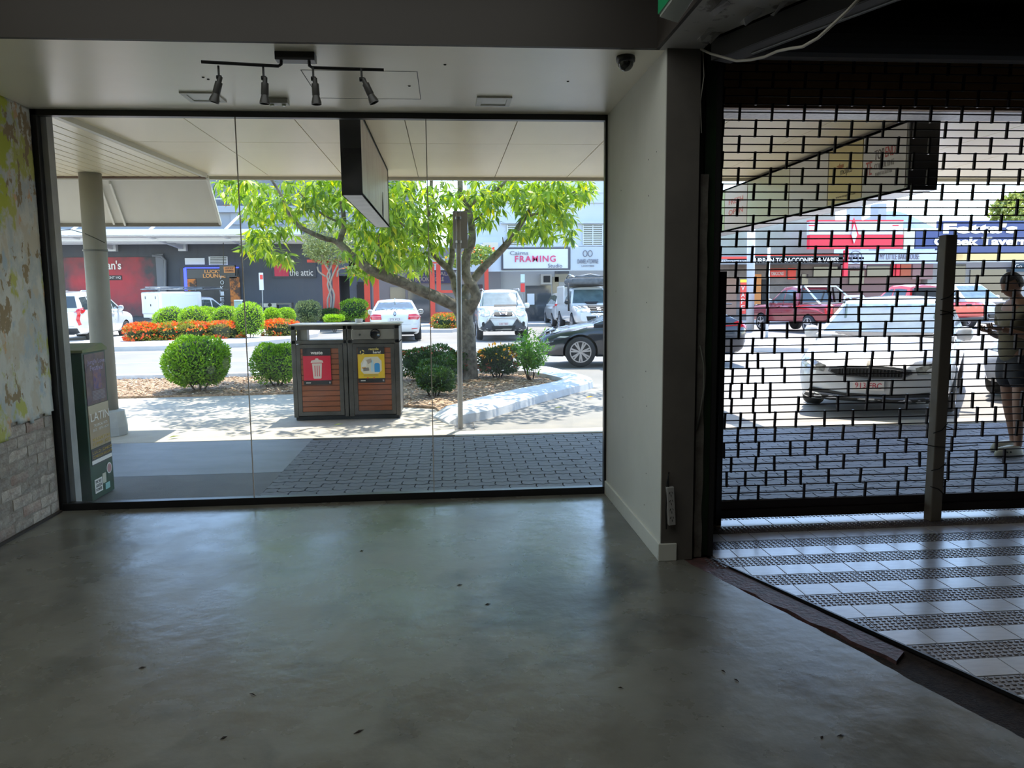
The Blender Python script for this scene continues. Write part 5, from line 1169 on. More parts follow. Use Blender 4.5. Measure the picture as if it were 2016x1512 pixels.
        if mirror:
            if view in ('front', 'rear', 'top'): s.patch(view, [(-a, b) if view != 'top' else (a, -b) for a, b in pts], m, name, off, th, parent, False, ms)
            else: s.patch('left' if view == 'right' else 'right', pts, m, name, off, th, parent, False, ms)
        return o
    def glazing(s, doors=(-.05,), rear=True, front=True, dark_rear=None):
        T = s.T; cb = s.cb; zb = T['zb']; g = s.glass
        def wz(z): return T['wb']+(T['wr']-T['wb'])*(z-zb)/(1-zb)
        if front:
            (x2, z2), (x1, z1) = cb[-2], cb[-1]; lo, hi = zb+.03, z2-.035
            s.patch('front', [(-wz(lo)+.07, lo), (-wz(hi)+.10, hi), (wz(hi)-.10, hi), (wz(lo)-.07, lo)], g, 'windscreen', off=.004)
        if rear:
            (x1, z1), (x2, z2) = cb[0], cb[1]; lo, hi = max(z1, zb)+.035, z2-.045
            s.patch('rear', [(-wz(lo)+.09, lo), (-wz(hi)+.12, hi), (wz(hi)-.12, hi), (wz(lo)-.09, lo)], dark_rear or carglass, 'rear_window', off=.004)
        # side windows from the cab outline, split at the door posts
        def top(x):
            for k in range(len(cb)-1):
                if cb[k][0] <= x <= cb[k+1][0]: return cb[k][1]+(cb[k+1][1]-cb[k][1])*(x-cb[k][0])/(cb[k+1][0]-cb[k][0])
            return zb
        xs_ = [cb[0][0]+.10]+list(doors)+[cb[-1][0]-.07]
        lo = zb+.02
        for a, b in zip(xs_[:-1], xs_[1:]):
            a2, b2 = a+.012, b-.012; n = 6; up = [(a2+(b2-a2)*q/n, min(top(a2+(b2-a2)*q/n)-.07, .93)) for q in range(n+1)]; up = [(x, z) for x, z in up if z > lo+.02]
            if len(up) < 2: continue
            pts = [(a2, lo)]+up+[(b2, lo)]
            if up[0][1]-lo < .05 and up[0][0] > a2+.01: pts = pts
            for v in ('left', 'right'): s.patch(v, pts, g, 'side_window', off=.004)
    def seams(s, xs, z0=.24, z1=.62):
        for x in xs: s.patch('left', [(x, z0), (x+.006, z0), (x+.006, z1), (x, z1)], black_matte, 'door_seam', off=.001, th=.004, mirror=True, ms=.3)
    def handles(s, xs, z=.55):
        for x in xs: s.patch('left', [(x, z), (x+.07, z), (x+.07, z+.02), (x, z+.02)], s.paint, 'door_handle', off=.025, th=.01, mirror=True)
    def mirrors(s, x=.36, z=.66, m=None):
        h, w, H = s.L/2, s.W/2, s.H
        for sg in (-1, 1):
            mb = MB().lathe([(.02,0),(.075,.02),(.095,.09),(.085,.17),(.03,.20)], (0,0,0), 'y', 12)
            mb.v = [(a*.7+x*h, sg*(b+w*.94), c*1.05+z*H+.03) for a, b, c in mb.v]; o = obj('side_mirror', mb, m or s.paint, s.t, local=True, smooth=True)
            obj('mirror_glass', MB().box(x*h-.062, x*h-.055, min(sg*(w*.94+.02), sg*(w*.94+.18)), max(sg*(w*.94+.02), sg*(w*.94+.18)), z*H-.03, z*H+.09), chrome, o, local=True)
            obj('mirror_stalk', MB().box(x*h-.03, x*h+.03, min(sg*w*.84, sg*w*.96), max(sg*w*.84, sg*w*.96), z*H, z*H+.03), cardark, s.t, local=True)
    def plate(s, view, z, txt, ink=None, y=0, wd=.36):
        h = s.L/2; H = s.H; d = -1 if view == 'front' else 1
        loc, nr, _, _ = s.bvh.ray_cast(Vector((-d*(h+3), y, z*H)), Vector((d, 0, 0)))
        x = (loc.x if loc else -d*h)-d*.03
        o = obj('number_plate', MB().box(x-.006, x+.006, y-wd/2, y+wd/2, z*H-.06, z*H+.06), platemat, s.t, local=True)
        rz = PI/2 if view == 'front' else -PI/2
        M = Matrix.Translation((x-d*.007, y, z*H)) @ Matrix.Rotation(rz, 4, 'Z') @ Matrix.Rotation(PI/2, 4, 'X')
        tx = text(txt, wd*.85, .07, Matrix(), ink or inkdark, o, ext=.002); tx.data.transform(ORIG[s.t.name].inverted()) if False else None
        tx.data.transform(ORIG.get(o.name, Matrix()).inverted()); tx.data.transform(M)
        return o
    def bar(s, pts, r, m, name, smooth=True): return obj(name, MB().tube(pts, r, 8), m, s.t, local=True, smooth=smooth)
    def box(s, name, x0, x1, y0, y1, z0, z1, m, bevel=.01, parent=None): return obj(name, MB().box(x0, x1, y0, y1, z0, z1), m, parent or s.t, local=True, bevel=bevel)
def cpaint(name, c, **k): return mat(name, c, .28, coat=1, **k)
white_c = cpaint('car_white', (.62,.62,.61)); cream_c = cpaint('car_white_warm', (.60,.60,.57)); silver_c = cpaint('car_silver', (.48,.49,.50)); navy_c = cpaint('car_dark', (.012,.016,.024)); maroon_c = cpaint('car_maroon', (.20,.012,.02)); red_c = cpaint('car_red', (.58,.02,.015))
satin = mat('satin_trim', (.30,.30,.31), .3, .7)
# orientation: a car's nose points along +x of its own frame
A90 = PI/2
# --- white four-wheel drive at left, seen from behind
c = Car('parked_suv', 'white four-wheel drive with long red drop-shaped tail lights parked behind the round column', 'suv', 4.8, 1.84, 1.83, white_c, (-13.68, 30.1), A90+.01)
c.glazing(doors=(-.62, -.22, .16)); c.seams((-.66, -.22, .17, .50)); c.handles((-.30, .08)); c.mirrors()
c.patch('rear', [(.80,.66),(.98,.70),(.94,.60),(.90,.48),(.93,.38),(.86,.36),(.80,.48),(.84,.58)], redlens, 'tail_light', off=.02, th=.03, mirror=True)
c.patch('right', [(-.99,.66),(-.80,.66),(-.86,.61),(-.97,.57)], redlens, 'tail_light', off=.012, mirror=True)
c.patch('rear', [(-.84,.23),(-.80,.31),(.80,.31),(.84,.23),(.6,.19),(-.6,.19)], cardark, 'bumper_insert', off=.02, th=.03); c.patch('rear', [(-.72,.345),(-.72,.35),(.72,.35),(.72,.345)], black_matte, 'tailgate_seam', off=.002); c.plate('rear', .50, '384 XKV')
c.patch('rear', [(-.45,.56),(.45,.56),(.45,.575),(-.45,.575)], chrome, 'chrome_trim', off=.01)
for sg in (-1, 1): c.bar([(-1.75, sg*.62, 1.80), (-1.6, sg*.63, 1.88), (.1, sg*.63, 1.90), (.4, sg*.62, 1.83)], .022, chrome, 'roof_rail')
# --- white service van-backed ute with ladder rack
c = Car('service_ute', 'white service ute with boxy canopy, rear door and ladder rack, beyond the orange flowers', 'ute', 4.7, 1.70, 1.62, white_c, (-11.95, 37.9), math.radians(50), cat='ute')
c.glazing(doors=(.10,), rear=False); c.mirrors()
cv = c.box('canopy_box', -2.38, -.35, -.86, .86, .84, 1.88, white_c, .07)
c.box('rear_door', -2.40, -2.37, -.62, .62, .92, 1.75, mat('car_white_flat', (.60,.63,.66), .4), .01, cv); c.box('door_lock', -2.415, -2.40, -.03, .03, 1.22, 1.32, black_matte, .003, cv)
for y in (-.42, .42): c.box('door_handle', -2.415, -2.40, y-.02, y+.02, 1.55, 1.68, black_matte, .003, cv)
c.box('side_door', -1.95, -.6, -.875, -.86, 1.0, 1.70, mat('car_white_flat', (.6,.63,.66)), .01, cv); c.box('lower_rail', -2.38, -.3, -.84, .84, .55, .70, cardark, .02)
c.box('bumper', -2.48, -2.36, -.82, .85, .55, .66, cardark, .01); c.plate('rear', .42, '517 WLB')
for y in (-.6, .6): c.bar([(-2.5, y, 2.0), (1.25, y, 1.98)], .025, galv, 'rack_rail')
for x in (-2.3, -1.2, -.2, .8): c.bar([(x, -.68, 2.04), (x, .68, 2.04)], .02, galv, 'rack_crossbar')
for x in (-2.3, -.5): c.bar([(x, -.6, 1.93), (x, -.6, 2.02)], .025, galv, 'rack_leg')
c.bar([(.8, -.6, 1.70), (.8, -.6, 2.02)], .02, galv, 'rack_leg')
c.bar([(-2.5, -.2, 2.09), (1.0, -.2, 2.09)], .03, galv, 'ladder'); c.bar([(-2.5, .2, 2.09), (1.0, .2, 2.09)], .03, galv, 'ladder')
# --- white sedan seen from behind
c = Car('white_sedan', 'white sedan seen from behind with wide red tail lights, parked beyond the bin housing', 'sedan', 4.62, 1.82, 1.44, white_c, (-1.93, 28.75), A90+.055)
c.glazing(doors=(-.46, -.06,)); c.seams((-.44, -.06, .40)); c.handles((-.36, .02), .56); c.mirrors(.34, .66)
c.patch('rear', [(.50,.54),(.52,.655),(.80,.665),(.955,.62),(.96,.56),(.86,.53)], redlens, 'tail_light', off=.012, th=.02, mirror=True)
c.patch('rear', [(.52,.60),(.90,.60),(.90,.615),(.52,.615)], mat('lens_pale', (.8,.25,.25), .1), 'tail_light_band', off=.020, th=.01, mirror=True)
c.plate('rear', .545, 'STI YC3', wd=.40)
c.patch('rear', [(.62,.30),(.84,.31),(.84,.33),(.62,.32)], redlens, 'reflector', off=.01, mirror=True); c.patch('rear', [(-.84,.17),(-.8,.24),(.8,.24),(.84,.17)], cardark, 'bumper_insert', off=.01)
c.patch('rear', [(.049*math.cos(a), .675+.058*math.sin(a)) for a in [k*2*PI/14 for k in range(14)]], inkdark, 'badge', off=.012); c.patch('rear', [(.030*math.cos(a), .675+.036*math.sin(a)) for a in [k*2*PI/10 for k in range(10)]], chrome, 'badge', off=.02)
c.box('antenna_fin', -1.15, -1.0, -.02, .02, 1.43, 1.50, white_c, .004)
c.patch('rear', [(-.93,.42),(.93,.42),(.93,.425),(-.93,.425)], mat('shadow_gap', (.2,.2,.2), .5), 'bumper_seam', off=.002)
# --- white SUV facing us
c = Car('nose_bar_suv', 'white SUV with silver nudge bar and grey bumper cladding facing us beside the tree trunk', 'suv', 4.6, 1.82, 1.76, cream_c, (1.95, 28.4), -A90-.01, glass=carglass_b, rim='five')
c.glazing(doors=(-.58, -.2, .14)); c.mirrors(); c.seams((-.2,.16,.5)); 
c.patch('front', [(.50,.50),(.48,.575),(.62,.615),(.84,.62),(.90,.56),(.86,.49),(.66,.475)], clearlens, 'headlight', off=.012, th=.03, mirror=True)
c.patch('front', [(.46,.50),(.38,.60),(-.38,.60),(-.46,.50),(-.30,.47),(.30,.47)], satin, 'grille_surround', off=.008); c.patch('front', [(.36,.51),(.30,.585),(-.30,.585),(-.36,.51),(-.26,.485),(.26,.485)], black_matte, 'grille', off=.032)
c.patch('front', [(.12,.50),(.20,.60),(-.20,.60),(-.12,.50)], chrome, 'grille_vee', off=.045); c.patch('front', [(.10,.53),(.08,.515),(-.08,.515),(-.10,.53),(-.10,.565),(-.06,.585),(.06,.585),(.10,.565)], inkdark, 'badge', off=.058); c.patch('front', [(-.115,.545),(.115,.545),(.115,.557),(-.115,.557)], chrome, 'badge', off=.066)
c.patch('front', [(.30,.21),(.34,.30),(.52,.44),(.60,.44),(.66,.36),(.92,.25),(.90,.20),(.6,.17),(-.6,.17),(-.90,.20),(-.92,.25),(-.66,.36),(-.60,.44),(-.52,.44),(-.34,.30),(-.30,.21)], mat('cladding_grey', (.045,.05,.06), .5), 'bumper_cladding', off=.012)
c.patch('front', [(-.42,.24),(-.46,.30),(.46,.30),(.42,.24)], black_matte, 'air_intake', off=.024)
c.plate('front', .335, '328 TBD', ink=mat('maroon_ink', (.25,.02,.06), .5))
for sg in (-1, 1):
    c.patch('front', [(sg*.76+.045*math.cos(a), .33+.05*math.sin(a)) for a in [k*2*PI/12 for k in range(12)]], black_matte, 'fog_light', off=.02)
    c.bar([(1.30, sg*.63, 1.70), (.8, sg*.66, 1.80), (-1.6, sg*.66, 1.80)], .022, galv, 'roof_rail')
c.bar([(2.30, -.58, .64), (2.40, -.52, .74), (2.42, -.30, 1.02), (2.42, .30, 1.02), (2.40, .52, .74), (2.30, .58, .64)], .032, mat('nudge_silver', (.55,.55,.53), .3, .5), 'nudge_bar'); c.bar([(2.42, -.46, .82), (2.45, 0, .80), (2.42, .46, .82)], .03, mat('nudge_silver', (.5,.5,.5)), 'nudge_bar')
c.patch('front', [(-.30,.66),(-.27,.70),(.6,.70),(.62,.66)], black_matte, 'wiper_cowl', off=.006)
# --- white ute with roof tent facing us
c = Car('canopy_ute', 'white lifted ute facing us with grey roof load, at the right window edge', 'ute', 5.2, 1.88, 1.86, white_c, (5.95, 32.3), -A90+.02, cat='ute', glass=carglass_b, wheel_r=.40)
c.glazing(doors=(.02,)); c.mirrors(.34, .66, cardark); c.seams((.03,.5))
c.patch('front', [(.50,.48),(.46,.60),(.60,.62),(.88,.60),(.92,.50),(.80,.47)], clearlens, 'headlight', off=.012, th=.03, mirror=True)
c.patch('front', [(.40,.44),(.44,.60),(-.44,.60),(-.40,.44),(-.30,.41),(.30,.41)], chrome, 'grille_surround', off=.01)
for k in range(4): c.patch('front', [(-.38,.45+k*.036),(.38,.45+k*.036),(.38,.468+k*.036),(-.38,.468+k*.036)], black_matte, 'grille_slat', off=.032)
c.patch('front', [(-.5,.28),(-.55,.38),(.55,.38),(.5,.28)], black_matte, 'air_intake', off=.01); c.patch('front', [(-.22,.63),(-.30,.665),(.30,.665),(.22,.63)], black_matte, 'bonnet_scoop', off=.05)
c.patch('front', [(.10*math.cos(a), .52+.05*math.sin(a)) for a in [k*2*PI/12 for k in range(12)]], chrome, 'badge', off=.03)
c.box('canopy', -2.5, -.75, -.86, .86, 1.12, 1.95, white_c, .06); 
tm = mat('tent_cover', (.11,.12,.13), .8, col2=(.06,.065,.07), ns=6); c.box('roof_load', -.9, 1.05, -.80, .80, 1.99, 2.26, tm, .09); c.box('roof_load', -.8, .9, -.62, .62, 2.24, 2.36, tm, .06)
c.bar([(-.8, -.7, 2.28), (0, -.75, 2.42), (.9, -.68, 2.30)], .03, chrome, 'load_strap'); c.bar([(.8, -.7, 2.30), (.85, 0, 2.40), (.8, .7, 2.30)], .025, galv, 'load_strap')
for x in (-.5, .6): c.bar([(x, -.85, 1.94), (x, .85, 1.94)], .03, black_metal, 'roof_bar')
c.bar([(1.25, -.98, .9), (1.25, -1.0, 2.05)], .04, cardark, 'snorkel')
# --- silver wagon behind
c = Car('silver_wagon', 'silver wagon seen from behind between the two white cars, tail light showing', 'suv', 4.5, 1.80, 1.66, silver_c, (6.05, 38.6), A90)
c.glazing(doors=(-.5,-.1)); c.patch('rear', [(.66,.56),(.64,.66),(.96,.68),(.96,.58)], redlens, 'tail_light', off=.015, mirror=True); c.plate('rear', .46, '902 VJT'); c.patch('rear', [(-.9,.2),(-.86,.28),(.86,.28),(.9,.2)], cardark, 'bumper_insert', off=.01)
# --- dark hatchback crossing
c = Car('dark_hatchback', 'glossy black-blue hatchback with two-tone alloy wheels passing close by, split by the pier', 'hatch', 4.5, 1.80, 1.43, navy_c, (4.32, 16.95), PI-.10, rim='multi', wheel_r=.335)
c.glazing(doors=(-.45,-.02,.30)); c.seams((-.02,.36)); c.handles((-.32,.08), .58); c.mirrors(.36,.66)
c.patch('front', [(.38,.47),(.36,.52),(.60,.565),(.90,.60),(.93,.55),(.72,.49)], clearlens, 'headlight', off=.01, th=.03, mirror=True)
c.patch('left', [(.90,.50),(.74,.575),(.70,.60),(.84,.575),(.96,.52)], clearlens, 'headlight', off=.008, mirror=True)
c.patch('left', [(.72,.47),(.80,.475),(.84,.455),(.76,.45)], mat('vent_silver', (.5,.5,.48), .3), 'side_marker', off=.008, mirror=True)
c.patch('front', [(-.36,.36),(-.36,.50),(.36,.50),(.36,.36)], black_matte, 'grille', off=.008); c.patch('front', [(-.7,.22),(-.6,.32),(.6,.32),(.7,.22)], black_matte, 'air_intake', off=.008)
c.patch('rear', [(.60,.56),(.60,.66),(.95,.68),(.97,.58)], redlens, 'tail_light', off=.012, mirror=True); c.patch('left', [(-.99,.62),(-.90,.68),(-.86,.66),(-.93,.58)], redlens, 'tail_light', off=.01, mirror=True)
c.box('boot_spoiler', -1.95, -1.55, -.62, .62, 1.32, 1.35, navy_c, .01)
# --- white wagon head-on behind the grille
hd_ = math.radians(-127); fc = Vector((5.27, 9.05)); u = Vector((math.cos(hd_), math.sin(hd_)))
sil = cpaint('car_pearl', (.60,.61,.63))
c = Car('white_estate', 'white estate car with slatted black grille and roof rails facing the grille shutter', 'wagon', 4.75, 1.86, 1.47, sil, tuple(fc-u*2.375), hd_, glass=carglass_b)
c.glazing(doors=(-.55,-.12,.22)); c.mirrors(.38,.66); c.seams((-.12,.26))
gs_ = [(.0,.33),(.40,.345),(.52,.385),(.50,.42),(.30,.435),(.0,.44)]; c.patch('front', gs_+[(-a, b) for a, b in gs_[-2:0:-1]], satin, 'grille_surround', off=.008, ms=.07)
g2 = [(.0,.345),(.38,.358),(.485,.385),(.47,.405),(.28,.42),(.0,.425)]; c.patch('front', g2+[(-a, b) for a, b in g2[-2:0:-1]], black_matte, 'grille', off=.028, ms=.07)
for k in range(-9, 10):
    if k: x = k*.043; c.patch('front', [(x,.358),(x+.012,.358),(x+.012,.412),(x,.412)], cardark, 'grille_slat', off=.036, th=.01, ms=.3)
c.patch('front', [(.58,.38),(.55,.43),(.72,.47),(.89,.50),(.93,.46),(.80,.40)], clearlens, 'headlight', off=.01, th=.03, mirror=True); c.patch('left', [(.93,.44),(.82,.50),(.78,.52),(.88,.50),(.97,.46)], clearlens, 'headlight', off=.008, mirror=True)
c.patch('front', [(-.84,.16),(-.74,.24),(-.3,.20),(.3,.20),(.74,.24),(.84,.16),(.5,.13),(-.5,.13)], cardark, 'air_intake', off=.01); c.patch('front', [(-.80,.19),(-.3,.165),(.3,.165),(.80,.19),(.78,.205),(.3,.18),(-.3,.18),(-.78,.205)], chrome, 'chrome_lip', off=.022)
c.plate('front', .275, '913 FBC', ink=mat('red_ink', (.45,.02,.05), .5)); c.patch('front', [(.04*math.cos(a), .455+.04*math.sin(a)) for a in [k*2*PI/12 for k in range(12)]], chrome, 'badge', off=.012)
for sg in (-1, 1): c.bar([(.55, sg*.60, 1.42), (.3, sg*.63, 1.50), (-1.6, sg*.63, 1.50), (-1.9, sg*.62, 1.42)], .020, galv, 'roof_rail')
c.patch('front', [(-.70,.655),(-.66,.685),(.66,.685),(.70,.655)], black_matte, 'wiper_cowl', off=.006)
# --- two red utes
def ute(name, label, paint, pos, head, hoop, plate_):
    c = Car(name, label, 'ute', 5.2, 1.86, 1.80, paint, pos, head, cat='ute', rim='five'); c.glazing(doors=(.06,)); c.mirrors(.34,.66, chrome if hoop else cardark); c.seams((-.26,.06,.36)); c.handles((-.16,.14))
    c.patch('top', [(-.96,-.84),(-.96,.84),(-.34,.84),(-.34,-.84)], black_matte, 'tub_cover', off=.01)
    c.patch('rear', [(.80,.36),(.80,.58),(.97,.60),(.97,.38)], redlens, 'tail_light', off=.012, mirror=True); c.patch('left', [(-.995,.40),(-.995,.60),(-.93,.60),(-.91,.52),(-.93,.42)], redlens, 'tail_light', off=.012, mirror=True)
    c.box('rear_bumper', -2.74, -2.58, -.88, .88, .46, .60, chrome if hoop else cardark, .02); c.plate('rear', .31, plate_)
    c.patch('rear', [(-.76,.38),(-.76,.62),(.76,.62),(.76,.38)], paint, 'tailgate', off=.012); c.patch('rear', [(-.12,.56),(-.12,.60),(.12,.60),(.12,.56)], black_matte, 'tailgate_handle', off=.03)
    c.patch('left', [(.93,.50),(.80,.60),(.90,.60),(.98,.54)], clearlens, 'headlight', off=.01, mirror=True)
    return c
c = ute('maroon_ute', 'dark red dual-cab ute with chrome sports bar seen side-on through the grille', maroon_c, (14.35, 29.6), A90+.20, True, '441 SKM')
c.bar([(-2.0, -.80, 1.12), (-.95, -.72, 1.78), (-.95, .72, 1.78), (-2.0, .80, 1.12)], .045, chrome, 'sports_bar'); c.bar([(-.85, -.78, 1.12), (-.80, -.70, 1.80), (-.80, .70, 1.80), (-.85, .78, 1.12)], .05, black_metal, 'sports_bar')
c = ute('red_ute', 'bright red dual-cab ute with orange-red tailgate right of the maroon one', red_c, (18.25, 28.6), A90+.22, False, '670 RWT')
c.box('rear_window_guard', -.95, -.85, -.75, .75, 1.15, 1.70, black_matte, .02)
# --- white 4WD at far right and a grey car behind the man
c = Car('white_wagon', 'boxy white four-wheel drive with black wheel arches beyond the red tailgate at right', 'suv', 4.9, 1.94, 1.88, white_c, (22.6, 31.8), math.radians(-84), glass=carglass_b)
c.glazing(doors=(-.55,-.12,.22)); c.mirrors(.36,.66); c.patch('right', [(.44,.22),(.46,.42),(.52,.48),(.70,.48),(.76,.42),(.78,.22),(.74,.22),(.72,.40),(.66,.44),(.56,.44),(.50,.40),(.48,.22)], cardark, 'arch_flare', off=.02, mirror=True)
c.patch('front', [(.50,.48),(.48,.58),(.88,.60),(.92,.50)], clearlens, 'headlight', off=.01, mirror=True); c.patch('front', [(-.42,.46),(-.42,.58),(.42,.58),(.42,.46)], black_matte, 'grille', off=.01); c.box('bull_bar', 2.42, 2.55, -.85, .85, .45, .62, black_metal, .03)
hd_ = math.radians(-142); u = Vector((math.cos(hd_), math.sin(hd_))); fc = Vector((8.2, 9.7))
c = Car('grey_hatch', 'pale grey car nose only just showing behind the man at the right edge', 'hatch', 4.3, 1.78, 1.46, silver_c, tuple(fc-u*2.15), hd_)
c.glazing(doors=(-.4,0)); c.mirrors(); c.patch('front', [(.50,.46),(.46,.55),(.70,.60),(.90,.60),(.92,.50)], clearlens, 'headlight', off=.01, mirror=True); c.patch('front', [(-.4,.4),(-.4,.5),(.4,.5),(.4,.4)], black_matte, 'grille', off=.01); c.plate('front', .3, '228 XLD')
# ================================================================== buildings across the road
YB = 42.0
def W_(px, py, y=YB): return AY(px, py, y)
def wbox(mb, px0, px1, py0, py1, y0, y1, y=YB):
    """box whose front face spans two survey points of a wall that faces us"""
    a = W_(px0, py1, y); b = W_(px1, py0, y); return mb.box(a.x, b.x, y0, y1, min(a.z, b.z), max(a.z, b.z))
def part(name, px0, px1, py0, py1, m, par, y=YB, d=.06, out=None):
    return obj(name, wbox(MB(), px0, px1, py0, py1, y-(out if out is not None else d), y, y), m, par)
def ptext(s, px0, px1, py0, py1, m, par, y, sp=1, fit=True, bold=0):
    a = W_(px0, py1, y); b = W_(px1, py0, y); return text(s, b.x-a.x, abs(b.z-a.z), TM((a.x+b.x)/2, y, (a.z+b.z)/2), m, par, ext=.02, fit=fit, sp=sp, bold=bold)
slate = mat('slate_render', (.075,.085,.105), .8, col2=(.065,.073,.09), ns=.8, bump=.1, bs=8); slate2 = mat('slate_light', (.30,.33,.38), .8)
wwall = mat('white_render', (.52,.57,.64), .8, col2=(.48,.53,.60), ns=.6); glassb = mat('shop_glass', (.05,.055,.06), .08, spec=.8); white_st = mat('white_steel', (.62,.65,.68), .45)
bl = empty('bar_building', (-12, YB+4, 0), 'dark grey two-storey bar building behind the median at left', 'building')
obj('wall', MB().box(-34, W_(665,500).x, YB, YB+9, 0, 5.1), slate, bl)
obj('wall', MB().box(W_(665,500).x, W_(665,500).x+1.9, YB, YB+9, 2.7, 5.1).box(W_(686,500).x, W_(730,500).x, YB, YB+.5, 0, 3.6), slate, bl)
obj('upper_wall', MB().box(-34, W_(812,500).x, YB+1.5, YB+9, 5.1, 6.3), slate2, bl)
obj('upper_wall', MB().box(-34, W_(812,500).x, YB+2.0, YB+9, 6.3, 9.6), mat('slate_mid', (.16,.175,.205), .8), bl)
obj('parapet', MB().box(-34, W_(812,500).x, YB+1.2, YB+1.5, 6.2, 6.55), slate2, bl)
for px in (463, 545, 612, 690): obj('upper_pier', wbox(MB(), px-8, px+8, 380, 442, YB+1.4, YB+2.1, YB+1.4), slate2, bl)
for a, b in ((425,460),(480,530),(556,600)):
    w = part('window', a, b, 405, 440, glassb, bl, YB+2.0, .05)
u_ = part('curtain', 440, 459, 404, 425, mat('terracotta', (.45,.13,.06), .7), bl, YB+1.94, .02)
obj('balcony_rail', MB().box(-14, -4, YB+1.25, YB+1.3, 6.9, 6.95).box(-14, -4, YB+1.25, YB+1.3, 6.5, 6.53), white_st, bl)
# mural panel with the bar's name
mural = mat('mural_red', (.035,.035,.045), .5, col2=(.42,.02,.035), ns=.42, nd=3, lo=.42, hi=.58)
nt = mural.node_tree; tc_n = nt.nodes.new('ShaderNodeTexCoord'); vm_ = nt.nodes.new('ShaderNodeVectorMath'); vm_.operation = 'DISTANCE'
mc = W_(205,560)-Vector((-12, YB+4, 0)); vm_.inputs[1].default_value = (mc.x, mc.y-4, mc.z); mpp = nt.nodes.new('ShaderNodeMapping'); nt.links.new(tc_n.outputs['Object'], mpp.inputs[0]); nt.links.new(mpp.outputs[0], vm_.inputs[0])
vm_.inputs[1].default_value = (mc.x, -4.0, mc.z); rr_ = [n for n in nt.nodes if n.type == 'VALTORGB'][0]; nz_ = [n for n in nt.nodes if n.type == 'TEX_NOISE'][0]
ma_ = nt.nodes.new('ShaderNodeMath'); ma_.operation = 'MULTIPLY_ADD'; ma_.inputs[1].default_value = -.27; nt.links.new(vm_.outputs['Value'], ma_.inputs[0]); nt.links.new(nz_.outputs[0], ma_.inputs[2]); nz_.inputs['Scale'].default_value = 1.1
ma2 = nt.nodes.new('ShaderNodeMath'); ma2.inputs[1].default_value = .55; nt.links.new(ma_.outputs[0], ma2.inputs[0]); nt.links.new(ma2.outputs[0], rr_.inputs[0]); rr_.color_ramp.elements[0].position = .32; rr_.color_ramp.elements[1].position = .85
mp_ = part('mural', 107, 320, 506, 625, mural, bl, YB-.01, .05)
ptext("Gilligan's", 172, 238, 513, 536, ink_w, mp_, YB-.08, bold=.02); pl_ = part('name_strip', 172, 240, 542, 552, mat('strip_black', (.02,.015,.02), .5), mp_, YB-.062, .02); ptext('ENTERTAINMENT HQ', 174, 238, 544, 550, ink_w, mp_, YB-.09)
part('mural_frame', 316, 322, 500, 640, mat('drain_grey', (.14,.15,.18), .5), bl, YB-.06, .1)
obj('downpipe', MB().tube([W_(300,503,YB-.2), W_(318,505,YB-.2), W_(325,512,YB-.2), W_(326,640,YB-.2)], .07, 8), mat('pipe_grey', (.16,.17,.19), .5), bl)
part('notice', 365, 403, 508, 521, white_st, bl, YB, .05); ntc = part('vent_grille', 412, 448, 505, 522, white_st, bl, YB, .05)
for k in range(5): part('louvre', 414, 446, 507+k*3, 508.5+k*3, black_matte, ntc, YB-.05, .02)
# lit doorway
bluel = mat('blue_neon', (.02,.02,.3), .5, emit=(.03,.05,1,2.2)); dw = part('doorway', 362, 470, 527, 640, mat('door_dark', (.02,.018,.02), .4), bl, YB-.01, .1)
part('neon_tube', 364, 470, 526, 528.5, bluel, dw, YB-.12, .04); part('neon_tube', 364, 367, 528, 572, bluel, dw, YB-.12, .04)
part('header_panel', 368, 466, 530, 548, mat('header_grey', (.10,.10,.10), .6), dw, YB-.11, .03)
gold = mat('gold_letter', (.75,.32,.08), .4); ptext('LUCKY', 403, 437, 531, 538, gold, dw, YB-.16, bold=.03); ptext('LOUNGE', 400, 444, 539, 547, gold, dw, YB-.16, bold=.03)
flame = mat('flame_print', (.05,.02,.01), .5, col2=(.60,.18,.02), ns=3.5, nd=3, lo=.45, hi=.6); part('flame_panel', 368, 386, 549, 640, flame, dw, YB-.11, .03); part('flame_panel', 457, 472, 545, 640, flame, dw, YB-.11, .03)
for k, ch_ in enumerate('POKIES'): ptext(ch_, 434, 441, 541+k*11, 549+k*11, white_st, dw, YB-.15)
hs = empty('blade_sign', tuple(W_(446,535,YB-1.5)), 'small black and orange sign hanging over the bar doorway', 'sign'); part('cabinet', 435, 464, 522, 543, black_metal, hs, YB-1.5, .2); part('panel', 441, 462, 525, 537, mat('sign_orange', (.60,.22,.05), .5), hs, YB-1.71, .01); ptext('LUCKY', 443, 460, 526, 530, inkdark, hs, YB-1.73); ptext('LOUNGE', 443, 460, 531, 535, inkdark, hs, YB-1.73)
obj('hanger', MB().cyl(W_(440,522,YB-1.6), (W_(440,480,YB-1.6).x, YB-1.6, 4.5), .02, n=6), black_metal, hs)
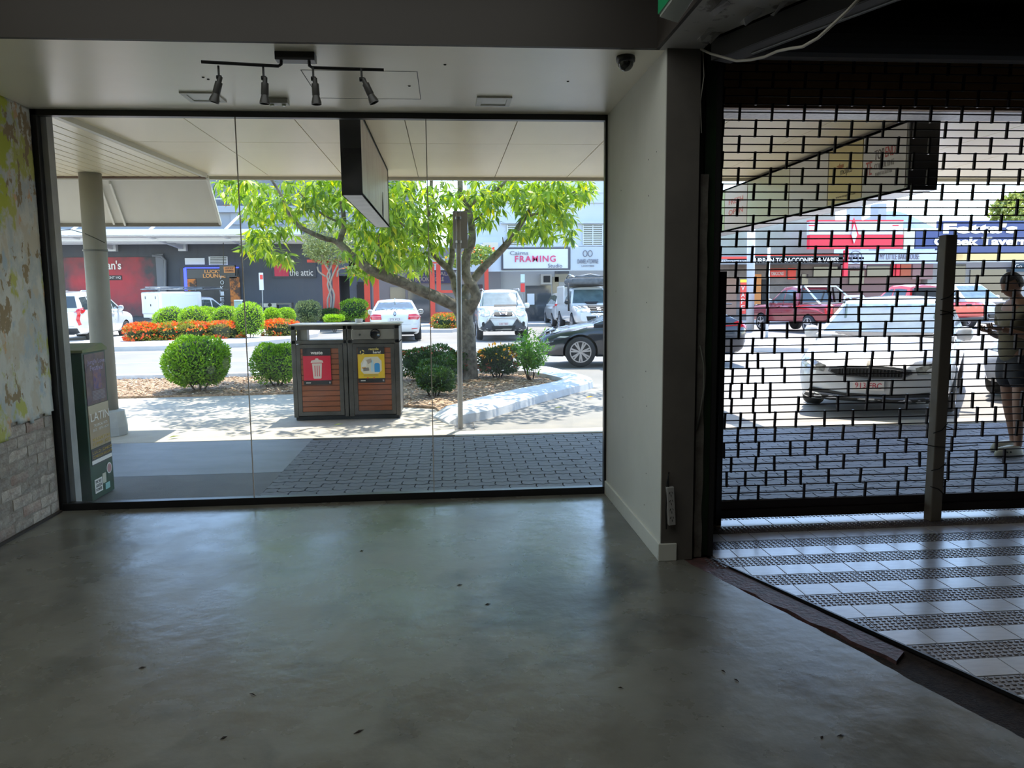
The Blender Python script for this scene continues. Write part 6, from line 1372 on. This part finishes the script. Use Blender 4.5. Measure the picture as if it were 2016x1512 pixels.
# steel awning of the bar building
aw = empty('steel_awning', (-14, 38.5, 4.5), 'white steel-framed awning running along the dark bar building', 'awning')
g0 = W_(90,462,37.6); g1 = W_(595,474,37.6)
obj('gutter', MB().box(-26, g1.x, 37.5, 37.7, 4.55, 4.82), white_st, aw); obj('roof_sheet', MB().box(-26, g1.x, 37.6, YB, 4.50, 4.54), mat('sheet_pale', (.55,.55,.55), .5), aw)
for k in range(3): obj('purlin', MB().box(-26, g1.x, 38.6+k*1.1, 38.7+k*1.1, 4.34, 4.5), white_st, aw)
for px in (130, 285, 435): 
    a = W_(px, 462, 37.6); obj('outrigger', MB().bar((a.x, 37.6, 4.62), (a.x+.3, YB-.1, 4.22), .16, .20), white_st, aw); obj('tie_rod', MB().cyl((a.x+.1, 37.9, 4.8), (a.x+.7, YB+1.4, 7.3), .06, n=8), white_st, aw)
    obj('bracket', MB().box(a.x+.1, a.x+.5, YB-.3, YB, 4.05, 4.4), white_st, aw)
# attic sign
at_ = part('sign_board', 538, 622, 507, 547, mat('attic_board', (.035,.038,.05), .5), bl, YB-.01, .08)
for k in range(9):
    x = 541+k*3.1; part('stripe', x, x+1.7, 511+k*1.2, 544, mat('attic_red', (.55,.015,.06), .5), at_, YB-.09, .02)
ptext('the attic', 570, 616, 530, 543, ink_w, at_, YB-.12)
no = empty('parking_sign', tuple(W_(516,610,37)), 'narrow white and red parking sign post in front of the dark wall', 'street sign'); obj('pole', MB().cyl((W_(517,618,37).x, 37, 0), W_(516,540,37), .03, n=8), galv, no)
part('plate', 511, 518, 537, 571, white_st, no, 36.95, .02); part('red_panel', 512, 517, 541, 550, mat('red_panel', (.7,.05,.04), .5), no, 36.92, .01)
b2 = empty('far_bin', (-9.6, 38.6, 0), 'second twin bin housing far off in the median, dark with open chute', 'bin'); yy = 38.0
for a_, b_, c_, d_ in ((517,578,596,600),(517,520,600,652),(546,549,600,652),(575,578,600,652)): part('frame', a_, b_, c_, d_, bf, b2, yy, .5)
part('front_panel', 520, 546, 606, 632, bf, b2, yy-.05, .1); part('chute_plate', 520, 545, 597, 605, bs, b2, yy-.45, .1); obj('chute_hole', MB().cyl(W_(531,600.5,yy-.58), W_(531,600.5,yy-.5), .09, n=12), black_matte, b2); part('front_panel', 549, 575, 608, 632, bf, b2, yy-.05, .1)
pbx = empty('service_pillar', tuple(W_(471,620,31.5)), 'small pale blue-grey service pillar rising out of the median shrubs', 'pillar'); part('shell', 467, 477, 591, 640, mat('pillar_grey', (.30,.42,.45), .5), pbx, 31.5, .3); part('cap', 466, 478, 590, 592.5, white_st, pbx, 31.45, .4)
# red pergolas
redst = mat('red_steel', (.62,.06,.035), .5)
pg = empty('red_pergola', (-5, 39, 0), 'orange-red steel portal frame beside the dark wall', 'pergola')
for a in ((606,685,511,517),): part('beam', *a, redst, pg, 38.6, .2)
for px in (643, 663): part('post', px-4, px+3, 514, 640, redst, pg, 38.6, .2)
pg2 = empty('red_frontage', (0, 40, 0), 'orange-red posts and rails of the outdoor dining area behind the tree', 'pergola')
for px, p1 in ((724,640),(742,640),(852,640),(864,590),(958,580)): part('post', px-4, px+3, 520, p1, redst, pg2, 39.5, .2)
for a in ((850,965,515,519),(848,905,571,577),(848,905,614,618)): part('rail', *a, redst, pg2, 39.5, .15)
part('glass_screen', 856, 900, 578, 614, mat('screen_glass', (.20,.20,.22), .1), pg2, 39.55, .03)
# bookshop and shops in the middle
ms = empty('bookshop_building', (-1, YB+4, 0), 'low shop row with a navy bookshop fascia behind the tree', 'building')
obj('wall', MB().box(W_(730,500).x, W_(985,500).x, YB, YB+8, 0, 4.18), mat('shop_grey', (.17,.16,.16), .8), ms)
fs_ = part('fascia', 802, 890, 534, 558, mat('fascia_navy', (.035,.03,.075), .5), ms, YB, .1); part('fascia', 730, 985, 508, 533, mat('fascia_pale', (.42,.42,.44), .7), ms, YB, .12)
pt = mat('faded_gold', (.35,.28,.20), .6); ptext('CRYSTAL BALL', 806, 886, 535, 543, pt, fs_, YB-.11); ptext('BOOKSTORE', 818, 874, 545, 554, pt, fs_, YB-.11); part('side_panel', 893, 925, 534, 560, mat('fascia_brown', (.20,.17,.15), .6), ms, YB, .1); ptext('READINGS', 896, 922, 537, 544, ink_w, ms, YB-.12)
for a in ((770,798,565,640),(805,850,565,640),(905,950,560,640)): part('shop_window', *a, glassb, ms, YB, .04)
part('doorway', 705, 724, 560, 640, black_matte, ms, YB, .03); part('arch_window', 704, 722, 555, 562, black_matte, ms, YB-.03, .02)
# white art-deco block
wb_ = empty('white_building', (7, YB+5, 0), 'white two-storey art deco shop building with louvred windows at right', 'building')
xa = W_(925,500).x; xb = 14.2
obj('wall', MB().box(xa, xb, YB, YB+10, 4.2, 7.1), wwall, wb_); obj('parapet', MB().box(xa-.1, xb, YB-.06, YB+.3, 7.1, 8.0), wwall, wb_); obj('string_course', MB().box(xa, xb, YB-.09, YB, 6.55, 6.68), wwall, wb_)
obj('lower_wall', MB().box(W_(985,500).x, xb, YB+.3, YB+10, 0, 4.2), mat('shop_cream', (.33,.32,.30), .8), wb_)
for a in ((998,1038),(1147,1187)):
    w = part('window', a[0], a[1], 443, 482, glassb, wb_, YB, .02); part('hood', a[0]-12, a[1]+4, 437, 441, wwall, wb_, YB, .3)
    for k in range(9): part('louvre', a[0]+1, a[1]-1, 445+k*4.2, 446.6+k*4.2, white_st, w, YB-.03, .05)
    for x in (a[0], (a[0]+a[1])/2-1, a[1]-2): part('frame', x, x+1.6, 443, 482, white_st, w, YB-.03, .06)
part('side_wall', 922, 992, 466, 492, wwall, wb_, YB-.05, .1)
part('cream_unit', 950, 980, 478, 488, mat('cream_block', (.60,.56,.45), .7), wb_, YB-.2, .3)
aw2 = part('awning_fascia', 925, 1250, 486, 535, wwall, wb_, YB-2.5, .1)
fr_ = part('sign_board', 987, 1122, 487, 532, mat('frame_board_dark', (.06,.06,.08), .5), wb_, YB-2.62, .08); part('sign_face', 991, 1118, 490, 529, mat('sign_white', (.60,.62,.64), .4), fr_, YB-2.71, .02)
pinkl = mat('framing_pink', (.62,.04,.14), .5); gr_ = mat('script_grey', (.16,.16,.20), .5)
ptext('FRAMING', 1014, 1094, 503, 516, pinkl, fr_, YB-2.76, sp=1.15, bold=.01); ptext('Cairns', 1004, 1040, 494, 502, gr_, fr_, YB-2.76); ptext('Studio', 1079, 1107, 519, 527, gr_, fr_, YB-2.76)
f3 = part('sign_face', 1123, 1192, 487, 532, mat('sign_palegrey', (.42,.47,.52), .5), wb_, YB-2.62, .03); ptext('DANIEL+TOWNE', 1137, 1178, 510, 519, gr_, f3, YB-2.68); ptext('LAWYERS', 1145, 1170, 522, 525, gr_, f3, YB-2.68)
for px in (1152, 1162): obj('logo_ring', MB().tube([W_(px+4*math.cos(t), 499+6*math.sin(t), YB-2.68) for t in [k*2*PI/12 for k in range(13)]], .02, 5), gr_, f3)
for a in ((1035,1085,562,640),(1088,1100,545,640)): part('shop_window', *a, glassb, wb_, YB+.3, .02)
ac = part('air_conditioner', 1063, 1084, 540, 560, mat('ac_beige', (.36,.34,.30), .6), wb_, YB+.3, .5); part('grille', 1070, 1083, 543, 556, black_matte, ac, YB-.2, .02)
part('shop_window', 1092, 1120, 533, 555, glassb, wb_, YB+.3, .02); ps = part('poster', 1038, 1052, 578, 600, white_st, wb_, YB+.25, .02)
sg_ = empty('small_parking_sign', tuple(W_(1029,640,36)), 'small white and red parking sign behind the white SUV', 'street sign'); obj('pole', MB().cyl(W_(1029,650,36), W_(1029,545,36), .03, n=8), galv, sg_); part('plate', 1025, 1033, 540, 556, mat('pale_blue_sign', (.5,.6,.65), .5), sg_, 35.95, .02); part('plate', 1025, 1033, 558, 575, mat('red_panel', (.7,.05,.04)), sg_, 35.95, .02)
for (px, z_) in ((946,9),(1131,9)): obj('awning_tie', MB().cyl(W_(px-2,480,YB-.1), W_(px+6,486,YB-2.4), .05, n=6), white_st, wb_)
# ---- shops seen through the grille
YR = 40.0
def WR(px, py, y=YR): return AY(px, py, y)
rb = empty('tobacconist_building', (18, YR+4, 0), 'low shop row with a black and red tobacconist fascia seen through the grille', 'building')
x0 = 14.25; x1 = WR(1660,500).x
obj('wall', MB().box(x0, x1, YR, YR+9, 0, 3.6), mat('shop_brown', (.22,.19,.17), .8, col2=(.15,.13,.12), ns=1.5), rb); obj('upper_wall', MB().box(x0, x1, YR+1, YR+9, 3.6, 6.2), mat('upper_grey', (.33,.34,.30), .8, col2=(.28,.29,.24), ns=.7), rb)
f = part('fascia', 1484, 1658, 500, 521, mat('fascia_black', (.02,.02,.025), .5), rb, YR-2, .1); part('red_stripe', 1484, 1652, 500, 504, mat('stripe_red', (.70,.06,.04), .5), f, YR-2.1, .02); ptext('URBAN TOBACCONIST & VAPES', 1486, 1651, 507, 518, ink_w, f, YR-2.13, bold=.02)
f = part('fascia', 1405, 1482, 502, 521, mat('fascia_mixed', (.20,.22,.25), .5), rb, YR-2, .1); part('red_stripe', 1412, 1480, 505, 510, mat('stripe_red', (.7,.06,.04)), f, YR-2.1, .02); ptext('TOBACCONIST & VAPES', 1412, 1478, 512, 518, ink_w, f, YR-2.13)
obj('awning_slab', MB().box(x0, x1, YR-2.1, YR, WR(1500,500).z-.4, WR(1500,500).z-.3), mat('soffit_grey', (.3,.3,.3), .8), rb)
for a, m_ in (((1478,1498,540,600),mat('sign_orange', (.60,.22,.05))), ((1498,1510,550,600),black_matte), ((1515,1546,529,545),mat('stripe_red', (.7,.06,.04))), ((1550,1566,528,550),mat('stripe_red', (.7,.06,.04))), ((1575,1590,540,620),glassb), ((1420,1450,545,620),mat('timber_door', (.28,.17,.12), .6)), ((1600,1655,525,545),glassb)): part('shopfront_panel', *a, m_, rb, YR, .08)
ptext('TOBACCONIST', 1517, 1544, 535, 542, ink_w, rb, YR-.12)
pb2 = part('banner', 1456, 1469, 556, 618, mat('stripe_red', (.7,.06,.04)), rb, YR-3.1, .05); part('banner', 1457, 1474, 550, 556, mat('banner_yellow', (.75,.6,.05), .5), rb, YR-3.1, .05)
for k, ch_ in enumerate('VAPE'): ptext(ch_, 1459, 1466, 562+k*13, 572+k*13, ink_w, pb2, YR-3.17)
lpost = empty('street_light_pole', tuple(G(1477,640)), 'broad pale grey street light pole left of the maroon ute', 'pole'); obj('shaft', MB().cyl((AY(1477,645,31).x, 31, -.1), AY(1479,445,31), .16, n=16), mat('pole_pale', (.42,.42,.44), .5), lpost, smooth=True)
lp2 = empty('slim_pole', tuple(G(1510,660)), 'slim white pole with blue top in front of the maroon ute', 'pole'); obj('shaft', MB().cyl((AY(1510,648,27).x, 27, -.05), AY(1514,485,27), .05, n=12), white_st, lp2, smooth=True)
# red and white billboard building
bb = empty('billboard_building', (23, YR+4, 0), 'shop building with big white and red parapet sign and bakehouse fascia', 'building')
xa, xb = WR(1660,500,YR-1).x+.4, WR(1838,500,YR-1).x
obj('wall', MB().box(xa, xb, YR, YR+8, 0, 3.6), mat('shop_brick', (.20,.12,.11), .8), bb)
bw = part('white_band', 1588, 1772, 437, 463, mat('band_white', (.62,.62,.68), .5), bb, YR-1, .3); rdm = mat('billboard_red', (.72,.02,.05), .45); part('red_band', 1588, 1772, 463, 491, rdm, bb, YR-1, .3); part('red_edge', 1588, 1772, 434, 437, rdm, bb, YR-1, .32)
for px in (1592, 1757): part('dash', px, px+12, 443, 445, rdm, bw, YR-1.3, .02); part('dash', px, px+12, 453, 455, rdm, bw, YR-1.3, .02)
def ppoly(name, pts, m, par, y, d=.03): 
    return obj(name, MB().prism([(WR(a, b, y).x, WR(a, b, y).z) for a, b in pts], 0, d, XZ(y)), m, par)
ppoly('zigzag', [(1677,463),(1677,440),(1681,428),(1690,462),(1681,480)], rdm, bb, YR-1.33); ppoly('zigzag', [(1676,462),(1681,440),(1687,462),(1681,480)], mat('band_white', (.62,.62,.68)), bb, YR-1.37)
part('cream_wall', 1772, 1795, 450, 491, mat('cream_block', (.60,.56,.45), .7), bb, YR-1, .3)
bf2 = part('fascia', 1660, 1845, 493, 520, mat('bakehouse_pale', (.50,.55,.66), .5), bb, YR-2, .1); ptext('MY LITTLE BAKEHOUSE', 1732, 1810, 499, 511, mat('bake_ink', (.14,.12,.13), .5), bf2, YR-2.13)
obj('logo_ring', MB().tube([WR(1685+12*math.cos(t), 506+12*math.sin(t), YR-2.12) for t in [k*2*PI/20 for k in range(21)]], .02, 5), gr_, bf2); ptext('M', 1676, 1691, 499, 514, gr_, bf2, YR-2.13)
part('red_pillar', 1658, 1668, 493, 545, rdm, bb, YR-2, .15); part('fascia', 1655, 1705, 522, 531, mat('bake_small', (.42,.40,.40), .6), bb, YR-.2, .06); ptext('MY LITTLE BAKEHOUSE', 1657, 1703, 524, 529, gr_, bb, YR-.29)
for a, m_ in (((1705,1750,522,545),glassb), ((1752,1760,520,545),rdm), ((1762,1770,520,545),rdm), ((1771,1792,520,545),mat('rust_panel', (.42,.10,.05), .6)), ((1794,1835,520,550),mat('pink_grey', (.28,.17,.17), .7)), ((1670,1700,533,560),glassb)): part('shopfront_panel', *a, m_, bb, YR, .1)
# taverna
tv = empty('taverna_building', (31, YR+4, 0), 'blue-signed taverna building at the right edge behind the grille', 'building')
nv = mat('taverna_blue', (.045,.07,.20), .5); xa, xb = WR(1845,500,YR-1).x+.2, WR(2120,500,YR-1).x
obj('wall', MB().box(xa, xb, YR, YR+8, 0, 3.6), mat('taverna_wall', (.30,.30,.30), .8), tv)
tb = part('sign_board', 1840, 2110, 435, 500, nv, tv, YR-1, .3); part('sign_board', 1795, 1840, 455, 490, nv, tv, YR-1, .3); part('white_ledge', 1795, 1840, 450, 455, mat('ledge', (.62,.58,.48), .6), tv, YR-1, .3)
ptext("Fetta's", 1856, 2004, 439, 460, ink_w, tb, YR-1.33, bold=.05); ptext('Greek Taverna', 1838, 2040, 466, 484, ink_w, tb, YR-1.33, bold=.04)
part('awning_strip', 1870, 2110, 499, 514, mat('awning_yellow', (.72,.52,.22), .6), tv, YR-2, 1.0); part('awning_strip', 1870, 2110, 513, 517, mat('awning_edge', (.6,.6,.6), .6), tv, YR-2.6, .5)
gp_ = part('window_sign', 1995, 2110, 518, 535, mat('petrol_blue', (.02,.07,.12), .5), tv, YR-.3, .1); ptext('Go Greek', 1998, 2045, 520, 528, ink_w, gp_, YR-.43)
for a in ((1845,1900,520,560),(1905,1990,530,600)): part('shop_window', *a, glassb, tv, YR, .08)
# pylons / tower masts and hills beyond
for k, px in enumerate((1488, 1572, 1690, 1738)):
    t = empty('concrete_pylon', tuple(AY(px, 470, 60)), ['leftmost pale concrete pylon above the shop roofs', 'second pale pylon left of the red billboard', 'grey pylon rising behind the billboard zigzag', 'grey pylon right of the billboard zigzag'][k], 'pylon', 'pylons beyond the shop roofs')
    tp = 448 if k == 0 else (432 if k == 1 else 400); a_ = AY(px-8, tp, 60); b_ = AY(px+8, tp, 60); obj('shaft', MB().box(a_.x, b_.x, 60, 61.2, -.1, a_.z), mat('pylon_pale', (.36,.38,.42), .7), t)
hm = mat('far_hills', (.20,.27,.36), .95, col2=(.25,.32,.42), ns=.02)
def ridge(px0, px1, f_, y, name, label):
    n = 60; vs = []; fs = []
    for i in range(n+1):
        px = px0+(px1-px0)*i/n; a = AY(px, f_(px), y); vs += [(a.x, y, 0), (a.x, y+80, a.z), (a.x, y+260, 0)]
        if i: b = (i-1)*3; fs += [(b, b+1, b+4, b+3), (b+1, b+2, b+5, b+4)]
    o = struct(name, MB().add(vs, fs), hm); return o
ridge(1300, 2400, lambda p: 440-26*math.exp(-((p-1850)/75)**2)-14*math.exp(-((p-1780)/60)**2)+8*math.sin(p*.03)-12*math.exp(-((p-2200)/160)**2), 900, 'hills', '')
ridge(-300, 1300, lambda p: 470+8*math.sin(p*.01), 950, 'hills', '')
struct('ground_far', MB().box(-900, 1200, 42, 900, -.4, -.05), mat('far_ground', (.28,.27,.25), .9))
# tree by the taverna
ft = empty('far_tree', tuple(AY(2010, 560, 48)), 'sunlit yellow-green tree above the blue taverna sign at right', 'tree')
obj('trunk', MB().cyl(AY(2010, 600, 48), AY(2010, 430, 48), .3, .2, n=10), bark_m, ft)
Pa = []
for q in range(4200):
    a = random.random()*6.28; u = math.sqrt(random.random()); Pa.append(AY(2040+92*u*math.cos(a), 425+48*u*math.sin(a), 48+random.uniform(-3,3)*(1-u)))
Pa = np.array(Pa); obj('foliage', leaves_mesh(Pa, rng.normal(size=Pa.shape), rng.normal(size=Pa.shape)+np.array([0,0,1]), .32*np.ones(len(Pa)), .20*np.ones(len(Pa)), .1), leafmat('far_leaf', [(0,(.10,.15,.03)),(1,(.36,.38,.10))], .3), ft, fix=False)['kind'] = 'stuff'

# ================================================================== the man looking at his phone
mn = empty('person', (5.42, 6.8, 0), 'man in khaki t-shirt, black shorts and pale clogs looking down at a phone outside', 'person')
skin = mat('skin', (.24,.125,.08), .55); 
def skinned(name, verts, edges, radii, m, lvl=2, root=0):
    me = bpy.data.meshes.new(name); me.from_pydata([Vector(v) for v in verts], edges, [])
    o = bpy.data.objects.new(name, me); COL.objects.link(o); sk = o.modifiers.new('s', 'SKIN'); o.modifiers.new('u', 'SUBSURF').levels = lvl; o.modifiers['u'].render_levels = lvl
    sv = me.skin_vertices[0].data
    for i, r in enumerate(radii): sv[i].radius = (r, r) if not hasattr(r, '__len__') else r; sv[i].use_root = (i == root)
    dg = bpy.context.evaluated_depsgraph_get(); dg.update(); m2 = bpy.data.meshes.new_from_object(o.evaluated_get(dg)); bpy.data.objects.remove(o)
    return obj(name, m2, m, mn, smooth=True, fix=False)
X, Y = 5.42, 6.8      # he faces -x
V = [(X,Y,.92),(X+.01,Y,1.08),(X+.01,Y,1.28),(X,Y,1.42),(X-.03,Y,1.50),(X-.055,Y,1.56),
     (X,Y-.10,.88),(X-.02,Y-.11,.50),(X+.0,Y-.11,.10),(X-.03,Y-.11,.045),(X-.16,Y-.12,.03),
     (X,Y+.10,.88),(X+.05,Y+.12,.50),(X+.14,Y+.12,.10),(X+.11,Y+.12,.045),(X-.02,Y+.13,.03),
     (X,Y-.19,1.40),(X+.02,Y-.25,1.12),(X-.20,Y-.14,1.20),(X-.25,Y-.12,1.215),
     (X,Y+.19,1.40),(X+.03,Y+.25,1.12),(X-.19,Y+.10,1.17),(X-.24,Y+.06,1.185)]
E_ = [(0,1),(1,2),(2,3),(3,4),(4,5),(0,6),(6,7),(7,8),(8,9),(9,10),(0,11),(11,12),(12,13),(13,14),(14,15),(3,16),(16,17),(17,18),(18,19),(3,20),(20,21),(21,22),(22,23)]
Rr = [(.13,.16),(.12,.15),(.12,.17),(.09,.12),(.055,.055),(.05,.05),(.09,.09),(.058,.058),(.036,.036),(.04,.04),(.03,.035),(.09,.09),(.058,.058),(.036,.036),(.04,.04),(.03,.035),(.055,.055),(.042,.042),(.027,.027),(.03,.022),(.055,.055),(.042,.042),(.027,.027),(.03,.022)]
skinned('body', V, E_, Rr, skin)
# head
bm = bmesh.new(); bmesh.ops.create_uvsphere(bm, u_segments=28, v_segments=20, radius=1)
Rh = Matrix.Translation((X-.085, Y, 1.625)) @ Matrix.Rotation(-.42, 4, 'Y')
for v in bm.verts:
    p = v.co.copy(); q = Vector((p.x*.098, p.y*.075, p.z*.120))
    if p.x < 0: q.x -= .012*math.exp(-((p.z+.15)/.13)**2)*math.exp(-(p.y/.22)**2)*2.2      # nose
    if p.x < -.2: q.x -= .006*math.exp(-((p.z+.52)/.10)**2)*math.exp(-(p.y/.45)**2)           # lips
    if p.x < -.2: q.x += .008*math.exp(-((p.z-.08)/.12)**2)*math.exp(-((abs(p.y)-.38)/.2)**2) # eye sockets
    if p.z < -.5: q.x += .012*(p.x > 0)*-(p.z+.5); q.y *= 1-.35*(-p.z-.5)
    if p.x > 0 and p.z < -.2: q.x *= .78
    v.co = Rh @ q
me = bpy.data.meshes.new('head'); bm.to_mesh(me); bm.free(); obj('head', me, skin, mn, smooth=True)
hair = mat('hair_dark', (.018,.012,.009), .7, bump=.6, bs=140)
bm = bmesh.new(); bmesh.ops.create_uvsphere(bm, u_segments=28, v_segments=20, radius=1)
for v in list(bm.verts):
    if v.co.z < .42 and v.co.x < -.15 or v.co.z < -.35: bm.verts.remove(v)
for v in bm.verts: p = v.co; v.co = Rh @ Vector((p.x*.107+.004, p.y*.082, p.z*.128+.003))
me = bpy.data.meshes.new('hair'); bm.to_mesh(me); bm.free(); h_ = obj('hair', me, hair, mn, smooth=True); md = h_.modifiers.new('s', 'SOLIDIFY'); md.thickness = .012
for sg in (-1, 1):
    mb = MB().lathe([(.004,0),(.026,.003),(.030,.010),(.020,.014),(.006,.010)], (0,0,0), 'y', 14); mb.v = [tuple(Rh @ Vector((a*.7+.01, sg*(.066+b), c-.01))) for a, b, c in mb.v]; obj('ear', mb, skin, mn, smooth=True)
    mb = MB().lathe([(.001,-.008),(.006,-.006),(.009,0),(.006,.006),(.001,.008)], (0,0,0), 'y', 12); mb.v = [tuple(Rh @ Vector((a-.083, b+sg*.030, c+.008))) for a, b, c in mb.v]; obj('eye', mb, mat('eye_white', (.5,.48,.45), .2), mn, smooth=True)
khaki = mat('khaki_shirt', (.155,.13,.085), .85, col2=(.13,.11,.07), ns=5, bump=.3, bs=18)
def sleeve(sg): return [(X,Y+sg*.20,1.395),(X+.01,Y+sg*.225,1.30),(X+.015,Y+sg*.24,1.215)]
sv = [(X+.002,Y,.84),(X+.01,Y,1.10),(X+.015,Y,1.28),(X+.005,Y,1.40),(X-.01,Y,1.455)]+sleeve(-1)+sleeve(1)
skinned('shirt', sv, [(0,1),(1,2),(2,3),(3,4),(3,5),(5,6),(6,7),(3,8),(8,9),(9,10)], [(.155,.185),(.15,.175),(.145,.20),(.11,.15),(.07,.08),.078,.070,.066,.078,.070,.066], khaki)
blk = mat('black_shorts', (.015,.015,.02), .8)
skinned('shorts', [(X,Y,1.04),(X,Y,.88),(X,Y-.105,.80),(X-.01,Y-.11,.62),(X,Y+.105,.80),(X+.03,Y+.115,.62)], [(0,1),(1,2),(2,3),(1,4),(4,5)], [(.135,.17),(.14,.17),(.115,.115),(.105,.10),(.115,.115),(.105,.10)], blk)
clog = mat('pale_clog', (.34,.33,.26), .6)
for (cx_, cy_) in ((X-.045, Y-.115), (X+.095, Y+.125)):
    vs = []; n = 14
    for (z, s_) in ((0,1),(.025,1.04),(.045,.98),(.085,.80)):
        for k in range(n): a = k*2*PI/n; vs.append((cx_-.04+.150*s_*math.cos(a)*(1 if math.cos(a) < 0 else .9), cy_+.055*s_*math.sin(a), z+(.015 if z > .05 and math.cos(a) > 0 else 0)))
    fs = [(i*n+k, i*n+(k+1) % n, (i+1)*n+(k+1) % n, (i+1)*n+k) for i in range(3) for k in range(n)]+[tuple(range(n))[::-1], tuple(3*n+k for k in range(n))]
    o = obj('clog', MB().add(vs, fs), clog, mn, smooth=True)
    for k in range(3): obj('vent_hole', MB().cyl((cx_-.14+.035*k, cy_-.056, .05), (cx_-.14+.035*k, cy_-.046, .052), .007, n=8), black_matte, o)
# hands: five bent fingers each
def hand(base, d, side, up):
    d = Vector(d).normalized(); up = Vector(up).normalized(); sd = d.cross(up).normalized()*side
    base = Vector(base); vs = [base, base+d*.045, base+d*.085]; es = [(0,1),(1,2)]; rr = [(.028,.02),(.036,.018),(.034,.015)]
    for k, ln in enumerate((.058,.068,.064,.050)):
        o_ = sd*(.027-.018*k); i = len(vs); p0 = base+d*.085+o_; p1 = p0+d*ln*.5+up*.008; p2 = p1+d*ln*.25+up*.022; p3 = p2+up*.018-d*.006
        vs += [p0, p1, p2, p3]; es += [(2, i), (i, i+1), (i+1, i+2), (i+2, i+3)]; rr += [.010,.009,.0085,.0075]
    i = len(vs); p0 = base+d*.03+sd*.030; vs += [p0, p0+d*.03+sd*.018+up*.012, p0+d*.055+sd*.006+up*.028]; es += [(1, i), (i, i+1), (i+1, i+2)]; rr += [.013,.011,.009]
    skinned('hand', vs, es, rr, skin, 1)
hand((X-.245,Y-.125,1.215), (-1,.12,.10), 1, (0,.15,1)); hand((X-.235,Y+.055,1.19), (-1,-.30,.10), -1, (0,-.15,1))
ph = thing('mobile_phone', MB().box(-.075, .075, -.037, .037, -.004, .004, Matrix.Translation((X-.345, Y-.085, 1.262)) @ Matrix.Rotation(.15, 4, 'Y')), mat('phone_white', (.5,.5,.5), .2), 'pale mobile phone held flat in both hands by the man outside the grille', 'phone', bevel=.004)
